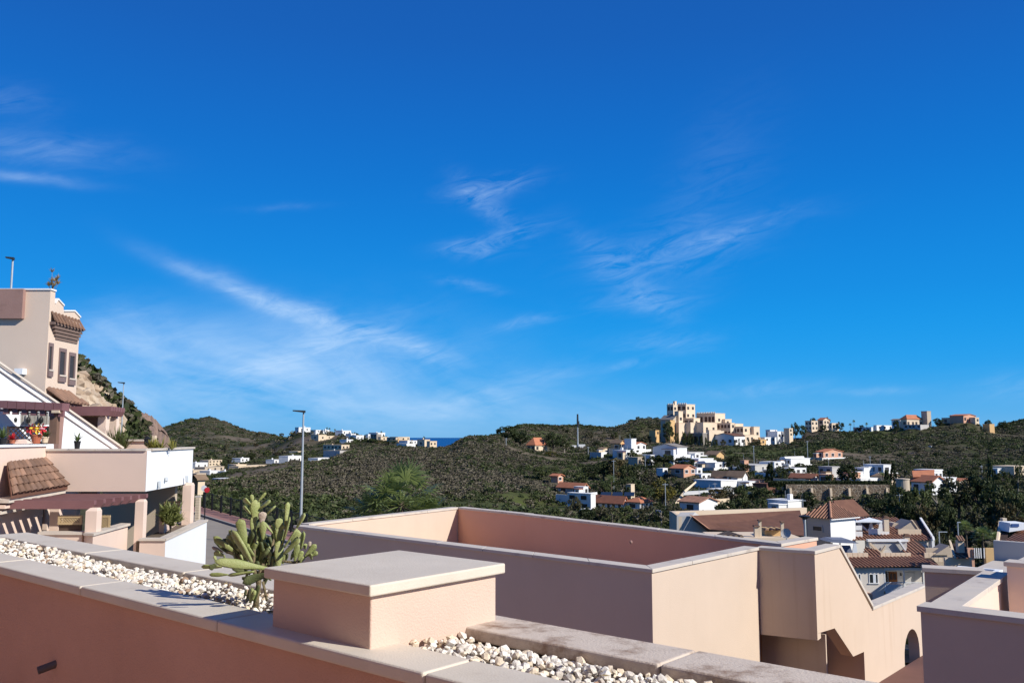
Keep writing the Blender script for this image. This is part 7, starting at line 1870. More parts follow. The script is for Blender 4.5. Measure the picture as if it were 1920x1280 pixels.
for (x0, x1, yy_, d) in ((1251, 1263, 758, 430), (1270, 1287, 757, 432), (1306, 1341, 774, 434)):
    n_ = int((x1 - x0) / 3)
    C, a, b, L1, L2, z0, z1 = house_frame(x0, x1, x1 + 1, yy_ + 1, yy_ + 20, d, 0)
    for k in range(n_):
        MB().obox(C, a, b, L1 * (k + .1) / n_, L1 * (k + .6) / n_, -.1, .25, z1 + .2, z1 + .8).build('merlon', 'sand_wall', cs)
build_house((1338, 1377, 1397, 817, 837, 410, 3, 'white_wall', 'gableB', 'roof_tile_dark', 5, 3, 2, 1, 'white_hotel_annexe', 'house', 'white annexe with a shaded gable at the foot of the hilltop hotel'))
# stone retaining wall with buttresses and clipped hedge
sw = thing('stone_wall', at(1570, 937, 182), 'long brown stone retaining wall with white buttresses below a dark hedge', 'wall')
wallq(184, 1474, 1668, 908, 937, 'rubble_stone', sw, 'wall', .8, 183, 3)
for px in (1484, 1524, 1559.5, 1594.5, 1628, 1665):
    x0, x1 = at(px - 2, 930, 182.6)[0], at(px + 2, 930, 182.6)[0]
    zt, zb_ = at(px, 915, 182.6)[2], at(px, 940, 182.6)[2] - 2
    MB().extrude([(x0, 183.9, zt), (x0, 182.9, zt), (x0, 182.3, zb_), (x0, 183.9, zb_)], (x1 - x0, 0, 0)).build('buttress', 'cream_wall', sw)
# white ramp wall
rw = thing('ramp_wall', at(1295, 930, 168), 'white zigzag ramp wall climbing the slope beside the yellow tree', 'wall')
for (x0, y0, x1, y1) in ((1266, 942, 1282, 920), (1283, 918.5, 1301, 904)):
    MB().extrude([at(x0, y0, 168), at(x1, y1, 172), at(x1 + 1, y1 + 3, 172), at(x0 + 2, y0 + 4, 168)], (.5, .5, .25)).build('ramp_coping', 'cream_wall', rw)
MB().extrude([at(1284, 921, 169), at(1340, 918, 171), at(1340, 924, 171), at(1280, 928, 169)], (0, .4, 0)).build('wall', 'white_wall', rw)
# telecom mast
mp_ = at(1083.5, 840, 400); mt = at(1083.5, 776, 400)
mast = thing('telecom_mast', (mp_[0], mp_[1], ground_z(mp_[0], 400)), 'slender telecom mast alone on the middle hill', 'mast')
MB().tube([(mp_[0], 400, ground_z(mp_[0], 400)), (mp_[0], 400, at(1083, 798, 400)[2])], [.32, .24], 8).build('pole', 'galvanised', mast)
MB().tube([(mp_[0], 400, at(1083, 800, 400)[2]), (mp_[0], 400, mt[2])], [.5, .38], 8).build('antenna', 'lamp_dark', mast)
MB().tube([(mp_[0] + .6, 399.8, at(1083, 800, 400)[2]), (mp_[0] + .6, 399.8, at(1083, 789, 400)[2])], .2, 6).build('antenna', 'lamp_dark', mast)
for (px, py, w_, h_) in ((1076, 839, 2.2, 1.2), (1091, 839, 3.0, 1.6)):
    c = at(px, py, 398); MB().box(c[0] - w_ / 2, c[0] + w_ / 2, 398, 400, ground_z(c[0], 398) - .5, ground_z(c[0], 398) + h_).build('cabinet', 'white_wall', mast)
# thin poles scattered over the slopes
POLES = [(1515, 826, 868, 300), (1248, 905, 945, 150), (1151, 862, 905, 220), (1103, 838, 858, 320), (949, 840, 868, 300), (1632, 855, 876, 300), (1757, 878, 900, 250), (1842, 872, 895, 240), (1414, 835, 870, 300), (1341, 905, 930, 200), (1688, 925, 965, 140), (1506, 935, 965, 140), (1210, 850, 880, 260)]
for i, (px, pt, pb, d) in enumerate(POLES):
    t_, p = at(px, pt, d), at(px, pb, d)
    g = ground_z(p[0], d)
    u_ = thing('utility_pole', (p[0], d, g), 'thin pale utility pole among the hillside houses, ' + ('first second third fourth fifth sixth seventh eighth ninth tenth eleventh twelfth thirteenth'.split()[sorted(q[0] for q in POLES).index(px)]) + ' from the left', 'pole', 'utility poles on the slopes')
    MB().tube([(p[0], d, g), (p[0], d, max(t_[2], g + 3))], .07 * max(1, d / 200), 5).build('shaft', 'galvanised', u_)
    MB().box(p[0] - .5, p[0] + .5, d - .05, d + .05, max(t_[2], g + 3) - .3, max(t_[2], g + 3) - .2).build('crossbar', 'galvanised', u_)
ONES = ['first', 'second', 'third', 'fourth', 'fifth', 'sixth', 'seventh', 'eighth', 'ninth', 'tenth', 'eleventh', 'twelfth', 'thirteenth', 'fourteenth', 'fifteenth', 'sixteenth', 'seventeenth', 'eighteenth', 'nineteenth', 'twentieth', 'twenty-first', 'twenty-second', 'twenty-third', 'twenty-fourth']
# ------------------------------------------------------------------ foliage
def leaf_quads(centers, size, rng, flat=0.0):
    """one leaf-sized face per centre, randomly turned"""
    n = len(centers)
    a = rng.normal(size=(n, 3)); a[:, 2] *= (1 - flat); a /= np.linalg.norm(a, axis=1)[:, None] + 1e-9
    t = rng.normal(size=(n, 3)); b = np.cross(a, t); b /= np.linalg.norm(b, axis=1)[:, None] + 1e-9
    s = size * rng.uniform(.55, 1.3, size=(n, 1))
    a = a * s; b = b * s * .62
    v = np.stack([centers - a, centers - a * .1 - b, centers + a, centers - a * .1 + b], 1).reshape(-1, 3)
    f = np.arange(4 * n).reshape(n, 4)
    return v, f

def crown_points(kind, rng, n_clump, n_leaf):
    C = []
    for i in range(n_clump):
        while True:
            p = rng.uniform(-1, 1, 3)
            r = np.linalg.norm(p)
            if .25 < r < 1: break
        p = p / r * (r ** .45)
        if kind == 'round': c = np.array([p[0] * .40, p[1] * .40, .60 + p[2] * .33]); cr = .125
        elif kind == 'bush': c = np.array([p[0] * .42, p[1] * .42, .46 + p[2] * .40]); cr = .15
        elif kind == 'umbrella': c = np.array([p[0] * .43, p[1] * .43, .70 + p[2] * .20 - .12 * (p[0] ** 2 + p[1] ** 2)]); cr = .11
        elif kind == 'cypress':
            z = rng.uniform(.06, .98); w = .40 * min(1, z * 6) * (1 - z) ** .55 + .04
            an = rng.uniform(0, 6.28); c = np.array([math.cos(an) * w, math.sin(an) * w, z]); cr = .09
        elif kind == 'loose': c = np.array([p[0] * .38, p[1] * .38, .58 + p[2] * .36]); cr = .10
        else: c = p; cr = .2
        q = rng.normal(size=(n_leaf, 3)); q /= np.linalg.norm(q, axis=1)[:, None]
        q *= rng.uniform(.2, 1, (n_leaf, 1)) ** .5
        k = rng.uniform(.6, 1.25)
        C.append(c + q * np.array([cr * k, cr * k, cr * k * (.8 if kind != 'cypress' else 1.3)]))
    return np.concatenate(C)

CROWN = {}; TRUNK = {}
def crown_mesh(kind, leaf, seed):
    key = (kind, leaf, seed)
    if key not in CROWN:
        rng = np.random.default_rng(seed * 77 + sum(map(ord, kind + leaf)))
        nc, nl, sz = {'round': (30, 66, .036), 'bush': (24, 56, .045), 'umbrella': (40, 60, .034), 'cypress': (46, 30, .06), 'loose': (26, 44, .036)}[kind]
        pts = crown_points(kind, rng, nc, nl)
        v, f = leaf_quads(pts, sz, rng)
        second = {'leaf_dark': 'leaf_mid', 'leaf_mid': 'leaf_olive', 'leaf_olive': 'leaf_dry', 'leaf_yellow': 'leaf_olive', 'leaf_dry': 'leaf_olive', 'leaf_rust': 'leaf_olive'}[leaf]
        fi = (rng.random(len(f)) < .22).astype(np.int32)
        CROWN[key] = np_mesh('crown', v, f, [leaf, second], fi)
    return CROWN[key]
def trunk_mesh(kind, seed):
    key = (kind, seed)
    if key not in TRUNK:
        r = random.Random(seed + 5)
        mb = MB()
        hgt = {'round': .5, 'bush': .3, 'umbrella': .66, 'cypress': .3, 'loose': .55}[kind]
        w = .035
        mb.tube([(0, 0, -.12), (r.uniform(-.02, .02), r.uniform(-.02, .02), hgt * .5), (r.uniform(-.04, .04), r.uniform(-.04, .04), hgt)], [w * 1.3, w, w * .7], 7)
        for k in range(6 if kind != 'cypress' else 0):
            a = 2 * PI * k / 6 + r.uniform(-.4, .4); z = hgt * r.uniform(.55, .95); l = r.uniform(.16, .32)
            mb.tube([(0, 0, z), (math.cos(a) * l * .6, math.sin(a) * l * .6, z + l * .5), (math.cos(a) * l, math.sin(a) * l, z + l * .95)], [w * .6, w * .4, w * .15], 5)
        TRUNK[key] = mb.mesh('trunk', 'bark_pale' if kind == 'loose' else 'bark')
    return TRUNK[key]
TREE_SEED = [0]
def tree(px, yt, yb, w, d, kind, leaf, label, group=None, name=None):
    TREE_SEED[0] += 1
    p = at(px, yb, d)
    g = ground_z(p[0], d)
    h = at(px, yt, d)[2] - g
    if h < 1.0: g = at(px, yt, d)[2] - 2.0; h = 2.0
    ww = w * d / FPX
    nm = name or {'round': 'broadleaf_tree', 'bush': 'bush', 'umbrella': 'umbrella_pine', 'cypress': 'cypress_tree', 'loose': 'airy_tree'}[kind]
    t = thing(nm, (p[0], d, g), label, 'tree' if kind != 'bush' else 'bush', group)
    sd = TREE_SEED[0] % 3
    rz = random.uniform(0, 6.28)
    for part, me in (('crown', crown_mesh(kind, leaf, sd)), ('trunk', trunk_mesh(kind, sd))):
        o = bpy.data.objects.new(part, me); COL.objects.link(o); o.parent = t
        o.scale = (ww, ww, h); o.rotation_euler = (0, 0, rz)
    return t
def fan_palm_meshes(seed, nfr=36, nleaf=16):
    r = random.Random(seed)
    fr = MB(); dead = MB()
    for i in range(nfr):
        a = 2.4 * i + r.uniform(-.2, .2)
        el_ = math.radians(80 - 105 * (i / nfr) ** .75 + r.uniform(-8, 8))
        L = r.uniform(.36, .62)
        dirv = Vector((math.cos(a) * math.cos(el_), math.sin(a) * math.cos(el_), math.sin(el_)))
        p0 = Vector((0, 0, 0)); hub = dirv * L + Vector((0, 0, -.10 * L * math.cos(el_)))
        side = dirv.cross(Vector((0, 0, 1)) if abs(dirv.z) < .95 else Vector((1, 0, 0))).normalized()
        up = side.cross(dirv).normalized()
        mb = dead if i > nfr * .86 else fr
        mb.tube([p0, p0.lerp(hub, .5) + Vector((0, 0, .02)), hub], [.012, .009, .006], 4)
        for k in range(nleaf):
            b = math.radians(-112 + 224 * k / (nleaf - 1))
            dv = (dirv * math.cos(b) + side * math.sin(b) + up * r.uniform(.0, .18)).normalized()
            ll = r.uniform(.38, .50) * (1 - .18 * abs(b) / 2)
            sd = dv.cross(up).normalized() * r.uniform(.014, .021)
            m1 = hub + dv * ll * r.uniform(.4, .5); tip = hub + dv * ll + Vector((0, 0, -.10 - .06 * r.random())) * ll * 2.0
            mb.add([hub - sd * .3, hub + sd * .3, m1 + sd * 1.15 + Vector((0, 0, -.01)), m1 - sd * 1.15 + Vector((0, 0, -.01)), tip], [(0, 1, 2, 3), (3, 2, 4)])
    tr = MB(); tr.tube([(0, 0, -1), (0, 0, -.2), (0, 0, .05)], [.10, .10, .07], 10)
    return fr.mesh('frond', 'leaf_palm', fix=False), dead.mesh('dry_frond', 'leaf_dry', fix=False), tr.mesh('trunk', 'bark')
def feather_palm_meshes(seed, nfr=28):
    r = random.Random(seed); fr = MB()
    for i in range(nfr):
        a = 2.4 * i; el_ = math.radians(80 - 85 * (i / nfr)); L = r.uniform(.8, 1.05)
        pts = []
        for k in range(9):
            t = k / 8; e2 = el_ - t * t * math.radians(75)
            pts.append((pts[-1] if pts else Vector((0, 0, 0))) + (Vector((math.cos(a) * math.cos(e2), math.sin(a) * math.cos(e2), math.sin(e2))) * L / 8 if k else Vector((0, 0, 0))))
        fr.tube(pts, [.012 * (1 - .8 * k / 8) for k in range(9)], 4)
        for k in range(1, 9):
            for s_ in (-1, 1):
                for q in (0, .5):
                    p = pts[k - 1].lerp(pts[k], q); tan = (pts[k] - pts[k - 1]).normalized(); sd = tan.cross(Vector((0, 0, 1))).normalized() * s_
                    l = .26 * math.sin(PI * min(.95, (k + q) / 9 + .05))
                    tip = p + (sd * .85 + tan * .5 + Vector((0, 0, -.35))) * l
                    fr.add([p - tan * .013, p + tan * .013, tip], [(0, 1, 2)])
    tr = MB(); tr.tube([(0, 0, -1), (0, 0, -.3), (0, 0, .03)], [.09, .08, .10], 8)
    return fr.mesh('frond', 'leaf_palm', fix=False), None, tr.mesh('trunk', 'bark')
FAN = [fan_palm_meshes(s) for s in (1, 2)]
FEA = [feather_palm_meshes(s) for s in (3, 4)]
def palm(px, yc, w, d, label, fan=True, group=None, seed=0):
    """crown centre at picture row yc, crown width w pixels"""
    p = at(px, yc, d); g = ground_z(p[0], d)
    s = w * d / FPX / 2.0
    t = thing('fan_palm' if fan else 'date_palm', (p[0], d, g), label, 'palm', group)
    f_, dd, tr = (FAN if fan else FEA)[seed % 2]
    rz = random.uniform(0, 6.28)
    for part, me in (('crown', f_), ('dry_skirt', dd), ('trunk', tr)):
        if me is None: continue
        o = bpy.data.objects.new(part, me); COL.objects.link(o); o.parent = t
        o.location = (0, 0, p[2] - g)
        o.scale = (s, s, s) if part != 'trunk' else (s * .8, s * .8, max(.5, p[2] - g))
        o.rotation_euler = (0, 0, rz)
    return t
palm(752, 948, 205, 31, 'large fan palm with spiky green fronds rising behind the cream terrace wall', True)
palm(710, 968, 150, 31.5, 'lower fan palm head to the west of the large fan palm behind the terrace wall', True, None, 1)
palm(797, 968, 120, 31.2, 'smaller drooping fan palm head to the east of the large fan palm', True, None, 1)
palm(1811, 990, 38, 118, 'fan palm at the west of the trio under the dark grove', True)
palm(1842, 1004, 52, 112, 'broad fan palm in the middle of the trio under the dark grove', True, None, 1)
palm(1866, 1010, 34, 114, 'small fan palm by the shaded house under the dark grove', True)
palm(1146, 899, 34, 205, 'feathery date palm among dark trees above the white hacienda', False)
palm(1113, 915, 26, 196, 'date palm standing next to the long red roof above the white hacienda', False, None, 1)
palm(1228, 928, 24, 180, 'date palm beside the yellow flowering tree', False)
palm(1655, 890, 20, 205, 'date palm in front of the blue shaded villa', False, None, 1)
for px, yc, d in ((613, 803, 730), (618, 804, 730), (628, 806, 725), (715, 810, 655)):
    palm(px, yc, 6, d, 'tiny dark palm on the far ridge skyline, ' + ONES[[613, 618, 628, 715].index(px)] + ' from the left', True, 'palms on the far ridge')
for px, yc, d in ((1601, 790, 445), (1594, 796, 445), (1625, 795, 442)):
    palm(px, yc, 8, d, 'slim skyline palm east of the ridge hotel, ' + ONES[[1594, 1601, 1625].index(px)] + ' from the left', True, 'palms on the near ridge')
# ---- trees one can tell apart
tree(951, 797, 842, 46, 325, 'round', 'leaf_dark', 'big dark tree on the hill brow west of the red hipped villa')
tree(975, 806, 842, 34, 335, 'round', 'leaf_dark', 'dark tree leaning over the west side of the red hipped villa')
tree(1037, 806, 845, 36, 335, 'round', 'leaf_dark', 'dark tree just east of the red hipped villa')
tree(1058, 812, 846, 30, 340, 'loose', 'leaf_mid', 'airy tree between the red hipped villa and the mast')
tree(1017, 872, 902, 40, 225, 'round', 'leaf_mid', 'round green tree west of the small red roofed hut')
tree(1034, 845, 858, 24, 310, 'bush', 'leaf_yellow', 'yellow flowering bush below the red hipped villa')
tree(1245, 848, 890, 44, 262, 'umbrella', 'leaf_dark', 'umbrella pine in front of the white gable house')
tree(1283, 854, 890, 46, 258, 'umbrella', 'leaf_dark', 'second umbrella pine spreading over the reddish bungalow')
tree(1222, 852, 890, 40, 270, 'round', 'leaf_dark', 'dark tree between the pale retaining wall and the umbrella pines')
tree(1192, 838, 856, 26, 285, 'bush', 'leaf_mid', 'green bush beside the porch house')
tree(1243, 896, 952, 50, 165, 'round', 'leaf_yellow', 'yellow flowering tree beside the white zigzag ramp')
tree(1078, 928, 972, 30, 150, 'round', 'leaf_olive', 'olive tree in front of the white hacienda west block')
tree(1590, 868, 905, 44, 200, 'round', 'leaf_dark', 'very dark spreading tree before the grey town villa')
tree(1558, 886, 906, 24, 200, 'bush', 'leaf_dark', 'dark bush at the foot of the grey town villa')
tree(1858, 856, 912, 15, 205, 'cypress', 'leaf_dark', 'tall dark cypress above the grove')
tree(1676, 872, 915, 18, 198, 'cypress', 'leaf_dark', 'dark cypress at the east end of the hedge')
tree(1664, 880, 915, 16, 196, 'cypress', 'leaf_dark', 'second cypress close to the blue shaded villa')
tree(1445, 868, 905, 22, 225, 'cypress', 'leaf_dark', 'column shaped dark tree east of the twin brown roofed houses')
tree(1462, 872, 908, 30, 222, 'round', 'leaf_dark', 'dark tree west of the red roofed cottage')
tree(1480, 874, 908, 28, 226, 'round', 'leaf_mid', 'mid green tree behind the red roofed cottage')
tree(1427, 884, 906, 26, 228, 'bush', 'leaf_dark', 'dark bush below the long blank building')
tree(1375, 852, 886, 40, 275, 'round', 'leaf_mid', 'leafy tree cluster head west of the narrow coral house')
tree(1395, 866, 890, 30, 262, 'round', 'leaf_dark', 'dark tree in front of the narrow coral house')
tree(1353, 858, 880, 20, 285, 'round', 'leaf_olive', 'olive tree beside the ochre gabled house')
tree(1512, 920, 960, 48, 160, 'round', 'leaf_dark', 'dark tree before the western part of the stone wall')
tree(1465, 905, 935, 40, 186, 'round', 'leaf_mid', 'green tree at the west end of the stone wall')
tree(1585, 924, 948, 34, 170, 'bush', 'leaf_mid', 'bush growing against the middle of the stone wall')
tree(1558, 928, 948, 22, 172, 'bush', 'leaf_dark', 'small dark bush between two buttresses of the stone wall')
tree(1652, 930, 962, 60, 150, 'round', 'leaf_dark', 'dark tree below the east end of the stone wall')
tree(1545, 794, 815, 14, 437, 'round', 'leaf_dark', 'tree in front of the ridge hotel centre')
tree(1525, 782, 806, 16, 448, 'round', 'leaf_dark', 'tall tree behind the ridge hotel west wing')
tree(1551, 781, 800, 13, 450, 'round', 'leaf_dark', 'tall tree behind the ridge hotel east wing')
tree(1491, 788, 816, 16, 440, 'round', 'leaf_dark', 'dark tree at the west end of the wooded ridge')
tree(1504, 796, 820, 20, 436, 'round', 'leaf_dark', 'dark bushy tree before the ridge hotel west wing')
tree(1576, 790, 812, 16, 438, 'round', 'leaf_dark', 'tree at the east end of the ridge hotel')
tree(1614, 794, 806, 14, 446, 'bush', 'leaf_dark', 'dark bush behind the long white ridge villa')
tree(1681, 786, 806, 12, 425, 'round', 'leaf_dark', 'dark tree in front of the ridge mansion annexe')
tree(1760, 783, 800, 22, 432, 'round', 'leaf_dark', 'round dark tree between the square tower and the pink ridge villa')
tree(1785, 776, 790, 10, 440, 'round', 'leaf_dark', 'tree top showing behind the pink ridge villa')
tree(1854, 786, 800, 16, 440, 'round', 'leaf_dark', 'round tree top behind the small ochre box house')
tree(1880, 788, 802, 18, 450, 'round', 'leaf_dark', 'round dark tree on the east skyline')
tree(1253, 790, 812, 24, 415, 'round', 'leaf_mid', 'green tree before the yellow part of the hilltop hotel')
# ---- groves: many alike
def grove(rows, kind, leaf, base_label, group):
    for k_, (px, yt, yb, w, d) in enumerate(sorted(rows)):
        label = base_label + ', ' + ONES[k_] + ' from the left'
        tree(px, yt, yb, w, d, kind if kind != 'round' or random.random() < .8 else 'loose', random.choice({'leaf_dark': ('leaf_dark', 'leaf_dark', 'leaf_mid', 'leaf_mid', 'leaf_olive', 'leaf_rust'), 'leaf_mid': ('leaf_mid', 'leaf_mid', 'leaf_olive', 'leaf_dark'), 'leaf_olive': ('leaf_olive', 'leaf_olive', 'leaf_mid', 'leaf_dark')}[leaf]), label, group, name='bush' if kind == 'bush' else ('cypress_tree' if kind == 'cypress' else 'broadleaf_tree'))
grove([(1690, 912, 1000, 56, 140), (1724, 908, 1005, 64, 142), (1760, 898, 1005, 70, 144), (1800, 884, 1005, 74, 148), (1838, 888, 1005, 70, 146), (1876, 900, 1005, 70, 140), (1905, 915, 1010, 60, 136),
       (1708, 940, 1020, 56, 130), (1742, 946, 1025, 58, 128), (1780, 944, 1030, 60, 127), (1815, 938, 1030, 60, 128), (1850, 940, 1030, 60, 127), (1886, 936, 1030, 58, 126), (1765, 985, 1050, 46, 118), (1730, 990, 1050, 44, 120), (1662, 960, 1030, 46, 135), (1682, 975, 1040, 44, 128), (1915, 960, 1040, 50, 122)],
      'round', 'leaf_dark', 'dark leafy tree in the dense grove below the white villa', 'dense grove on the right')
grove([(1775, 892, 930, 30, 190), (1820, 876, 915, 34, 200), (1880, 880, 918, 34, 196), (1908, 868, 905, 34, 205), (1842, 868, 905, 30, 210), (1790, 872, 905, 26, 215), (1740, 862, 890, 20, 235), (1700, 868, 890, 18, 240), (1930, 890, 925, 36, 188)],
      'round', 'leaf_mid', 'green tree on the slope above the dense grove', 'trees above the dense grove')
grove([(1068, 946, 985, 26, 135), (1100, 950, 985, 36, 132), (1125, 944, 985, 34, 138), (1148, 948, 985, 36, 136), (1172, 944, 985, 36, 138), (1196, 950, 985, 34, 134), (1218, 946, 985, 36, 138), (1240, 944, 985, 38, 136), (1262, 940, 985, 36, 138), (1284, 950, 985, 32, 134)],
      'round', 'leaf_olive', 'olive green tree hiding the foot of the white hacienda', 'row before the white hacienda')
grove([(1108, 866, 920, 40, 235), (1132, 858, 920, 42, 240), (1156, 856, 920, 40, 238), (1178, 868, 922, 36, 230), (1200, 866, 925, 40, 235), (1215, 886, 930, 34, 215), (1185, 890, 935, 40, 205), (1165, 894, 938, 36, 200), (1130, 898, 940, 36, 195), (1262, 892, 930, 34, 205), (1210, 905, 945, 40, 190), (1090, 882, 912, 30, 215), (1280, 896, 930, 28, 205)],
      'round', 'leaf_dark', 'dark tree in the wood above the white hacienda', 'wood above the white hacienda')
grove([(1345, 915, 960, 44, 165), (1372, 908, 960, 50, 168), (1402, 906, 960, 52, 166), (1432, 912, 960, 44, 164), (1360, 935, 975, 46, 140), (1392, 930, 975, 50, 142), (1425, 932, 975, 44, 140), (1320, 922, 955, 26, 160), (1452, 926, 965, 30, 158)],
      'round', 'leaf_dark', 'dark tree before the twin brown roofed houses', 'clump before the twin houses')
grove([(1300, 820, 842, 6, 408), (1308, 818, 842, 6, 408), (1316, 816, 844, 7, 406), (1324, 820, 844, 6, 406), (1378, 824, 840, 5, 405), (1386, 822, 840, 5, 406), (1396, 824, 840, 5, 406), (1404, 823, 839, 5, 408), (1414, 822, 838, 5, 410), (1290, 816, 838, 5, 410)],
      'cypress', 'leaf_dark', 'thin dark cypress lining the foot of the hilltop hotel', 'cypresses below the hotel')
grove([(1282, 805, 816, 10, 418), (1295, 806, 818, 12, 418), (1308, 804, 818, 12, 418), (1340, 822, 834, 12, 408), (1356, 824, 836, 12, 408), (1421, 824, 836, 14, 412), (1408, 828, 838, 12, 408), (1268, 804, 816, 10, 418), (1330, 824, 836, 10, 408)],
      'bush', 'leaf_dark', 'dark bush on the terraces of the hilltop hotel', 'bushes of the hilltop hotel')
grove([(484, 810, 818, 10, 1100), (497, 811, 818, 9, 1080), (512, 812, 820, 12, 1050), (528, 811, 820, 10, 1000), (640, 812, 822, 14, 690), (690, 820, 834, 16, 640), (700, 822, 836, 18, 630), (712, 824, 838, 16, 620), (726, 826, 838, 18, 615), (676, 822, 832, 14, 640), (738, 826, 838, 14, 612), (660, 818, 828, 12, 660), (770, 826, 836, 10, 600), (795, 816, 826, 6, 610), (585, 806, 815, 8, 720), (602, 806, 814, 7, 720)],
      'round', 'leaf_dark', 'small dark tree on the far ridge among the white villas', 'trees on the far ridge')
grove([(420, 862, 876, 16, 560), (432, 858, 876, 18, 570), (450, 850, 868, 20, 590), (470, 848, 864, 22, 600), (410, 858, 872, 12, 580), (440, 842, 856, 16, 640), (500, 842, 858, 22, 640), (520, 846, 862, 20, 620), (545, 838, 856, 22, 640), (570, 850, 866, 20, 580), (580, 836, 850, 18, 640), (425, 832, 842, 12, 760), (455, 828, 838, 14, 780), (480, 830, 840, 12, 760)],
      'round', 'leaf_dark', 'dark round tree in the far valley below the peaked hill', 'trees of the far valley')
grove([(1590, 880, 892, 18, 250), (1500, 866, 880, 20, 280), (1520, 872, 886, 22, 260), (1540, 862, 876, 20, 290), (1636, 856, 868, 14, 320), (1660, 858, 872, 18, 300), (1690, 846, 860, 18, 330), (1720, 836, 850, 18, 350), (1760, 846, 862, 20, 330), (1800, 838, 852, 20, 350), (1830, 850, 864, 18, 330), (1860, 842, 856, 18, 350), (1700, 818, 830, 16, 400), (1740, 812, 824, 18, 410), (1780, 806, 816, 18, 420), (1640, 812, 822, 18, 425), (1600, 816, 830, 20, 415), (1570, 822, 836, 20, 400), (1540, 816, 830, 22, 415), (1520, 824, 838, 20, 400), (1490, 828, 842, 18, 400), (1810, 816, 828, 16, 410), (1668, 822, 836, 20, 395)],
      'bush', 'leaf_dark', 'dark bush on the slope under the ridge villas', 'bushes on the right slope')
grove([(1185, 785, 800, 18, 500), (1200, 779, 792, 16, 515), (1215, 780, 794, 16, 512), (1232, 781, 794, 14, 505), (1165, 795, 806, 16, 505), (1130, 812, 826, 18, 440), (1105, 806, 820, 18, 450), (1060, 802, 816, 18, 470), (1040, 800, 812, 16, 480), (1150, 806, 820, 20, 450), (1185, 806, 822, 22, 440), (1210, 812, 830, 24, 420), (1120, 826, 842, 20, 400), (1150, 828, 842, 20, 380)],
      'bush', 'leaf_mid', 'green bush on the hill around the telecom mast', 'bushes around the mast')
# clipped hedge on the stone wall
hd = thing('clipped_hedge', at(1560, 908, 185.5), 'long black green clipped hedge on top of the stone wall', 'hedge')
rng = np.random.default_rng(4)
ax_, bx_ = at(1440, 906, 185.5), at(1668, 909, 185.5)
n = 11000; tt = rng.random(n)
cz = at(1550, 909.5, 185.5)[2]
pts = np.stack([ax_[0] + (bx_[0] - ax_[0]) * tt, 185.2 + rng.uniform(-.5, .5, n), cz + rng.uniform(-.3, .95, n)], 1)
v, f = leaf_quads(pts - np.array(BASE[hd.name]), .17, rng)
ho = bpy.data.objects.new('foliage', np_mesh('foliage', v, f, ['leaf_dark'])); COL.objects.link(ho); ho.parent = hd

# ------------------------------------------------------------------ scrub covering the hills (instanced)
def bush_source(nm, leaf, second, seed, nq=60, size=.26):
    r = np.random.default_rng(seed)
    p = r.normal(size=(nq, 3)); p /= np.linalg.norm(p, axis=1)[:, None]; p *= r.uniform(.35, 1, (nq, 1)); p[:, 2] = np.abs(p[:, 2]) * .8 + .02
    v, f = leaf_quads(p, size, r)
    o = bpy.data.objects.new(nm, np_mesh(nm, v, f, [leaf, second], (r.random(len(f)) < .3).astype(np.int32)))
    return o
src_col = bpy.data.collections.new('scrub_sources')
for i, (l1, l2) in enumerate((('leaf_dark', 'leaf_mid'), ('leaf_mid', 'leaf_olive'), ('leaf_dry', 'leaf_olive'), ('leaf_olive', 'leaf_dry'), ('leaf_dry', 'leaf_dry'), ('leaf_dark', 'leaf_dark'))):
    src_col.objects.link(bush_source('scrub_bush_%d' % i, l1, l2, 30 + i, 60 if i != 4 else 44, .26 if i != 4 else .22))

def scatter(name, pts, scl, rz, ids):
    me = bpy.data.meshes.new(name)
    me.vertices.add(len(pts)); me.vertices.foreach_set('co', np.asarray(pts, np.float32).ravel())
    for nm, ty, arr in (('scl', 'FLOAT', scl.astype(np.float32)), ('rz', 'FLOAT', rz.astype(np.float32)), ('sid', 'INT', ids.astype(np.int32))):
        a = me.attributes.new(nm, ty, 'POINT'); a.data.foreach_set('value', arr)
    o = bpy.data.objects.new(name, me); COL.objects.link(o)
    ng = bpy.data.node_groups.new(name, 'GeometryNodeTree')
    ng.interface.new_socket('Geometry', in_out='INPUT', socket_type='NodeSocketGeometry')
    ng.interface.new_socket('Geometry', in_out='OUTPUT', socket_type='NodeSocketGeometry')
    n = ng.nodes; l = ng.links
    gi = n.new('NodeGroupInput'); go = n.new('NodeGroupOutput')
    ip = n.new('GeometryNodeInstanceOnPoints'); ci = n.new('GeometryNodeCollectionInfo')
    ci.inputs['Collection'].default_value = src_col
    ci.inputs['Separate Children'].default_value = True; ci.inputs['Reset Children'].default_value = True
    def na(nm, ty):
        q = n.new('GeometryNodeInputNamedAttribute'); q.data_type = ty; q.inputs['Name'].default_value = nm; return q.outputs['Attribute']
    l.new(gi.outputs[0], ip.inputs['Points']); l.new(ci.outputs[0], ip.inputs['Instance'])
    ip.inputs['Pick Instance'].default_value = True
    l.new(na('sid', 'INT'), ip.inputs['Instance Index'])
    cx = n.new('ShaderNodeCombineXYZ'); l.new(na('rz', 'FLOAT'), cx.inputs[2]); l.new(cx.outputs[0], ip.inputs['Rotation'])
    cs = n.new('ShaderNodeCombineXYZ'); s_ = na('scl', 'FLOAT')
    for i in range(3): l.new(s_, cs.inputs[i])
    l.new(cs.outputs[0], ip.inputs['Scale']); l.new(ip.outputs[0], go.inputs[0])
    md = o.modifiers.new('scatter', 'NODES'); md.node_group = ng
    return tag(o, kind='stuff')

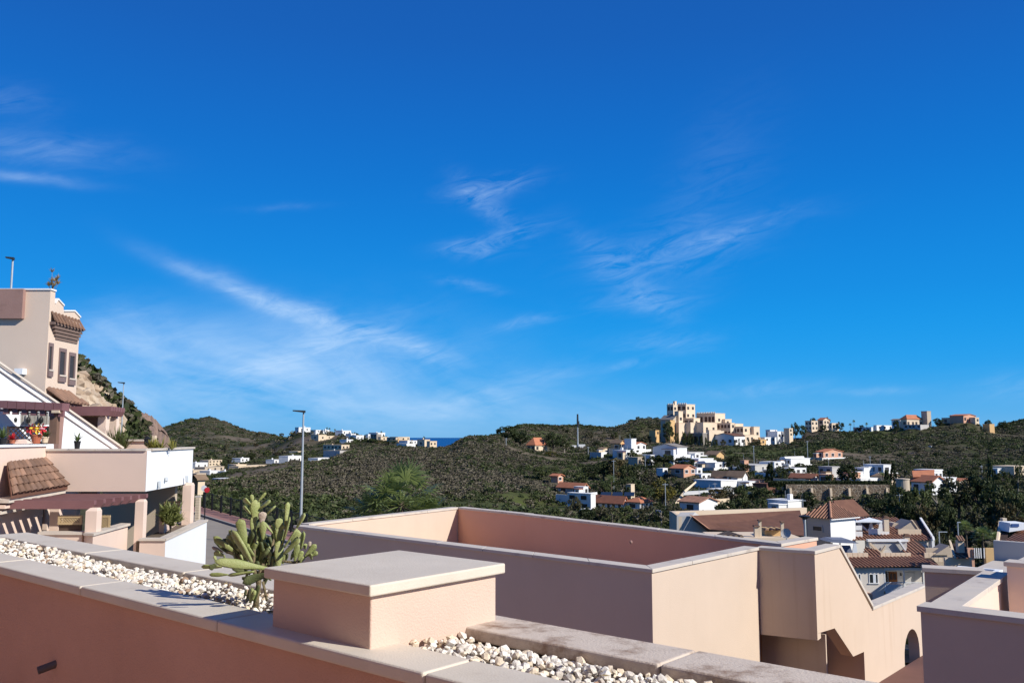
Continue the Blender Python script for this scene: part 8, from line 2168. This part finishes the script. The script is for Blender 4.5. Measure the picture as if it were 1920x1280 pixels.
def scrub_points(n, d0, d1, rx0, rx1, keep, s0, s1, seed):
    r = np.random.default_rng(seed)
    d = np.sqrt(r.uniform(d0 * d0, d1 * d1, n)); rx = r.uniform(rx0, rx1, n)
    x = rx * d; y = d
    b = sample(bare, x, y); g = sample(green, x, y); rk = sample(rock, x, y)
    dens = 0.62 + 1.5 * fbm(x, y, 26, 4, 41)
    ok = r.random(n) < np.clip(dens, .12, 1) * keep * (1 - .93 * np.clip(b * 1.5, 0, 1)) * (1 - .75 * np.clip(g, 0, 1))
    for (cx, cy, rad, z0) in PADS: ok &= np.hypot(x - cx, y - cy) > rad * 1.0
    n_ = (x - KX) * KN[0] + (y - KY) * KN[1]
    ok &= ~((rx < -.45) & (rx > -.64) & (y < 120) & (r.random(n) > np.where(y > 92, .95, .10)))
    ok &= ~((n_ > -2.6) & (y < 85) & (rx > -.42) & (rx < -.2))
    x, y, rx = x[ok], y[ok], rx[ok]
    i = (np.arctan(x / y) + TH_MAX) / (2 * TH_MAX) * (N_AZ - 1); j = (np.log(y) - math.log(3.0)) / (math.log(2400.0) - math.log(3.0)) * (N_D - 1)
    i0 = i.astype(int); j0 = j.astype(int); fi = i - i0; fj = j - j0
    z = (T_Z[i0, j0] * (1 - fi) + T_Z[np.minimum(i0 + 1, N_AZ - 1), j0] * fi) * (1 - fj) + (T_Z[i0, j0 + 1] * (1 - fi) + T_Z[np.minimum(i0 + 1, N_AZ - 1), j0 + 1] * fi) * fj
    m = len(x)
    scl = s0 + (s1 - s0) * r.random(m) ** 2.2
    fld = fbm(x, y, 34, 4, 77) + r.normal(0, .10, m)
    ids = np.where(fld > .10, np.where(r.random(m) < .55, 2, 4), np.where(fld > .0, np.where(r.random(m) < .5, 3, 4), np.where(r.random(m) < .45, 0, np.where(r.random(m) < .5, 1, 5))))
    # the middle of the near hill is greyer, its foot greener
    dry = np.exp(-((x + 25) / 45) ** 2 - ((y - 235) / 65) ** 2)
    ids = np.where((r.random(m) < dry * .62), np.where(r.random(m) < .6, 4, 2), ids)
    ids = np.where((y < 150) & (rx > -.35) & (r.random(m) < .6), np.where(r.random(m) < .5, 0, 1), ids)
    return np.stack([x, y, z - .06], 1), scl, r.uniform(0, 6.28, m), ids
P1 = scrub_points(95000, 72, 345, -.62, .62, 1.0, .38, 1.25, 1)
scatter('hillside_scrub', *P1)
P2 = scrub_points(88000, 345, 640, -.60, .60, 1.0, .5, 1.6, 2)
scatter('distant_scrub', *P2)
P3_ = scrub_points(30000, 640, 1500, -.60, .10, .85, 1.2, 3.6, 3)
scatter('far_hill_scrub', *P3_)
r_ = np.random.default_rng(9)
x = r_.uniform(-.60, -.41, 900)
dd_ = r_.uniform(84, 112, 900)
P4 = scrub_points(9000, 93, 118, -.66, -.38, 1.4, .7, 1.7, 4)
scatter('slope_scrub', *P4)
# boulders of the rocky slope
bo_ = MB(); rb = random.Random(12)
for i in range(700):
    px = rb.uniform(138, 214); d = rb.uniform(62, 99)
    p = at(px, 800, d); g = ground_z(p[0], d); s = .3 + 1.2 * rb.random() ** 2
    me = PEB[rb.randrange(len(PEB))]
    mtx = Matrix.Translation((p[0], d, g + s * .05)) @ Matrix.Rotation(rb.uniform(0, 6.28), 4, 'Z') @ Matrix.Rotation(rb.uniform(-.5, .5), 4, 'X') @ Matrix.Diagonal((s * 1.6, s * 1.6, s * 1.5, 1))
    bo_.add([mtx @ x_.co for x_ in me.vertices], [tuple(q.vertices) for q in me.polygons])
tag(bo_.build('slope_rocks', 'slope_rock'), kind='stuff')
